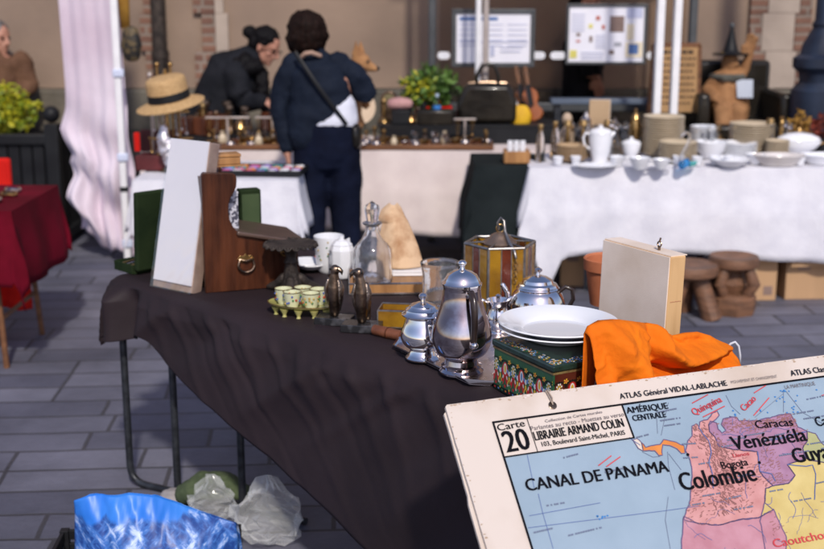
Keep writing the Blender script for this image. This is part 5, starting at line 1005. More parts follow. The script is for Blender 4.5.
ob = thing('honey_wood_box', 'small honey coloured wooden box on top of the walnut box', 'box', a_ + V(.03, .085, (293 - 179) * kk * 1.02 + .0012), rz)
MB().box((.045, .05, .0175), (.085, .06, .022)).build('body', M_woodl, ob, bev=.002); MB().box((.045, .05, .0345), (.089, .064, .010)).build('lid', M_woodl, ob, bev=.002); MB().box((.045, .05, .003), (.089, .064, .006)).build('base', M_woodl, ob, smooth=0)
# ---------------- cast iron cake stand
c = P(291, 294, H); kk2 = PXM(1, 3.75, .85)
cs = thing('cake_stand', 'brown cast iron footed stand with a scalloped lacy rim', 'stand', c + V(0, .02, 0)); hh = 53 * kk2
MB().lathe([(0, .004), (.050, .004), (.034, .016), (.030, .03), (.024, .05), (.018, hh * .55), (.022, hh * .60), (.015, hh * .68), (.020, hh * .80), (.05, hh * .90), (0, hh * .90)], 24, lobes=8, amp=.06).build('stem', M_rust, cs, smooth=50)
for i in range(3):
    a = .5 + i * 2.094; MB().tube([(.03 * math.cos(a), .03 * math.sin(a), .045), (.055 * math.cos(a), .055 * math.sin(a), .020), (.078 * math.cos(a), .078 * math.sin(a), .012), (.092 * math.cos(a), .092 * math.sin(a), .008)], [.016, .016, .013, .008], 10, dome=True).build('foot', M_rust, cs)
MB().lathe([(0, hh * .90), (.055, hh * .90), (.080, hh * .93), (.082, hh * .95), (.055, hh * .93), (0, hh * .92)], 48).build('plate', M_rust, cs)
q = MB(); nL = 20
for i in range(nL):
    a = 2 * math.pi * i / nL; q.tube([(.079 * math.cos(a + s_) * (1 + .09 * math.sin(j / 6 * math.pi)), .079 * math.sin(a + s_) * (1 + .09 * math.sin(j / 6 * math.pi)), hh * .94 + .004 - .010 * math.sin(j / 6 * math.pi)) for j, s_ in enumerate([(-.5 + t / 6) * 2 * math.pi / nL for t in range(7)])], .0032, 6); q.ell((.081 * math.cos(a), .081 * math.sin(a), hh * .93), (.006, .006, .007), 8, 6)
q.build('scalloped_rim', M_rust, cs)
# ---------------- painted oval tray and its cups
ct = V(-.324, 3.485, H); tr_ = thing('painted_oval_tray', 'small yellow green oval porcelain tray on little feet', 'tray', ct, R(-16))
M_ygreen = mat('yellow_green_glaze', (.50, .46, .16), (.38, .36, .11), scale=9, rough=.15, coat=.4)
TZ2 = .021
MB().lathe([(0, TZ2), (.08, TZ2), (.108, TZ2 + .010), (.110, TZ2 + .014), (.08, TZ2 + .005), (0, TZ2 + .005)], 48, sy=.62).build('oval_plate', M_ygreen, tr_)
q = MB(); q.tube([(.1095 * math.cos(a * .131), .068 * math.sin(a * .131), TZ2 + .0135) for a in range(48)], .0016, 6, closed=True); q.build('gilt_edge', M_brass, tr_)
for i in range(5):
    a = -2.6 + i * .55; MB().lathe([(0, 0), (.007, 0), (.005, .004), (.006, .009), (.011, .017), (.014, TZ2 + .003), (0, TZ2 + .003)], 14, c=(.088 * math.cos(a), .054 * math.sin(a), 0)).build('foot', M_ygreen, tr_)
M_dots = [mat('dot_red', (.5, .06, .03), rough=.3), mat('dot_blue', (.08, .12, .40), rough=.3), mat('dot_gold', (.55, .38, .10), rough=.3), mat('dot_green', (.05, .22, .07), rough=.3)]
M_cream = mat('cream_glaze', (.66, .68, .46), (.60, .60, .38), scale=6, rough=.15, coat=.4)
labs = ('leftmost painted cream cup on the oval tray', 'second painted cream cup in front on the oval tray', 'third painted cream cup beside the parrot figure', 'painted cream cup at the back of the oval tray', 'painted cream cup half hidden behind the parrot figure')
for i, (px, py, bk_) in enumerate(((-.062, .002, 0), (-.022, -.030, 0), (.036, -.028, 0), (.040, .026, 0), (-.012, .032, 0))):
    w = TR(ct, R(-16)) @ V(px, py, TZ2 + .0055); cp = thing('painted_cup', labs[i], 'cup', w); r0 = .027
    MB().lathe([(0, 0), (r0 * .60, 0), (r0 * .62, .002), (r0 * .8, .014), (r0, .046), (r0 * .96, .0465), (r0 * .76, .015), (r0 * .55, .006), (0, .005)], 28).build('bowl', M_cream, cp)
    rr = random.Random(i); q = MB()
    for t_ in range(26):
        a = rr.uniform(0, 6.28); zz = rr.uniform(.010, .038); q.mi = rr.randrange(4); r1 = r0 * (.76 + .24 * min(1, zz / .046)) + .0006
        q.ell((r1 * math.cos(a), r1 * math.sin(a), zz), (.0032, .0032, .0034), 6, 4)
    q.build('painted_flowers', M_dots, cp); MB().tube([(r0 * .99 * math.cos(a * .262), r0 * .99 * math.sin(a * .262), .0465) for a in range(24)], .0012, 5, closed=True).build('gilt_rim', M_brass, cp)
# ---------------- bronze birds on marble
def bird(label, px, py, rz, face, s_=1.0):
    t = thing('bird_bookend', label, 'figurine', P(px, py, H) + V(0, .028, 0), rz)
    q = MB(); q.box((0, 0, .011), (.105 * s_, .062 * s_, .022)); q.build('marble_base', M_marble, t, smooth=0, bev=.002)
    b = MB(); z0 = .022; k_ = s_
    b.tube([(0, .0, z0 + .008), (0, 0, z0 + .05 * k_), (0, -.002, z0 + .085 * k_), (face * .002, -.004, z0 + .110 * k_), (face * .004, -.006, z0 + .128 * k_)], [(.014, .014), (.020, .019), (.023, .020), (.016, .015), (.012, .012)], 16, dome=True)
    b.ell((face * .006, -.007, z0 + .140 * k_), (.0145, .014, .0145)); b.tube([(face * .018, -.010, z0 + .143 * k_), (face * .028, -.012, z0 + .136 * k_), (face * .028, -.012, z0 + .126 * k_)], [.008, .006, .0025], 8, dome=True)
    b.tube([(-face * .006, .012, z0 + .09 * k_), (-face * .010, .018, z0 + .05 * k_), (-face * .012, .022, z0 + .006)], [(.018, .008), (.015, .007), (.010, .005)], 10, side=(1, 0, 0), dome=True)
    fuse(b, 'bird_body', M_bronze, t, .0035, 2)
    for w in (-1, 1):
        q = MB(); q.tube([(w * .015, -.002, z0 + .108 * k_), (w * .021, -.002, z0 + .085 * k_), (w * .018, .004, z0 + .050 * k_), (w * .012, .012, z0 + .015 * k_)], [(.010, .006), (.019, .008), (.015, .007), (.004, .003)], 12, side=(0, 1, 0), dome=True)
        q.build('wing', mat('worn_bronze', (.58, .48, .40), (.20, .15, .115), scale=30, rough=.25, metal=1, bump=.35, bscale=120, stretch=(2, 2, .4)), t, smooth=180)
        MB().ell((face * .006 + w * .011, -.019, z0 + .143 * k_), .0032, 8, 6).build('eye', M_black, t, smooth=180)
    return t
bird('bronze parrot on a dark marble base, further left of the pair', 334, 326, R(-14), 1, 1.0)
bird('bronze parrot on a dark marble base, nearer the silver tray', 361.5, 333, R(-10), -1, 1.05)
# ---------------- porcelain cups and white saucers behind
q = thing('porcelain_mug', 'white flowered porcelain mug behind the bronze parrots', 'mug', P(329, 273, H) + V(0, .02, 0)); km = PXM(1, 4.0, .8)
MB().lathe([(0, 0), (10 * km, 0), (12.5 * km, 3 * km), (13.5 * km, 12 * km), (15.5 * km, 37 * km), (14.8 * km, 37.3 * km), (12 * km, 8 * km), (0, 5 * km)], 28).build('bowl', M_porc, q); MB().tube([(13 * km, 0, 30 * km), (20 * km, 0, 34 * km), (21 * km, 0, 24 * km), (13 * km, 0, 12 * km)], 1.5 * km, 8).build('handle', M_porc, q)
rr = random.Random(3); b = MB()
for t_ in range(30):
    a = rr.uniform(3.3, 6.1); zz = rr.uniform(14, 33) * km; b.mi = rr.randrange(4); r1 = 13.5 * km + 2 * km * (zz / km - 12) / 25 + .0005; b.ell((r1 * math.cos(a), r1 * math.sin(a), zz), (.003, .003, .003), 6, 4)
b.build('painted_flowers', M_dots, q)
q = thing('faceted_teapot', 'white faceted porcelain sugar pot right behind the parrots', 'pot', P(342, 277, H) + V(0, .0, 0)); MB().lathe([(0, 0), (11 * km, 0), (12.5 * km, 4 * km), (12.5 * km, 28 * km), (10.5 * km, 33 * km), (0, 33 * km)], 8).build('body', M_porc, q, smooth=20, bev=.003); MB().lathe([(10.8 * km, 33.2 * km), (7 * km, 37 * km), (2.5 * km, 38 * km), (2.5 * km, 41 * km), (0, 42 * km)], 8).build('lid', M_porc, q, smooth=20)
for i, (px, py) in enumerate(((306, 268), (310, 273))): tag(MB().lathe(plate_prof(.062, .018), 36).build('saucer', M_porc, loc=P(px, py, H) + V(0, .02, .012 * i)), ('white porcelain saucer left of the flowered mug, underneath', 'white porcelain saucer left of the flowered mug, on top')[i], 'saucer')
# ---------------- wooden tray carrying decanter, shell, white box
wt = thing('edged_wooden_tray', 'wooden tray with silvery edges carrying the crystal decanter', 'tray', P(398, 296, H) + V(-.01, .14, 0), R(3))
w_, d_ = .30, .24
MB().box((0, 0, .008), (w_ - .024, d_ - .024, .012)).build('base', M_woodl, wt, smooth=0)
q = MB(); q.mi = 0
for c, s_ in (((0, -d_ / 2, .017), (w_, .012, .034)), ((0, d_ / 2, .017), (w_, .012, .034)), ((-w_ / 2 + .006, 0, .017), (.012, d_ - .013, .034)), ((w_ / 2 - .006, 0, .017), (.012, d_ - .013, .034))): q.box(c, s_)
q.build('rim', M_woodl, wt, smooth=0, bev=.002)
q = MB()
for z in (.0365, -.0): q.tube([(-w_ / 2, -d_ / 2 - .006, max(.004, z)), (w_ / 2, -d_ / 2 - .006, max(.004, z)), (w_ / 2, d_ / 2, max(.004, z)), (-w_ / 2, d_ / 2, max(.004, z))], .0035, 6, closed=True)
q.build('metal_edge', M_silverdull, wt)
TZ3 = H + .0155
dcx = P(372, 285, TZ3); kd = PXM(1, 3.95, .85)
de = thing('crystal_decanter', 'cut crystal decanter with a faceted stopper', 'decanter', V(dcx.x, dcx.y + .055, TZ3))
z = lambda y: (285 - y) * kd * 1.03
pf = [(0, .003), (18.5 * kd, 0), (19.5 * kd, .003), (19 * kd, z(262)), (18.5 * kd, z(254)), (15 * kd, z(249)), (9 * kd, z(242)), (6.5 * kd, z(236)), (6.2 * kd, z(232)), (9.5 * kd, z(229.5)), (9.3 * kd, z(228.5))]
MB().lathe(pf + [(4.5 * kd, z(231)), (4.5 * kd, z(236)), (7 * kd, z(241.5)), (14 * kd, z(250)), (16.5 * kd, z(256)), (16.8 * kd, z(263)), (16.5 * kd, .012), (0, .010)], 40, lobes=20, amp=.012).build('vessel', M_cut, de, smooth=50)
MB().lathe([(0, z(237)), (3.8 * kd, z(236)), (4.2 * kd, z(229)), (5.5 * kd, z(227)), (7.6 * kd, z(215)), (6.8 * kd, z(212.5)), (0, z(208))], 8).build('stopper', M_cut, de, smooth=10, bev=.0015)
# shell, fan shaped and curved
she = MB()
sp_ = P(400, 279, TZ3); ks = PXM(1, 3.95, .85)
outl = [(379, 279), (379, 268), (381, 250), (384, 238), (379, 233), (383, 227), (389, 222), (395, 221), (401, 225), (408, 236), (414, 248), (419, 261), (423, 277), (420, 280)]
def shell_pt(u, v):
    # u across, v up
    y = 280 - v * 59
    lx = lerp_tab([(0, 379), (.2, 379), (.5, 381), (.72, 384.5), (.78, 380), (.90, 383), (1, 391)], v); rx_ = lerp_tab([(0, 422), (.07, 422.5), (.32, 418), (.54, 413), (.75, 406.5), (.93, 400), (1, 395)], v)
    x = lx + (rx_ - lx) * u
    bulge = .040 * math.sin(math.pi * min(1, u * 1.05)) * (1 - .5 * v) + .004 * noise.noise(V(u * 2.5, v * 2.5, 1))
    return ((x - 400) * ks, -bulge + .075 * v, (280 - y) * ks)
she.grid(shell_pt, 40, 50)
tag(she.build('hide_covered_shell', mat('mottled_hide', (.64, .44, .27), (.36, .18, .08), scale=16, rough=.8, bump=.25, bscale=60, detail=8, lo=.3, hi=.55), loc=V(sp_.x, sp_.y + .10, TZ3 + .018), smooth=180, solid=.012, off=1), 'mottled tan fan shaped hide or shell standing behind the decanter', 'shell')
q = thing('white_flat_box', 'flat white box under the tan mottled shell', 'box', V(sp_.x + .012, sp_.y + .09, TZ3), R(2)); MB().box((.0, 0, .006), (.125, .10, .012)).build('base', M_porc, q, smooth=0, bev=.002); MB().box((0, 0, .0153), (.129, .104, .006)).build('lid', M_porc, q, smooth=0, bev=.001)
# glass jewel casket in front
gb = thing('glass_casket', 'little amber and red glass casket with leaded edges', 'casket', P(398, 329, H) + V(0, .05, 0), R(-8)); cw, cd, chh = .105, .085, .050
for nm, c, s_, m in (('front_pane', (0, -cd / 2, chh / 2), (cw, .003, chh), M_amber), ('back_pane', (0, cd / 2, chh / 2), (cw, .003, chh), M_amber), ('side_pane', (-cw / 2, 0, chh / 2), (.003, cd, chh), M_redpane), ('side_pane', (cw / 2, 0, chh / 2), (.003, cd, chh), M_redpane), ('base', (0, 0, .002), (cw, cd, .003), M_redpane)): MB().box(c, s_).build(nm, m, gb, smooth=0)
q = MB()
for zz in (.002, chh): q.tube([(-cw / 2, -cd / 2, zz), (cw / 2, -cd / 2, zz), (cw / 2, cd / 2, zz), (-cw / 2, cd / 2, zz)], .0028, 6, closed=True)
for a in (-1, 1):
    for b2 in (-1, 1): q.tube([(a * cw / 2, b2 * cd / 2, 0), (a * cw / 2, b2 * cd / 2, chh)], .0028, 6)
q.build('leading', M_lead, gb)
MB().box((0, 0, chh * .62), (cw - .008, cd - .008, .003)).build('red_lining', M_redpane, gb, smooth=0)
q = thing('leather_roll', 'small brown leather roll beside the silver tray', 'roll', P(388, 339, H) + V(0, .01, .015), R(-40))
MB().tube([(-.05, 0, 0), (0, 0, 0), (.05, 0, 0)], [.0145, .0155, .0145], 16).build('roll', mat('tan_leather', (.22, .075, .035), (.12, .04, .02), scale=20, rough=.5), q, smooth=50); MB().tube([(0, 0, 0), (.004, 0, 0)], .0165, 16).build('tie', M_wood, q)
# glass tumblers
ktm = PXM(1, 3.55, .85)
tu_ = thing('etched_tumbler', 'clear etched glass jar with a thick rim between pots', 'jar', P(440, 308, H) + V(0, .05, 0)); hz_ = 44 * ktm
MB().lathe([(0, .0), (17 * ktm, .0), (18 * ktm, .004), (17.5 * ktm, hz_ * .7), (19 * ktm, hz_ * .86), (20 * ktm, hz_ * .97), (19.6 * ktm, hz_), (17.8 * ktm, hz_ * .99), (16.8 * ktm, hz_ * .84), (15.8 * ktm, hz_ * .7), (16 * ktm, .012), (0, .010)], 40, lobes=16, amp=.008).build('vessel', M_cut, tu_, smooth=60)
# ---------------- silver tray, coffee pot, sugar pot
c1_, c2_ = P(383, 346, H), P(477, 391.5, H); dt = c2_ - c1_; rz = math.atan2(dt.y, dt.x); Wt = dt.length; Dt = .34
st_ = thing('silver_tray', 'silver tray with cut corners carrying the coffee pot', 'tray', c1_, rz)
cc_ = .05
def octo(m): return [(cc_ - m * .4 + 0, m), (Wt - cc_ + m * .4, m), (Wt - m, cc_ - m * .4), (Wt - m, Dt - cc_), (Wt - cc_, Dt - m), (cc_, Dt - m), (m, Dt - cc_), (m, cc_ - m * .4)]
q = MB(); q.prism(octo(.010), .002, .006); q.build('bottom', mat('tray_silver', (.80, .74, .74), (.62, .55, .54), scale=10, rough=.22, metal=1, r2=.36, detail=6), st_, smooth=0, bev=.001)
q = MB(); A = octo(.012); B = octo(.004); C_ = octo(0); n = 8
vs = [(x, y, .006) for x, y in A] + [(x, y, .016) for x, y in B] + [(x, y, .018) for x, y in C_] + [(x, y, .014) for x, y in C_] + [(x, y, .002) for x, y in A]
q.add(vs, [[k_ * n + i, k_ * n + (i + 1) % n, (k_ + 1) * n + (i + 1) % n, (k_ + 1) * n + i] for k_ in range(4) for i in range(n)]); q.build('raised_rim', M_silver, st_, smooth=30)
HT = H + .0065
def pot_place(px, py, r): v = P(px, py, HT); return V(v.x, v.y + r, HT)
kc = PXM(1, 2.95, .9) * 1.03
# coffee pot : base centre hidden under body; y=378 is the front of the foot
cpn = thing('silver_coffee_pot', 'tall pear shaped silver coffee pot with a black handle', 'pot', pot_place(462, 377.5, .050), R(-70))
hz = lambda y: (368 - y) * kc
pf = [(0, 0), (21 * kc, 0), (21.5 * kc, 2 * kc), (19 * kc, 4.5 * kc), (19.5 * kc, 7 * kc), (16.5 * kc, 8.5 * kc), (15.5 * kc, 13 * kc), (17.5 * kc, 15 * kc), (24 * kc, 20 * kc), (28 * kc, 28 * kc), (29 * kc, 37 * kc), (27 * kc, 48 * kc), (22.5 * kc, 61 * kc), (19 * kc, 73 * kc), (17.8 * kc, 83 * kc), (18.2 * kc, 84 * kc), (18.2 * kc, 86 * kc), (0, 86 * kc)]
def smooth_prof(p, n=3):
    # Catmull-Rom through the middle of a profile
    out = []
    for i in range(len(p) - 1):
        a, b_, c, d = p[max(i - 1, 0)], p[i], p[i + 1], p[min(i + 2, len(p) - 1)]
        for j in range(n):
            t = j / n; out.append(tuple(.5 * (2 * b_[m] + (c[m] - a[m]) * t + (2 * a[m] - 5 * b_[m] + 4 * c[m] - d[m]) * t * t + (3 * b_[m] - a[m] - 3 * c[m] + d[m]) * t ** 3) for m in (0, 1)))
    return out + [p[-1]]
body = pf[:7] + smooth_prof(pf[7:15], 5) + pf[15:]
MB().lathe(body, 72).build('body', M_tarnish, cpn, smooth=45)
MB().lathe([(18.8 * kc, 86.3 * kc), (19.2 * kc, 88 * kc), (17.5 * kc, 89.5 * kc), (16.5 * kc, 92 * kc), (14.5 * kc, 96 * kc), (9 * kc, 99.5 * kc), (4 * kc, 101 * kc), (2.4 * kc, 102 * kc), (2 * kc, 104 * kc), (4.2 * kc, 106 * kc), (4.4 * kc, 108 * kc), (2.5 * kc, 110 * kc), (0, 110.5 * kc)], 60).build('lid', M_silver, cpn, smooth=50)
q = MB(); q.tube([(17 * kc, 0, 80 * kc), (23 * kc, 0, 83 * kc), (28.5 * kc, 0, 78 * kc), (31 * kc, 0, 68 * kc), (31.5 * kc, 0, 55 * kc), (31 * kc, 0, 44 * kc), (30 * kc, 0, 36 * kc), (28.5 * kc, 0, 31 * kc)], [(3.2 * kc, 3 * kc), (3.6 * kc, 3.2 * kc), (4 * kc, 3.4 * kc), (4 * kc, 3.4 * kc), (3.8 * kc, 3.2 * kc), (3.4 * kc, 3 * kc), (3 * kc, 2.6 * kc), (2 * kc, 2 * kc)], 14, dome=True); q.build('handle', mat('ebony', (.035, .022, .018), (.016, .010, .009), scale=12, rough=.28, coat=.3), cpn, smooth=180)
for z_, x_ in ((79, 17), (33, 28)): MB().tube([((x_ - 2) * kc, 0, z_ * kc), ((x_ + 5) * kc, 0, (z_ + 2) * kc)], [4.2 * kc, 3.4 * kc], 14, dome=True).build('handle_socket', M_silver, cpn, smooth=180)
MB().tube([(-26 * kc, 0, 40 * kc), (-33 * kc, 0, 52 * kc), (-34 * kc, 0, 68 * kc), (-40 * kc, 0, 82 * kc)], [7 * kc, 5 * kc, 3.6 * kc, 2.8 * kc], 16, dome=True).build('spout', M_silver, cpn, smooth=180)
ks_ = PXM(1, 3.05, .85) * 1.03
sg = thing('silver_sugar_pot', 'squat silver sugar pot with two handles and a knobbed lid', 'pot', pot_place(423, 362.5, .040), R(-62))
MB().lathe([(0, 0), (16.5 * ks_, 0), (17 * ks_, 1.5 * ks_), (15 * ks_, 3.5 * ks_), (13.5 * ks_, 5 * ks_), (12.5 * ks_, 9 * ks_)] + smooth_prof([(14 * ks_, 10.5 * ks_), (19 * ks_, 15 * ks_), (21.5 * ks_, 21 * ks_), (21 * ks_, 27 * ks_), (18 * ks_, 35 * ks_), (16.5 * ks_, 41 * ks_)], 4) + [(17.5 * ks_, 42 * ks_), (19 * ks_, 43 * ks_), (0, 43 * ks_)], 64).build('body', M_silver, sg, smooth=45)
MB().lathe([(20.3 * ks_, 43.3 * ks_), (20.6 * ks_, 44.5 * ks_), (17.5 * ks_, 47 * ks_), (17 * ks_, 49 * ks_), (13.5 * ks_, 51 * ks_), (12.5 * ks_, 53 * ks_), (6 * ks_, 55.5 * ks_), (2.5 * ks_, 56.5 * ks_), (2.2 * ks_, 58.5 * ks_), (4.3 * ks_, 60.5 * ks_), (4.3 * ks_, 62.5 * ks_), (2.4 * ks_, 64.5 * ks_), (0, 65 * ks_)], 64).build('lid', M_silver, sg, smooth=40)
for s_ in (-1, 1): MB().tube([(s_ * 17.5 * ks_, 0, 36 * ks_), (s_ * 22 * ks_, 0, 38.5 * ks_), (s_ * 26 * ks_, 0, 36 * ks_), (s_ * 26.5 * ks_, 0, 30 * ks_), (s_ * 23.5 * ks_, 0, 24 * ks_), (s_ * 20.8 * ks_, 0, 22 * ks_)], [(3.4 * ks_, 1.4 * ks_)] * 6, 12, side=(0, 1, 0), dome=True).build('handle', M_silver, sg, smooth=180)
# ---------------- milk jug, teapot
km_ = PXM(1, 3.2, .85)
mj = thing('silver_milk_jug', 'slim silver jug between the coffee pot and plates', 'jug', P(498.5, 338, H) + V(0, .04, 0), R(200))
MB().lathe([(0, 0), (9 * km_, 0), (9 * km_, 2 * km_), (7 * km_, 4 * km_)] + smooth_prof([(8 * km_, 5 * km_), (12 * km_, 12 * km_), (12 * km_, 19 * km_), (9.5 * km_, 27 * km_), (9.5 * km_, 32 * km_), (12 * km_, 36.5 * km_)], 4) + [(11.4 * km_, 36.6 * km_), (9 * km_, 31 * km_), (0, 10 * km_)], 40).build('body', M_silver, mj, smooth=50)
MB().tube([(11 * km_, 0, 34 * km_), (17 * km_, 0, 38 * km_), (20 * km_, 0, 31 * km_), (17 * km_, 0, 20 * km_), (11.8 * km_, 0, 15 * km_)], 1.5 * km_, 8).build('handle', M_silver, mj, smooth=180)
MB().tube([(-9.5 * km_, 0, 33 * km_), (-14.5 * km_, 0, 37.5 * km_)], [3.5 * km_, 1.6 * km_], 10, dome=True).build('spout', M_silver, mj, smooth=180); MB().lathe([(0, 28 * km_), (2.5 * km_, 38 * km_), (3 * km_, 41 * km_), (0, 43 * km_)], 14).build('strainer_knob', M_silver, mj)
kt_ = PXM(1, 3.35, .85)
tp = thing('silver_teapot', 'round silver teapot with a domed lid behind the plates', 'pot', P(540, 330, H) + V(.0, .09, 0), R(176))
MB().lathe([(0, 0), (17 * kt_, 0), (17 * kt_, 2 * kt_)] + smooth_prof([(16 * kt_, 3 * kt_), (25 * kt_, 10 * kt_), (28 * kt_, 19 * kt_), (25 * kt_, 29 * kt_), (21 * kt_, 34 * kt_)], 4) + [(22 * kt_, 35.5 * kt_), (21 * kt_, 37 * kt_), (0, 37 * kt_)], 56).build('body', M_silver, tp, smooth=45)
MB().lathe([(20.5 * kt_, 37.3 * kt_), (19.5 * kt_, 39.5 * kt_), (16 * kt_, 41 * kt_), (15 * kt_, 44 * kt_), (9 * kt_, 47.5 * kt_), (2.5 * kt_, 49 * kt_), (2 * kt_, 51 * kt_), (4.2 * kt_, 53 * kt_), (4 * kt_, 55 * kt_), (0, 57.5 * kt_)], 56).build('lid', M_silver, tp, smooth=40)
MB().tube([(24 * kt_, 0, 13 * kt_), (30 * kt_, 0, 20 * kt_), (31 * kt_, 0, 30 * kt_), (35.5 * kt_, 0, 38 * kt_)], [(5 * kt_, 4 * kt_), (3.8 * kt_, 3 * kt_), (2.8 * kt_, 2.4 * kt_), (2.6 * kt_, 2 * kt_)], 14, dome=True).build('spout', M_silver, tp, smooth=180)
MB().tube([(-21 * kt_, 0, 31 * kt_), (-28 * kt_, 0, 37 * kt_), (-35 * kt_, 0, 34 * kt_), (-36 * kt_, 0, 24 * kt_), (-31 * kt_, 0, 14 * kt_), (-25 * kt_, 0, 11 * kt_)], 2.3 * kt_, 10, dome=True).build('handle', mat('ebony', (.03, .02, .02)), tp, smooth=180)
# ---------------- leaded lantern
kl = PXM(1, 3.6, .85)
ln = thing('leaded_lantern', 'six sided leaded lantern with amber and red panes and a hook', 'lantern', P(501, 315, H) + V(0, .09, 0), R(8))
Rl = 35 * kl; hl = 66 * kl
hexp = [V(Rl * math.cos(math.pi / 3 * i), Rl * math.sin(math.pi / 3 * i), 0) for i in range(6)]
for i in range(6):
    a, b_ = hexp[i], hexp[(i + 1) % 6]; nrm_ = (a + b_).normalized(); tg = (b_ - a); e_ = tg.length
    for j, (t0, t1, m) in enumerate(((0, .36, M_amber), (.36, .64, M_redpane), (.64, 1, M_amber))):
        p0, p1 = a + tg * (t0 + .012), a + tg * (t1 - .012); q = MB(); mm = frame((p0 + p1) / 2 + V(0, 0, hl / 2), tg.normalized(), nrm_, V(0, 0, 1)); q.box((0, 0, 0), ((p1 - p0).length, .003, hl - .004), M=mm); q.build('pane', m, ln, smooth=0)
q = MB()
for i in range(6):
    a, b_ = hexp[i], hexp[(i + 1) % 6]
    q.tube([a, a + V(0, 0, hl)], .0042, 8)
    for zz in (0, hl): q.tube([a + V(0, 0, zz), b_ + V(0, 0, zz)], .0042, 8)
    for t in (.36, .64):
        p = a + (b_ - a) * t; q.tube([p, p + V(0, 0, hl * .5), p + V(0, 0, hl)], .003, 6)
q.build('leading', M_lead, ln)
q = MB()
for i in range(3): q.tube([hexp[i] + V(0, 0, hl), V(0, 0, hl + .006), hexp[i + 3] + V(0, 0, hl)], .003, 6)
q.build('top_bars', M_lead, ln)
MB().lathe([(17 * kl, hl - 2 * kl), (17.2 * kl, hl), (14 * kl, hl + 3 * kl), (10 * kl, hl + 6 * kl), (9 * kl, hl + 7.5 * kl), (4 * kl, hl + 10 * kl), (0, hl + 11 * kl)], 36, lobes=18, amp=.02).build('cap', mat('bronze_cap', (.40, .28, .20), (.26, .18, .13), scale=20, rough=.35, metal=.8), ln)
MB().tube([(0, 0, hl + 9 * kl)] + [(4 * kl * math.sin(a), 0, hl + 14 * kl - 4 * kl * math.cos(a)) for a in [i * .52 for i in range(13)]], .0024, 8).build('ring', M_brass, ln)
MB().tube([(-2 * kl, -.006, hl + 14 * kl), (-3 * kl, -.006, hl + 20 * kl), (0, -.008, hl + 25 * kl), (3 * kl, -.012, hl + 22 * kl), (3.5 * kl, -.02, hl + 12 * kl), (5 * kl, -.06, hl + 4 * kl), (7 * kl, -Rl * .95, hl - 2 * kl), (8 * kl, -Rl * 1.02, hl - 8 * kl)], .0042, 10, dome=True).build('hook', M_lead, ln, smooth=180)
q = MB(); zc = hl - 8 * kl
for j in range(7):
    zc -= 3.4 * kl; q.tube([(8 * kl + (1.8 * kl * math.cos(a) if j % 2 else 0), -Rl * 1.03 + (0 if j % 2 else .004 * math.cos(a)), zc + 2.6 * kl * math.sin(a)) for a in [i * .785 for i in range(8)]], .0013, 5, closed=True)
q.build('chain', M_brass, ln)
# ---------------- painted floral box
ca, cb, cr_ = V(.197, 2.795, 0), V(.316, 2.580, 0), V(.378, 2.64, 0)
da = (cb - ca).normalized(); Lb = (cb - ca).length; db = V(-da.y, da.x, 0); hb_ = .125
fb = thing('floral_painted_box', 'dark green box painted with red and white folk flowers', 'box', (ca.x, ca.y, H), math.atan2(da.y, da.x))
M_green = mat('painted_green', (.028, .115, .045), (.016, .070, .028), scale=10, rough=.30, coat=.5)
M_redbrown = mat('maroon_reflection', (.10, .022, .012), (.055, .012, .008), scale=10, rough=.3, coat=.5)  # reddish reflection on the right face, put into a base colour
Wb = .22
MB().box((Lb / 2, Wb / 2, hb_ / 2 - .010), (Lb, Wb, hb_ - .020)).build('body', M_green, fb, smooth=0, bev=.003)
q = MB(); q.box((Lb / 2, Wb / 2, hb_ - .0195), (Lb + .003, Wb + .003, .005)); q.build('seam_band', mat('painted_gold', (.22, .16, .06), (.12, .07, .03), scale=40, rough=.35), fb, smooth=0)
MB().box((Lb / 2, Wb / 2, hb_ - .008), (Lb + .008, Wb + .008, .016)).build('lid', mat('painted_lid', (.018, .045, .032), (.008, .018, .014), scale=25, rough=.22, coat=.4), fb, smooth=0, bev=.004)
pc = [mat('paint_red', (.50, .022, .022), rough=.35), mat('paint_white', (.74, .72, .64), rough=.35), mat('paint_yellow', (.66, .42, .04), rough=.35), mat('paint_blue', (.12, .24, .48), rough=.35), mat('paint_leaf', (.04, .17, .06), rough=.35), mat('paint_dark', (.006, .012, .010), rough=.35), mat('paint_orange', (.55, .17, .03), rough=.35)]
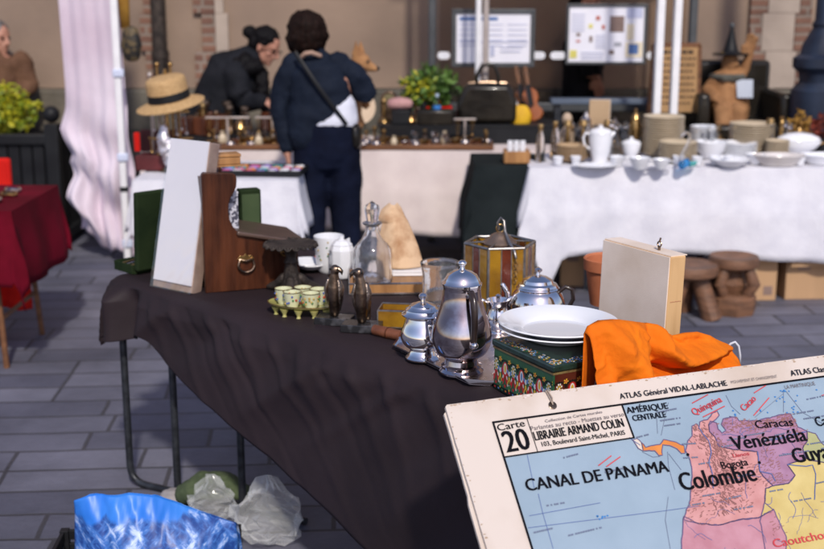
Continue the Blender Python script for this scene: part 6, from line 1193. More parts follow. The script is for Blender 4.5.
def motif_face(M, L_, h_, name, rs, warm=False):
    q = MB(); lay = [0]
    def disc(x, z, rx, rz_, k_, rot=0, tip=0):
        if not (rx * .5 < x < L_ - rx * .5 and .002 < z < h_ - .002): return
        q.mi = k_; lay[0] += 1; y = -.0003 - .0000028 * lay[0]; vs = []; nn = 12
        for i in range(nn):
            a = 2 * math.pi * i / nn; X = rx * math.cos(a) * (1 - tip * math.sin(a)); Z = rz_ * math.sin(a)
            X, Z = X * math.cos(rot) - Z * math.sin(rot), X * math.sin(rot) + Z * math.cos(rot); vs.append((min(max(x + X, .001), L_ - .001), y, min(max(z + Z, .001), h_ - .001)))
        q.add(vs, [list(range(nn))], M)
    q.mi = 5; q.add([(0.001, -.0002, .002), (L_ - .001, -.0002, .002), (L_ - .001, -.0002, .014), (.001, -.0002, .014)], [[0, 1, 2, 3]], M)
    n_ = int(L_ / .030)
    for i in range(n_ * 2): disc(.008 + i * .0155, .008, .0035, .0025, (0, 3, 4, 6)[i % 4])
    for i in range(n_ + 1):
        x = .014 + i * .036 + rs.uniform(-.002, .002)
        big = i % 2
        zt = h_ * .70
        # arch
        for j in range(9):
            a = math.pi * j / 8; disc(x + .017 * math.cos(a), zt + .012 * math.sin(a), .0028, .0028, 5)
        if big:
            disc(x, zt - .010, .012, .019, 0); disc(x, zt - .008, .007, .014, 1); disc(x, zt - .008, .004, .010, 2 if i % 4 == 1 else 3)
            for s_ in (-1, 1): disc(x + s_ * .010, zt - .018, .004, .012, 0, -s_ * .3)
        else:
            for ring, nn_, kk_ in ((.010, 10, 1), (.0065, 7, 2), (.003, 4, 1)):
                for j in range(nn_): a = 2 * math.pi * j / nn_; disc(x + ring * math.cos(a) * .8, zt - .006 + ring * 1.4 * math.sin(a), .0019, .0026, kk_)
            disc(x, zt - .022, .004, .004, 0)
        # hearts pair below
        for s_ in (-1, 1):
            disc(x + s_ * .0075, h_ * .36, .0052, .0150, 0, s_ * .30, .25); disc(x + s_ * .0082, h_ * .42, .0022, .0052, 1, s_ * .3)
            disc(x + s_ * .016, h_ * .22, .0035, .010, 4, s_ * .8)
        disc(x, h_ * .20, .004, .004, 0)
        # blue/yellow in between
        xm = x + .018
        for s_ in (-1, 0, 1): disc(xm + s_ * .006, zt - .016 - abs(s_) * -.003, .0038, .0065, (3, 1, 3)[s_ + 1], -s_ * .5)
        disc(xm, zt - .029, .004, .006, 2); disc(xm, zt + .012, .0042, .0042, 6)
        for j in range(5): a = 1.257 * j; disc(xm + .0052 * math.cos(a), zt + .012 + .0052 * math.sin(a), .0019, .0019, 2)
        for s_ in (-1, 1):
            disc(xm + s_ * .005, h_ * .32, .0022, .007, 2, s_ * .4); disc(xm + s_ * .006, h_ * .25, .0018, .0035, 1)
        disc(xm, h_ * .19, .0018, .009, 1); disc(xm, h_ * .14, .0025, .0035, 2)
    q.build(name, pc, fb, smooth=0)
motif_face(TR((0, 0, 0)), Lb, hb_ - .023, 'painted_front', random.Random(1))
MB().box((Lb + .0006, Wb / 2, hb_ / 2 - .010), (.001, Wb - .008, hb_ - .024)).build('side_reflection', M_redbrown, fb, smooth=0)  # thin maroon sheet over the green: painted reflection, not a panel
motif_face(TR((Lb + .0014, 0, 0), R(90)), Wb, hb_ - .023, 'painted_side', random.Random(2))
q = MB(); rs = random.Random(9)
for i in range(420):
    e_ = rs.randrange(2); t = rs.uniform(.01, .99)
    x, y = (t * Lb, rs.uniform(.004, .030)) if e_ else (Lb - rs.uniform(.004, .030), t * Wb)
    q.mi = rs.choice([3, 3, 2, 4, 1, 6]); q.lathe([(0, 0), (.0022, 0), (.0022, .0004), (0, .0004)], 8, c=(x, y, hb_ + .0002 + i * 4e-7))
q.build('painted_lid_border', pc, fb, smooth=0)
# ---------------- plates on the box
HP = H + hb_ + .001
pcn = P(559, 319.5, HP + .045); kp = PXM(1, pcn.y, .9); rp_ = 60.5 * kp
pp_ = [(0, 0), (rp_ * .52, 0), (rp_ * .56, .004), (rp_ * .62, .012), (rp_ * .97, .026), (rp_, .029), (rp_ * .985, .0315), (rp_ * .64, .018), (rp_ * .58, .0085), (0, .006)]
labs = ('white deep plate at the bottom of the pair on the floral box', 'white deep plate on top of the pair on the floral box')
me_ = MB().lathe(pp_, 96).build('deep_plate', M_porc, loc=(pcn.x, pcn.y, HP), smooth=35); tag(me_, labs[0], 'plate')
p2 = dup(me_, V(pcn.x - .001, pcn.y + .001, HP + .0125), label=labs[1])
# ---------------- terracotta pot
tr2 = P(604, 312, H); kt2 = PXM(1, tr2.y, .85)
tpn = thing('terracotta_pot', 'plain terracotta flower pot half behind the canvas box', 'pot', tr2 + V(.03, .10, 0)); rr_ = 27 * kt2
MB().lathe([(0, 0), (rr_ * .72, 0), (rr_ * .92, 37 * kt2), (rr_ * .88, 37 * kt2), (rr_ * .68, .012), (0, .010)], 40).build('body', M_terra, tpn, smooth=40); MB().lathe([(rr_ * .925, 36 * kt2), (rr_, 37 * kt2), (rr_ * 1.02, 48 * kt2), (rr_ * .97, 49 * kt2), (rr_ * .9, 47 * kt2), (rr_ * .885, 36 * kt2)], 40, closed=True).build('rim', M_terra, tpn, smooth=40)
# ---------------- upright canvas covered box
v0 = P(605, 333, H); v1 = P(671, 357, H); d_ = v1 - v0; rz = math.atan2(d_.y, d_.x)
cbx = thing('canvas_box', 'upright flat box with aged canvas faces and pale wooden edge', 'box', v0 + d_ * .5, rz); Wc = d_.length; Hc = .268; Dc_ = .052
Mc = TR((0, 0, .002), 0, R(-2), 0)
MB().box((0, .0, Hc / 2), (Wc, Dc_, Hc), M=Mc).build('wooden_frame', M_pine, cbx, smooth=0, bev=.003)
MB().box((-.001, -Dc_ / 2 - .0015, Hc / 2), (Wc - .003, .003, Hc - .002), M=Mc).build('front_canvas', M_canvas, cbx, smooth=0, bev=.001)
MB().box((-.001, .004, Hc + .0013), (Wc - .004, Dc_ + .004, .0025), M=Mc).build('top_canvas', M_canvas, cbx, smooth=0)
q = MB(); xh = Wc * .22; q.tube([(xh, 0, Hc), (xh, 0, Hc + .012)], .004, 8, M=Mc); q.tube([(xh + .007 * math.cos(a), 0, Hc + .019 + .007 * math.sin(a)) for a in [i * .63 for i in range(10)]], .0022, 6, closed=True, M=Mc); q.tube([(xh, 0, Hc + .026), (xh + .003, 0, Hc + .036)], .0025, 6, M=Mc); q.build('hanging_hook', M_bronze, cbx)
q = MB()
for i in range(7): q.box((Wc / 2 + .0006, -Dc_ / 2 + .010 + i * .0055, Hc * .55 + .0008 * (i % 2)), (.001, .003, .0012), M=Mc)
q.build('seam_marks', mat('ink_red', (.35, .07, .05), rough=.7), cbx, smooth=0)
# ---------------- orange cloth bag
bA, bB = P(581, 421, H), P(728, 378, H); bd_ = (bB - bA); bl = bd_.length; bdir = bd_.normalized(); bout = V(bdir.y, -bdir.x, 0)
def img(x, y): return V(x, y)
TOP = [(576, 338), (580, 328), (590, 322), (604, 320.5), (620, 322), (636, 324), (645, 324), (654, 330), (664, 335), (676, 332), (690, 330), (703, 333), (716, 339), (729, 344)]
FOLDS = [  # polyline, amplitude (m), width (px)
 ([(592, 322), (604, 350), (622, 392)], .020, 12), ([(582, 330), (590, 360), (600, 395)], -.006, 5), ([(612, 322), (622, 345), (612, 372)], .010, 8), ([(600, 340), (590, 380)], .008, 6),
 ([(640, 325), (634, 348), (616, 388)], -.022, 6), ([(622, 326), (632, 338), (628, 352)], .008, 4),
 ([(648, 326), (643, 346), (660, 358), (684, 352), (706, 344), (727, 345)], .022, 8), ([(654, 332), (668, 342), (690, 338), (712, 340)], -.010, 5),
 ([(640, 366), (664, 369), (690, 361), (714, 351), (728, 348)], -.026, 5.5), ([(634, 352), (650, 364)], -.012, 5), ([(626, 386), (650, 374), (690, 380), (722, 366)], .012, 8), ([(686, 360), (684, 385)], -.008, 4), ([(704, 356), (704, 380)], .008, 5)]
def segd(p, pl_):
    best = 1e9
    for a, b_ in zip(pl_, pl_[1:]):
        a, b_ = V(*a), V(*b_); t = max(0, min(1, (p - a).dot(b_ - a) / (b_ - a).length_squared)); best = min(best, (p - (a + (b_ - a) * t)).length)
    return best
q = MB()
def oc(u, v):
    px = 577 + 152 * u; yb = 421 - 43 * u; yt = lerp_tab(TOP, px); kz = PXM(1, 2.72, .85) * 1.03
    base = bA + bdir * (bl * u); Hh = (yb - yt) * kz
    if v <= .62:
        t = v / .62; z_ = Hh * t; y = yb - (yb - yt) * t; o = .050 * (1 - t ** 2.5) ** .5 * (1 - .3 * u) if t < 1 else 0
        for pl_, am, w in FOLDS: o += 1.9 * am * math.exp(-(segd(V(px, y), pl_) / w) ** 2) * (1 - .6 * t ** 6)
        o += .003 * noise.noise(V(px * .06, y * .09, 3)) + .0022 * noise.noise(V(px * .25, y * .2, 5)) + .003 * max(0, 1 - 6 * abs(noise.noise(V(px * .05 + y * .03, y * .05, 15))))
    else:
        t = (v - .62) / .38; z_ = Hh * (1 - t) ** 1.0; o = (-.06 * min(1, t * 1.6) ** .7 - .02 * t + .006 * noise.noise(V(px * .08, t * 3, 8))) * min(1, .04 + u / .35)
    e_ = min(1, min(u, 1 - u) / .05); o = o * (.90 + .10 * e_) if v <= .62 else o * (.3 + .7 * e_)
    p = base + bout * o; return (p.x, p.y, H + max(.002, z_))
q.grid(oc, 150, 110)
og = thing('orange_cloth_bag', 'crumpled bright orange cotton bag lying beside the white plates', 'bag', (0, 0, 0))
q.build('cloth', M_orange, og, smooth=180, solid=.002)
e0 = P(728, 352, H + .05); w0 = lambda x, y: PY(x, y, e0.y + .005)
MB().tube([w0(726, 349), w0(731, 343.5), w0(735, 342), w0(738.5, 346), w0(740, 355), w0(740, 364)], .0032, 8).build('drawstring', M_strap, og, smooth=180)
MB().tube([w0(727, 351), w0(730, 347), w0(731, 355), w0(729, 363)], .0032, 8).build('drawstring', M_strap, og, smooth=180)
MAP_O= (0.0684, 2.38, 0.8572) ;MAP_R= (0.9397, 0.342, 0.0084) ;MAP_U= (-0.2473, 0.6622, 0.7073)
MAP_POLYS={
  'colombia' : [(0.5027, -0.1794), (0.517, -0.1578), (0.5319, -0.147), (0.5405, -0.1264), (0.5534, -0.123), (0.5569, -0.1309), (0.5621, -0.1185), (0.5835, -0.1171), (0.6038, -0.1021), (0.6158, -0.1016), (0.6152, -0.1104), (0.598, -0.1213), (0.5813, -0.1278), (0.5764, -0.1447), (0.5842, -0.1589), (0.584, -0.1806), (0.6036, -0.1887), (0.6279, -0.1958), (0.6717, -0.2062), (0.6571, -0.2516), (0.6608, -0.2633), (0.6739, -0.2873), (0.6547, -0.2898), (0.6379, -0.3197), (0.6087, -0.3577), (0.551, -0.3691), (0.4531, -0.3829), (0.4364, -0.3257), (0.4693, -0.2866), (0.4985, -0.2274), (0.5041, -0.203)] ,
  'venezuela' : [(0.5813, -0.1278), (0.5888, -0.1209), (0.6027, -0.1264), (0.6, -0.1415), (0.6051, -0.1532), (0.6166, -0.1483), (0.6119, -0.1322), (0.6217, -0.1203), (0.6435, -0.1189), (0.6384, -0.1166), (0.655, -0.1207), (0.6586, -0.1293), (0.6977, -0.1354), (0.7199, -0.1344), (0.7686, -0.1307), (0.7936, -0.1313), (0.7969, -0.1641), (0.8153, -0.1784), (0.8048, -0.2001), (0.7852, -0.2145), (0.7824, -0.2398), (0.7298, -0.2459), (0.7387, -0.2725), (0.713, -0.2879), (0.6739, -0.2873), (0.6608, -0.2633), (0.6571, -0.2516), (0.6717, -0.2062), (0.6279, -0.1958), (0.6036, -0.1887), (0.584, -0.1806), (0.5842, -0.1589), (0.5764, -0.1447)] ,
  'guyana' : [(0.8153, -0.1784), (0.8339, -0.1858), (0.8375, -0.2107), (0.8518, -0.233), (0.8489, -0.264), (0.8002, -0.2481), (0.7824, -0.2398), (0.7852, -0.2145), (0.8048, -0.2001)] ,
  'brazil' : [(0.7298, -0.2459), (0.7824, -0.2398), (0.8002, -0.2481), (0.8489, -0.264), (0.9203, -0.2863), (0.8948, -0.3829), (0.7952, -0.5249), (0.5786, -0.4864), (0.566, -0.4131), (0.6087, -0.3577), (0.6379, -0.3197), (0.6547, -0.2898), (0.6739, -0.2873), (0.713, -0.2879), (0.7387, -0.2725)] ,
  'peru' : [(0.4364, -0.3257), (0.4531, -0.3829), (0.5235, -0.3642), (0.6094, -0.3586), (0.5701, -0.418), (0.5295, -0.4918), (0.4428, -0.5174), (0.4064, -0.4385)] ,
  'panama' : [(0.4067, -0.146), (0.4132, -0.1576), (0.4337, -0.1563), (0.4492, -0.1565), (0.4595, -0.1473), (0.4757, -0.1518), (0.4889, -0.158), (0.5026, -0.1686), (0.4989, -0.1831), (0.4896, -0.1838), (0.4831, -0.1722), (0.4716, -0.1619), (0.4547, -0.1594), (0.4477, -0.1691), (0.4438, -0.1812), (0.4354, -0.18), (0.431, -0.1687), (0.4039, -0.1647)] ,
  'costa_rica' : [(0.3894, -0.137), (0.3997, -0.1356), (0.4067, -0.146), (0.4039, -0.1647), (0.3963, -0.1581), (0.3926, -0.1482)] ,
}
MAP_LINES={
  'river' : [[(0.5547, -0.1306), (0.5586, -0.1487), (0.5655, -0.1649), (0.5607, -0.1923), (0.5449, -0.2134), (0.5432, -0.2385), (0.5319, -0.2702)], [(0.6717, -0.2062), (0.6571, -0.2516), (0.683, -0.2611), (0.6843, -0.2779)], [(0.7298, -0.2459), (0.7739, -0.2572), (0.7911, -0.2564), (0.7889, -0.2774), (0.7585, -0.333)], [(0.7172, -0.1873), (0.75, -0.1835), (0.7832, -0.1796), (0.8118, -0.1791)]] ,
  'route' : [[(0.5064, -0.0641), (0.4898, -0.0884), (0.4593, -0.1365)], [(0.465, -0.0938), (0.4525, -0.1312)], [(0.6524, -0.0659), (0.6546, -0.0935), (0.668, -0.1156)], [(0.8009, -0.0755), (0.7771, -0.126)], [(0.8069, -0.0763), (0.8248, -0.1326), (0.8651, -0.1679)], [(0.7982, -0.0812), (0.7014, -0.1272)], [(0.4596, -0.1751), (0.4489, -0.2073), (0.4431, -0.2599)], [(0.4601, -0.1794), (0.4749, -0.2196)], [(0.401, -0.1664), (0.4213, -0.1821), (0.4388, -0.1826)], [(0.4222, -0.2724), (0.3964, -0.3191), (0.3838, -0.3797)]] ,
  'parallel' : [[(0.0968, -0.2868), (0.2552, -0.2937), (0.4016, -0.3002), (0.4867, -0.3028)], [(0.1067, -0.263), (0.2671, -0.2609)], [(0.1404, -0.221), (0.1367, -0.2658), (0.1359, -0.3081), (0.1349, -0.3372)], [(0.1436, -0.135), (0.1359, -0.2072)]] ,
  'red' : [[(0.5618, -0.0807), (0.6092, -0.0655)], [(0.5744, -0.1003), (0.6383, -0.0822)], [(0.7241, -0.0772), (0.7621, -0.0631)], [(0.6993, -0.1181), (0.7567, -0.0816)], [(0.8924, -0.0999), (0.9136, -0.0967)], [(0.308, -0.187), (0.3473, -0.1701)], [(0.291, -0.1821), (0.3279, -0.1649)]] ,
  'coast' : [[(0.3839, -0.1307), (0.3929, -0.1418), (0.4023, -0.1517)]] ,
}
MAP_TEXT=[
  ('Carte', (0.0969, -0.0748), (0.1593, -0.0722), 0.0146) ,
  ('20', (0.1019, -0.1243), (0.1565, -0.1233), 0.0467) ,
  ('LIBRAIRIE ARMAND COLIN', (0.1709, -0.1072), (0.3813, -0.105), 0.0194) ,
  ('103, Boulevard Saint-Michel, PARIS', (0.1819, -0.1226), (0.3769, -0.1233), 0.0102) ,
  ('Collection de Cartes murales', (0.206, -0.0707), (0.3421, -0.0674), 0.0061) ,
  ('Parlantes au recto - Muettes au verso', (0.1692, -0.084), (0.3902, -0.0813), 0.0093) ,
  ('CANAL DE PANAMA', (0.1187, -0.2121), (0.4459, -0.2194), 0.0254) ,
  ('AMÉRIQUE', (0.3993, -0.0766), (0.5, -0.0785), 0.0144) ,
  ('CENTRALE', (0.4068, -0.0956), (0.4874, -0.0974), 0.0131) ,
  ('ATLAS Général VIDAL-LABLACHE', (0.3956, -0.0411), (0.6657, -0.0439), 0.0128) ,
  ('MOUVEMENT ET CHANGEMENT', (0.6777, -0.0405), (0.8001, -0.0412), 0.0066) ,
  ('ATLAS Classique VIDAL-LABLACHE', (0.8377, -0.0423), (1.1308, -0.0443), 0.0138) ,
  ('Quinquina', (0.5553, -0.1033), (0.6369, -0.0801), 0.0158) ,
  ('Cacao', (0.6805, -0.1109), (0.7229, -0.0869), 0.0151) ,
  ('LA MARTINIQUE', (0.8074, -0.0717), (0.889, -0.0723), 0.0091) ,
  ('Caracas', (0.6922, -0.1543), (0.7868, -0.1605), 0.0187) ,
  ('Vénézuéla', (0.6162, -0.195), (0.805, -0.1999), 0.0313) ,
  ('Colombie', (0.459, -0.2647), (0.642, -0.2705), 0.0387) ,
  ('Guyanes', (0.751, -0.2463), (0.9016, -0.2483), 0.0336) ,
  ('Bogota', (0.5707, -0.2328), (0.636, -0.2334), 0.0162) ,
  ('Llanos', (0.6077, -0.2115), (0.6483, -0.2116), 0.0081) ,
  ('Caoutchouc', (0.617, -0.4173), (0.7723, -0.4192), 0.0173) ,
  ('Cayenne', (0.8458, -0.1714), (0.9368, -0.1693), 0.0223) ,
]
MO, MR, MU = V(*MAP_O), V(*MAP_R).normalized(), V(*MAP_U).normalized(); MN = MR.cross(MU).normalized()
mp_ = thing('wall_map', 'old school wall map numbered 20 of Panama, Colombia and Venezuela leaning on the table', 'map', (0, 0, 0))
mp_.matrix_world = frame(MO, MR, MU, MN)
MWd, MHt = 1.25, 1.19
def board_pts(n_=60, seed=0):
    pts = []; r_ = random.Random(seed)
    def e(a, b_):
        m = max(4, int((b_ - a).length / .02))
        for i in range(m): p = a + (b_ - a) * (i / m); pts.append((p.x + .0012 * noise.noise(V(p.x * 40, p.y * 40, seed)), p.y + .0012 * noise.noise(V(p.x * 40, p.y * 40, seed + 5))))
    c = [V(.004, 0), V(MWd, 0), V(MWd, -MHt), V(0, -MHt), V(0, -.004)]
    for a, b_ in zip(c, c[1:] + c[:1]): e(a, b_)
    return pts
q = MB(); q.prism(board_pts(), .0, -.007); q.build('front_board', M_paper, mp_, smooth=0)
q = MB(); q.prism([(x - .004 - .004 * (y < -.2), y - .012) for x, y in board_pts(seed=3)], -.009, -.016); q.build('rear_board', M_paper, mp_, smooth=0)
M_sea = mat('map_sea', (.285, .375, .46), (.245, .33, .41), scale=7, rough=.75, detail=8)
ctry = {'colombia': mat('map_pink', (.58, .29, .28), (.48, .21, .20), scale=26, rough=.75, detail=9), 'venezuela': mat('map_mauve', (.38, .21, .32), (.30, .15, .24), scale=26, rough=.75, detail=9), 'guyana': mat('map_olive', (.42, .42, .2), (.36, .36, .17), scale=26, rough=.75), 'brazil': mat('map_yellow', (.60, .48, .19), (.52, .40, .14), scale=16, rough=.75), 'peru': mat('map_purple_pink', (.50, .25, .30), (.42, .18, .22), scale=20, rough=.75), 'panama': mat('map_orange', (.68, .24, .05), (.55, .18, .04), scale=26, rough=.75), 'costa_rica': mat('map_cream', (.72, .66, .58), (.6, .52, .44), scale=26, rough=.75)}
M_bord = mat('map_border', (.13, .09, .20), rough=.7); M_mapblue = mat('map_river_blue', (.08, .13, .34), rough=.7); M_mapred = mat('map_red_ink', (.60, .05, .06), rough=.7); M_mapgrey = mat('map_grey_ink', (.15, .18, .27), rough=.7); M_relief = mat('map_relief_brown', (.30, .13, .12), rough=.7)
FX, FY = .0915, -.054
q = MB(); q.add([(FX, -1.13, .0004), (MWd - .05, -1.13, .0004), (MWd - .05, FY, .0004), (FX, FY, .0004)], [[0, 1, 2, 3]]); q.build('printed_sea', M_sea, mp_, smooth=0)
def rough_line(pl_, amp=.0022, step=.006, closed=False, seed=0):
    out = []; L_ = pl_ + [pl_[0]] if closed else pl_
    for a, b_ in zip(L_, L_[1:]):
        a, b_ = V(*a), V(*b_); n_ = max(1, int((b_ - a).length / step))
        for i in range(n_): p = a + (b_ - a) * (i / n_); out.append((p.x + amp * noise.noise(V(p.x * 90, p.y * 90, seed)), p.y + amp * noise.noise(V(p.x * 90, p.y * 90, seed + 9))))
    if not closed: out.append(L_[-1])
    return out
def ribbon(mb, pl_, w, z, closed=False):
    n_ = len(pl_); vs = []
    for i in range(n_):
        a = V(*pl_[i - 1 if (i or closed) else 0]); b_ = V(*pl_[(i + 1) % n_ if (closed or i < n_ - 1) else i]); t = (b_ - a)
        t = t.normalized() if t.length > 1e-9 else V(1, 0); o = V(-t.y, t.x) * w / 2; vs += [(pl_[i][0] - o.x, pl_[i][1] - o.y, z), (pl_[i][0] + o.x, pl_[i][1] + o.y, z)]
    mb.add(vs, [[2 * i, 2 * ((i + 1) % n_), 2 * ((i + 1) % n_) + 1, 2 * i + 1] for i in range(n_ if closed else n_ - 1)])
def clip(pl_): return [(min(max(x, FX + .001), MWd - .052), max(y, -1.12)) for x, y in pl_]
bm = MB(); rel = MB(); rs = random.Random(4); zc = .0007
south = [(.30, -.52), (.44, -.5174), (.5295, -.49), (.58, -.486), (.80, -.525), (1.0, -.60), (1.02, -.75), (.92, -.88), (.80, -1.0), (.70, -1.11), (.62, -1.11), (.60, -.9), (.55, -.78), (.46, -.70), (.40, -.62), (.37, -.56)]
allp = dict(MAP_POLYS)
cut = [i for i, p in enumerate(allp['colombia']) if p[1] < -.335]
allp['colombia'] = [p for i, p in enumerate(allp['colombia']) if i < cut[0] and p[1] >= -.335] + [(.652, -.338), (.61, -.349), (.56, -.346), (.51, -.350), (.465, -.338)] + [p for i, p in enumerate(allp['colombia']) if i > cut[0] and p[1] >= -.335 and p[0] < .56]
allp['peru'] = [(.44, -.318), (.465, -.338), (.51, -.350), (.56, -.346), (.61, -.349), (.652, -.338), (.655, -.40), (.63, -.45), (.62, -.50), (.60, -.58), (.50, -.66), (.42, -.60), (.385, -.50), (.39, -.42), (.42, -.36)]
allp['brazil'] = [p for p in allp['brazil'][:5]] + [(1.02, -.30), (1.15, -.42), (1.12, -.60), (.98, -.72), (.85, -.86), (.74, -.80), (.66, -.70), (.60, -.60), (.5786, -.4864)] + allp['brazil'][9:]
def inside(p, pl_):
    c = False
    for (x0, y0), (x1, y1) in zip(pl_, pl_[1:] + pl_[:1]):
        if (y0 > p[1]) != (y1 > p[1]) and p[0] < (x1 - x0) * (p[1] - y0) / (y1 - y0) + x0: c = not c
    return c
for i, (nm, pl_) in enumerate(allp.items()):
    pl_ = clip(rough_line(pl_, closed=True, seed=i)); q = MB(); q.add([(x, y, zc + i * .00015) for x, y in pl_], [list(range(len(pl_)))]); q.build('printed_country', ctry[nm], mp_, smooth=0)
    ribbon(bm, pl_, .0022, .0020, True)
    if nm in ('colombia', 'venezuela', 'peru'):
        xs = [p[0] for p in pl_]; ys = [p[1] for p in pl_]; cnt = 0
        for _ in range(900):
            p = (rs.uniform(min(xs), max(xs)), rs.uniform(min(ys), max(ys)))
            if inside(p, pl_) and noise.noise(V(p[0] * 14, p[1] * 9, 2)) > .0 and cnt < 260:
                a = rs.gauss(.5, .5); l = rs.uniform(.003, .011); ribbon(rel, [p, (p[0] + l * math.cos(a), p[1] + l * math.sin(a) * .6)], rs.uniform(.0007, .0016), .00215 + cnt * 1e-7); cnt += 1
for i in range(420):   # the shaded ranges of the Andes
    t = rs.random(); px_ = lerp_tab([(0, .545), (.3, .575), (.6, .565), (1, .545)], t) + rs.gauss(0, .016); py_ = -.125 - .20 * t
    if inside((px_, py_), allp['colombia']) or inside((px_, py_), allp['venezuela']): a = rs.gauss(-1.3, .5); l = rs.uniform(.003, .010); ribbon(rel, [(px_, py_), (px_ + l * math.cos(a), py_ + l * math.sin(a))], rs.uniform(.0008, .0020), .00218 + i * 1e-7)
for i in range(260):
    px_ = rs.uniform(.60, .80); py_ = -.125 - .05 * (px_ - .6) + rs.gauss(0, .008) - .012
    if inside((px_, py_), allp['venezuela']): a = rs.gauss(.1, .4); l = rs.uniform(.003, .009); ribbon(rel, [(px_, py_), (px_ + l * math.cos(a), py_ + l * math.sin(a))], rs.uniform(.0008, .0018), .00223 + i * 1e-7)
bm.build('printed_borders', M_bord, mp_, smooth=0); rel.build('printed_relief', M_relief, mp_, smooth=0)
for k_, m, w, z_ in (('river', M_mapblue, .0022, .0023), ('route', M_mapgrey, .0010, .0018), ('parallel', M_mapblue, .0011, .0016), ('red', M_mapred, .0022, .0024), ('coast', M_mapblue, .0018, .0019)):
    q = MB()
    for i, l in enumerate(MAP_LINES[k_]): ribbon(q, rough_line([(x, y + ({0: .007, 1: -.009, 2: .007, 3: -.005}.get(i, 0) if k_ == 'red' else 0)) for x, y in l], .0012 if k_ in ('river', 'coast') else .0, .008, seed=i), w, z_ + i * 2e-6)
    q.build({'river': 'printed_rivers', 'route': 'printed_routes', 'parallel': 'printed_parallels', 'red': 'printed_arrows', 'coast': 'printed_coast'}[k_], m, mp_, smooth=0)
q = MB(); rs = random.Random(12)
for (x, y, n_, s_) in ((.262, -.292, 7, .012), (.80, -.09, 6, .03), (.79, -.12, 6, .03), (.72, -.118, 4, .02), (.665, -.113, 3, .02), (.80, -.075, 4, .008), (.84, -.085, 4, .05)):
    for i in range(n_):
        a, b_ = x + rs.uniform(-s_, s_), y + rs.uniform(-s_, s_) * .5; q.add([(a + .003 * math.cos(t) * rs.uniform(.5, 1.2), b_ + .002 * math.sin(t), .0017) for t in [j * 1.05 for j in range(6)]], [list(range(6))])
q.build('printed_islands', mat('map_island_blue', (.04, .20, .50), rough=.7), mp_, smooth=0)
# faint rows of unreadable small place marks, as on the print
q = MB()
for (x, y, n_, a) in ((.47, -.085, 9, .05), (.47, -.105, 8, 0), (.475, -.118, 7, 0), (.40, -.135, 5, .1), (.50, -.165, 6, -.1), (.49, -.196, 6, -.1), (.61, -.172, 8, .0), (.66, -.168, 9, 0), (.80, -.135, 9, .02), (.82, -.150, 10, .0), (.85, -.105, 7, .05), (.72, -.225, 6, 0), (.60, -.255, 5, 0), (.105, -.300, 8, .05), (.175, -.318, 12, .06), (.80, -.21, 8, 0), (.66, -.30, 6, 0), (.50, -.285, 7, 0), (.55, -.30, 6, .05), (.59, -.185, 7, 0), (.70, -.185, 9, 0), (.73, -.178, 7, .05), (.52, -.215, 5, 0), (.76, -.225, 6, 0), (.83, -.225, 5, 0), (.56, -.325, 7, 0), (.70, -.33, 9, 0), (.78, -.30, 8, .04), (.22, -.155, 6, .1), (.30, -.20, 7, .05), (.15, -.25, 6, 0), (.88, -.29, 7, 0), (.46, -.30, 6, 0)):
    xx = 0
    for i in range(n_):
        w = rs.uniform(.003, .0055); q.add([(x + xx, y + xx * a, .0025), (x + xx + w, y + (xx + w) * a, .0025), (x + xx + w, y + (xx + w) * a + .0032, .0025), (x + xx, y + xx * a + .0032, .0025)], [[0, 1, 2, 3]]); xx += w + .0012 + (.003 if rs.random() < .2 else 0)
q.build('printed_small_marks', M_mapgrey, mp_, smooth=0)
q = MB(); rs = random.Random(31)
for i in range(300):
    if i % 3: cx_, cy_ = rs.uniform(0.005, MWd - .01), -rs.random() ** 4 * .007 - .0012
    else: cx_, cy_ = rs.random() ** 4 * .008 + .0016, -rs.uniform(.005, MHt - .02)
    r0 = rs.uniform(.0010, .0034); q.mi = rs.randrange(2); n_ = 7
    q.add([(max(.0015, cx_ + r0 * rs.uniform(.6, 1.8) * math.cos(t)), min(-.0012, cy_ + r0 * rs.uniform(.3, .9) * math.sin(t)), .0003 + i * 3e-7) for t in [6.283 * j / n_ for j in range(n_)]], [list(range(n_))])
q.build('edge_wear', [mat('foxed_paper', (.42, .31, .22), (.36, .25, .17), scale=60, rough=.9), mat('rubbed_paper', (.66, .60, .56), (.6, .54, .5), scale=60, rough=.9)], mp_, smooth=0)
q = MB()   # thin tributaries and province lines
for i in range(46):
    x, y = rs.uniform(.46, .98), rs.uniform(-.46, -.13)
    host = [k for k in ('colombia', 'venezuela', 'brazil', 'guyana', 'peru') if inside((x, y), allp[k])]
    if not host: continue
    a = rs.uniform(0, 6.28); pl_ = [(x, y)]
    for j in range(rs.randint(6, 16)):
        a += rs.gauss(0, .45); x += .007 * math.cos(a); y += .006 * math.sin(a)
        if not inside((x, y), allp[host[0]]): break
        pl_.append((x, y))
    if len(pl_) > 3: ribbon(q, pl_, rs.choice([.0007, .0009, .0012]), .0022 + i * 1e-6)
q.build('printed_streams', mat('map_stream_ink', (.16, .17, .36), rough=.8), mp_, smooth=0)
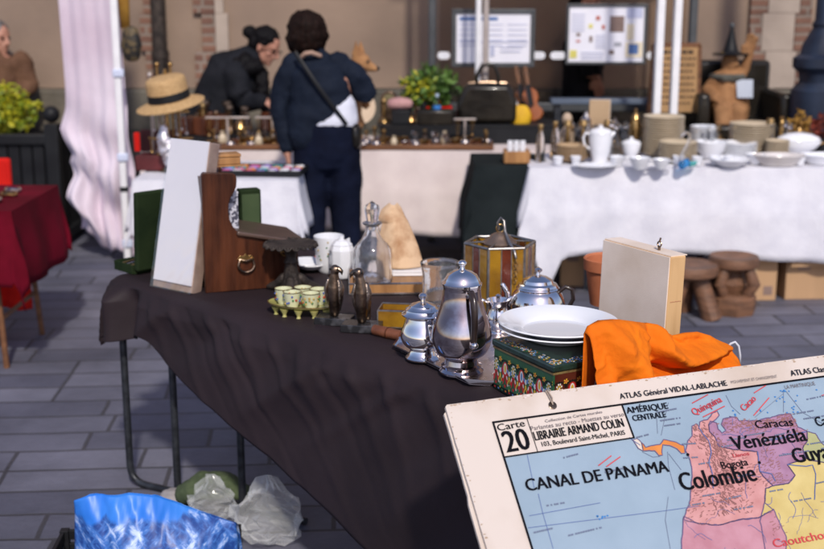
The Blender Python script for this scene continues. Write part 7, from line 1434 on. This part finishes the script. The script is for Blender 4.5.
# cartouche
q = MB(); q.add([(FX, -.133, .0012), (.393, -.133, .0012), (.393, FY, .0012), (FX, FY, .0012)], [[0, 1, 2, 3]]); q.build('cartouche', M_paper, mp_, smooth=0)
q = MB(); z_ = .0028
def ln_(a, b_, w): ribbon(q, [a, b_], w, z_)
ln_((FX, FY - .0), (MWd - .05, FY), .0042); z_ = .00285; ln_((FX, FY + .002), (FX, -1.13), .0042); z_ = .0029; ln_((FX, -.133), (.3955, -.133), .0028); z_ = .00295; ln_((.394, FY), (.394, -.1344), .0038); z_ = .003; ln_((.168, FY), (.168, -.133), .0016); z_ = .00305; ln_((FX, -1.13), (MWd - .05, -1.13), .004)
q.build('neat_line', M_ink, mp_, smooth=0)
blk, rd, gr = MB(), MB(), MB()
for i, (s_, a, b_, h) in enumerate(MAP_TEXT):
    red = s_ in ('Quinquina', 'Cacao', 'Llanos', 'Caoutchouc'); light = s_ in ('MOUVEMENT ET CHANGEMENT', 'Collection de Cartes murales', 'Parlantes au recto - Muettes au verso', 'LA MARTINIQUE')
    bold = .034 if s_ in ('20', 'CANAL DE PANAMA', 'Vénézuéla', 'Colombie', 'Guyanes', 'LIBRAIRIE ARMAND COLIN', 'AMÉRIQUE', 'CENTRALE') else .022 if not light else 0
    vs, fs = text_into(None, s_, a, b_, h, 0)
    for j, dx in enumerate((-bold * h, 0, bold * h) if bold else (0,)): (rd if red else gr if light else blk).add([(x + dx, y, .0032 + i * 1e-5 + j * 2e-6) for x, y, z__ in vs], fs)
blk.build('printed_lettering', M_ink, mp_, smooth=0); rd.build('printed_red_lettering', M_mapred, mp_, smooth=0); gr.build('printed_fine_lettering', mat('faded_print', (.16, .13, .13), rough=.7), mp_, smooth=0)
q = MB()
for x, y in ((.503, -.189), (.664, -.232)): q.lathe([(0, 0), (.0035, 0), (.0035, .0002), (0, .0002)], 10, c=(x, y, .0034))
q.build('town_marks', M_ink, mp_, smooth=0)
for x in (.236, 1.02):
    MB().lathe([(0, .0004), (.0085, .0004), (.0095, .0010), (.0085, .0016), (.0055, .0014), (.005, .0008), (0, .0008)], 20, c=(x, -.0335, 0)).build('eyelet', M_bronze, mp_)
    MB().tube([(x, -.0335, .003), (x - .003, -.018, .005), (x - .006, .001, .004), (x - .006, .004, -.006), (x - .004, -.02, -.018)], .0014, 6).build('cord', mat('hemp_cord', (.36, .28, .22), rough=.9), mp_); MB().tube([(x, -.0335, .003), (x + .002, -.018, .006), (x - .002, .001, .004), (x - .001, .005, -.006), (x + .002, -.02, -.018)], .0014, 6).build('cord', mat('hemp_cord', (.36, .28, .22)), mp_)
# ------------------------------------------------------------------ bags and crate under the table
M_bag = bpy.data.materials.new('mountain_print_bag'); M_bag.use_nodes = True
N = M_bag.node_tree.nodes; Lk = M_bag.node_tree.links; b = N['Principled BSDF']; b.inputs['Roughness'].default_value = .42
tc = N.new('ShaderNodeTexCoord'); sp_ = N.new('ShaderNodeSeparateXYZ'); Lk.new(tc.outputs['Object'], sp_.inputs[0])
nx = N.new('ShaderNodeTexNoise'); nx.inputs['Scale'].default_value = 9; nx.inputs['Detail'].default_value = 7; cbx_ = N.new('ShaderNodeCombineXYZ'); Lk.new(sp_.outputs[0], cbx_.inputs[0]); Lk.new(cbx_.outputs[0], nx.inputs['Vector'])
rdg = N.new('ShaderNodeMath'); rdg.operation = 'MULTIPLY_ADD'; rdg.inputs[1].default_value = .20; rdg.inputs[2].default_value = .145; Lk.new(nx.outputs['Fac'], rdg.inputs[0])
cmp_ = N.new('ShaderNodeMath'); cmp_.operation = 'SUBTRACT'; Lk.new(sp_.outputs[2], cmp_.inputs[0]); Lk.new(rdg.outputs[0], cmp_.inputs[1])
st2 = N.new('ShaderNodeMapRange'); st2.inputs[1].default_value = -.006; st2.inputs[2].default_value = .006; Lk.new(cmp_.outputs[0], st2.inputs[0])
outs = []
for rot_ in (.75, -.8):
    mpp = N.new('ShaderNodeMapping'); mpp.vector_type = 'TEXTURE'; mpp.inputs['Rotation'].default_value = (0, rot_, 0); mpp.inputs['Scale'].default_value = (1.6, 1, .45); Lk.new(tc.outputs['Object'], mpp.inputs[0])
    n2 = N.new('ShaderNodeTexNoise'); n2.inputs['Scale'].default_value = 14; n2.inputs['Detail'].default_value = 7; n2.inputs['Roughness'].default_value = .62; Lk.new(mpp.outputs[0], n2.inputs['Vector']); outs.append(n2)
mxx = N.new('ShaderNodeMath'); mxx.operation = 'MAXIMUM'; Lk.new(outs[0].outputs['Fac'], mxx.inputs[0]); Lk.new(outs[1].outputs['Fac'], mxx.inputs[1])
rk = N.new('ShaderNodeValToRGB'); e = rk.color_ramp.elements; e[0].position = .47; e[0].color = (.012, .055, .26, 1); e[1].position = .66; e[1].color = (.50, .62, .88, 1); x = e.new(.56); x.color = (.05, .17, .52, 1); Lk.new(mxx.outputs[0], rk.inputs[0])
n3 = N.new('ShaderNodeTexNoise'); n3.inputs['Scale'].default_value = 3.5; Lk.new(tc.outputs['Object'], n3.inputs['Vector']); sk = N.new('ShaderNodeValToRGB'); sk.color_ramp.elements[0].position = .35; sk.color_ramp.elements[0].color = (.008, .13, .62, 1); sk.color_ramp.elements[1].position = .72; sk.color_ramp.elements[1].color = (.06, .30, .82, 1); Lk.new(n3.outputs['Fac'], sk.inputs[0])
mx = N.new('ShaderNodeMixRGB'); Lk.new(st2.outputs[0], mx.inputs[0]); Lk.new(rk.outputs[0], mx.inputs[1]); Lk.new(sk.outputs[0], mx.inputs[2]); Lk.new(mx.outputs[0], b.inputs['Base Color'])
bY = 3.22; bx0, bx1 = PY(78, 510, bY).x, PY(236, 520, bY).x; bw_ = bx1 - bx0
sbg = thing('shopping_bag', 'glossy blue shopping bag printed with snowy mountains under the table', 'bag', ((bx0 + bx1) / 2, bY, 0), R(4))
zt = lambda px, py: PY(px, py, bY).z
TOPB = [(-.5, zt(78, 495)), (-.40, zt(94, 489)), (-.15, zt(130, 489)), (0, zt(152, 491)), (.2, zt(185, 505)), (.45, zt(228, 519)), (.5, zt(236, 521))]
q = MB()
def bagf(u, v):
    x = u - .5; a = 2 * math.pi * v
    top = lerp_tab(TOPB, x); return None
def bag_front(u, v):
    x = u - .5; top = lerp_tab(TOPB, x); z = .045 + (top - .045) * v
    o = .11 * (1 - abs(2 * x) ** 3) * (1 - v ** 2.2) + .016 * noise.noise(V(x * 7, z * 9, 1)) * (1 - .3 * v) + .02 * abs(noise.noise(V(x * 5 + z * 6, z * 3, 4))) + .004 * noise.noise(V(x * 30, z * 30, 2))
    return (x * bw_ * (1 + .06 * (1 - v)), -.02 - o, z)
def bag_back(u, v): x, y, z = bag_front(u, v); w = v ** 5; return (x, (1 - w) * (.02 - y * .7) + w * (y + .003), z)
q.grid(bag_front, 70, 50); q.build('front_panel', M_bag, sbg, smooth=180, solid=.0015)
MB().grid(bag_back, 50, 40).build('back_panel', M_bag, sbg, smooth=180, solid=.0015)
crt = thing('plastic_crate', 'black plastic crate under the blue shopping bag', 'crate', ((bx0 + bx1) / 2 - .045, bY - .02, 0), R(3))
q = MB(); cw_, cd_ = .52, .34
for z in (.018, .060, .102):
    for c, s_ in (((0, -cd_ / 2, z), (cw_, .012, .03)), ((0, cd_ / 2, z), (cw_, .012, .03)), ((-cw_ / 2, 0, z), (.012, cd_ - .014, .03)), ((cw_ / 2, 0, z), (.012, cd_ - .014, .03))): q.box(c, s_)
q.build('slatted_sides', M_black, crt, smooth=0, bev=.002); MB().box((0, 0, .007), (cw_ - .016, cd_ - .016, .008)).build('floor_panel', M_black, crt, smooth=0)
for a in (-1, 1):
    for b_ in (-1, 1): MB().box((a * (cw_ / 2 - .004), b_ * (cd_ / 2 - .004), .060), (.026, .026, .12)).build('corner_post', M_black, crt, smooth=0, bev=.002)
M_poly = bpy.data.materials.new('clear_polythene'); M_poly.use_nodes = True; N = M_poly.node_tree.nodes; Lk = M_poly.node_tree.links; b = N['Principled BSDF']; b.inputs['Base Color'].default_value = (.85, .87, .87, 1); b.inputs['Roughness'].default_value = .09
t_ = N.new('ShaderNodeBsdfTransparent'); m_ = N.new('ShaderNodeMixShader'); lw = N.new('ShaderNodeLayerWeight'); lw.inputs[0].default_value = .35; mr = N.new('ShaderNodeMapRange'); mr.inputs[3].default_value = .10; mr.inputs[4].default_value = .62; Lk.new(lw.outputs['Facing'], mr.inputs[0]); Lk.new(mr.outputs[0], m_.inputs[0]); Lk.new(t_.outputs[0], m_.inputs[1]); Lk.new(b.outputs[0], m_.inputs[2]); Lk.new(m_.outputs[0], N['Material Output'].inputs[0])
def crumple(label, c, r, seed, name='clear_bag'):
    q = MB(); nu, nv = 17, 10; r_ = random.Random(seed); jit = [[r_.uniform(.72, 1.2) for _ in range(nu)] for _ in range(nv + 1)]
    vs = []
    for j in range(nv + 1):
        for i in range(nu):
            a = 6.2832 * (i + .5 * (j % 2)) / nu; b_ = math.pi * j / nv; k_ = jit[j][i] if 0 < j < nv else 1.1
            peak = 1 + .5 * max(0, math.cos(b_ - math.pi)) ** 6
            vs.append((math.sin(b_) * math.cos(a) * r[0] * k_, math.sin(b_) * math.sin(a) * r[1] * k_, max(.004 - c[2], -math.cos(b_) * r[2] * k_ * peak)))
    fs = []
    for j in range(nv):
        for i in range(nu):
            A, B, C2, D2 = j * nu + i, j * nu + (i + 1) % nu, (j + 1) * nu + (i + 1) % nu, (j + 1) * nu + i
            fs += [[A, B, D2], [B, C2, D2]] if j % 2 else [[A, B, C2], [A, C2, D2]]
    q.add(vs, fs); return tag(q.build(name, M_poly, loc=c, smooth=24), label, 'plastic bag')
cA = PY(262, 530, 3.52); crumple('crumpled clear plastic bag right of the blue shopping bag', V(cA.x + .02, cA.y, .085), (.11, .10, .085), 3)
cB = PY(215, 512, 3.70); crumple('clear plastic bag behind the blue shopping bag', V(cB.x, cB.y - .04, .07), (.08, .06, .06), 8)
gB = PY(214, 505, 3.78)
q = MB(); q.tube([(-.09, 0, .03), (-.03, 0, .055), (.05, 0, .055), (.11, 0, .03)], [(.04, .05), (.05, .065), (.045, .06), (.025, .03)], 18, dome=True); fuse(q, 'green_bundle', mat('olive_cloth', (.09, .12, .055), (.045, .065, .03), scale=12, rough=.8), None, .006, 2, .02, .05, loc=(gB.x, gB.y, .02)); tag(bpy.data.objects['green_bundle'], 'dull green cloth bundle behind the blue shopping bag', 'bundle')
pB = PY(174, 500, 3.80); q = MB(); q.ell((0, 0, .025), (.05, .045, .03), 20, 12); q.ell((.04, .01, .03), (.04, .03, .025), 16, 10); fuse(q, 'paper_ball', mat('kraft_pale', (.36, .33, .33), (.28, .26, .26), scale=12, rough=.8), None, .005, 1, .012, .02, loc=(pB.x, pB.y, 0)); tag(bpy.data.objects['paper_ball'], 'pale crumpled paper between the blue bag and table leg', 'paper')
# finer pieces sit on the part that carries them
SUB = {'pendant': 'arm', 'necklace': 'crossbar', 'gilt_rim': 'bowl', 'painted_flowers': 'bowl', 'gilt_edge': 'oval_plate', 'scalloped_rim': 'plate', 'ribbon': 'straw_body', 'knob': 'lid', 'ring_handle': 'handle_plate', 'wing': 'bird_body', 'painted_front': 'body', 'painted_side': 'body', 'painted_lid_border': 'lid', 'seam_band': 'body', 'side_reflection': 'body', 'tape': 'body', 'printed_mark': 'body', 'flap': 'body', 'handle_socket': 'handle', 'lid_lining': 'lid', 'drawstring': 'cloth', 'clip': 'upright', 'clamp': 'upright', 'collar': 'jacket', 'nose': 'body', 'printed_blocks': 'sheet', 'writing_rows': 'panel', 'chain': 'hook', 'ring': 'cap', 'cartouche': 'front_board', 'neat_line': 'front_board', 'town_marks': 'front_board', 'eyelet': 'front_board', 'seam_marks': 'wooden_frame', 'metal_edge': 'rim', 'panel_inlay': 'body', 'tie': 'roll', 'safety_dash': 'glass_pane', 'clasp_bar': 'body', 'dial': 'case', 'pompom': 'pointed_hat', 'hat_band': 'pointed_hat', 'cutlery': 'tray', 'strainer_knob': 'body', 'film': 'face_sheet', 'side_film': 'card_backing', 'gilt_rim': 'bowl'}
for o in list(S.objects):
    if o.parent and not o.parent.parent and 'category' in o.parent:
        st = o.name.split('.')[0]; want = SUB.get(st) or ('front_board' if st.startswith('printed_') and o.parent.name.startswith('wall_map') else None)
        if st == 'eye': want = 'bird_body' if o.parent.name.startswith('bird') else 'body'
        if want:
            host = next((c for c in o.parent.children if c.name.split('.')[0] == want and c is not o), None)
            if host: o.parent = host
bpy.context.view_layer.update()
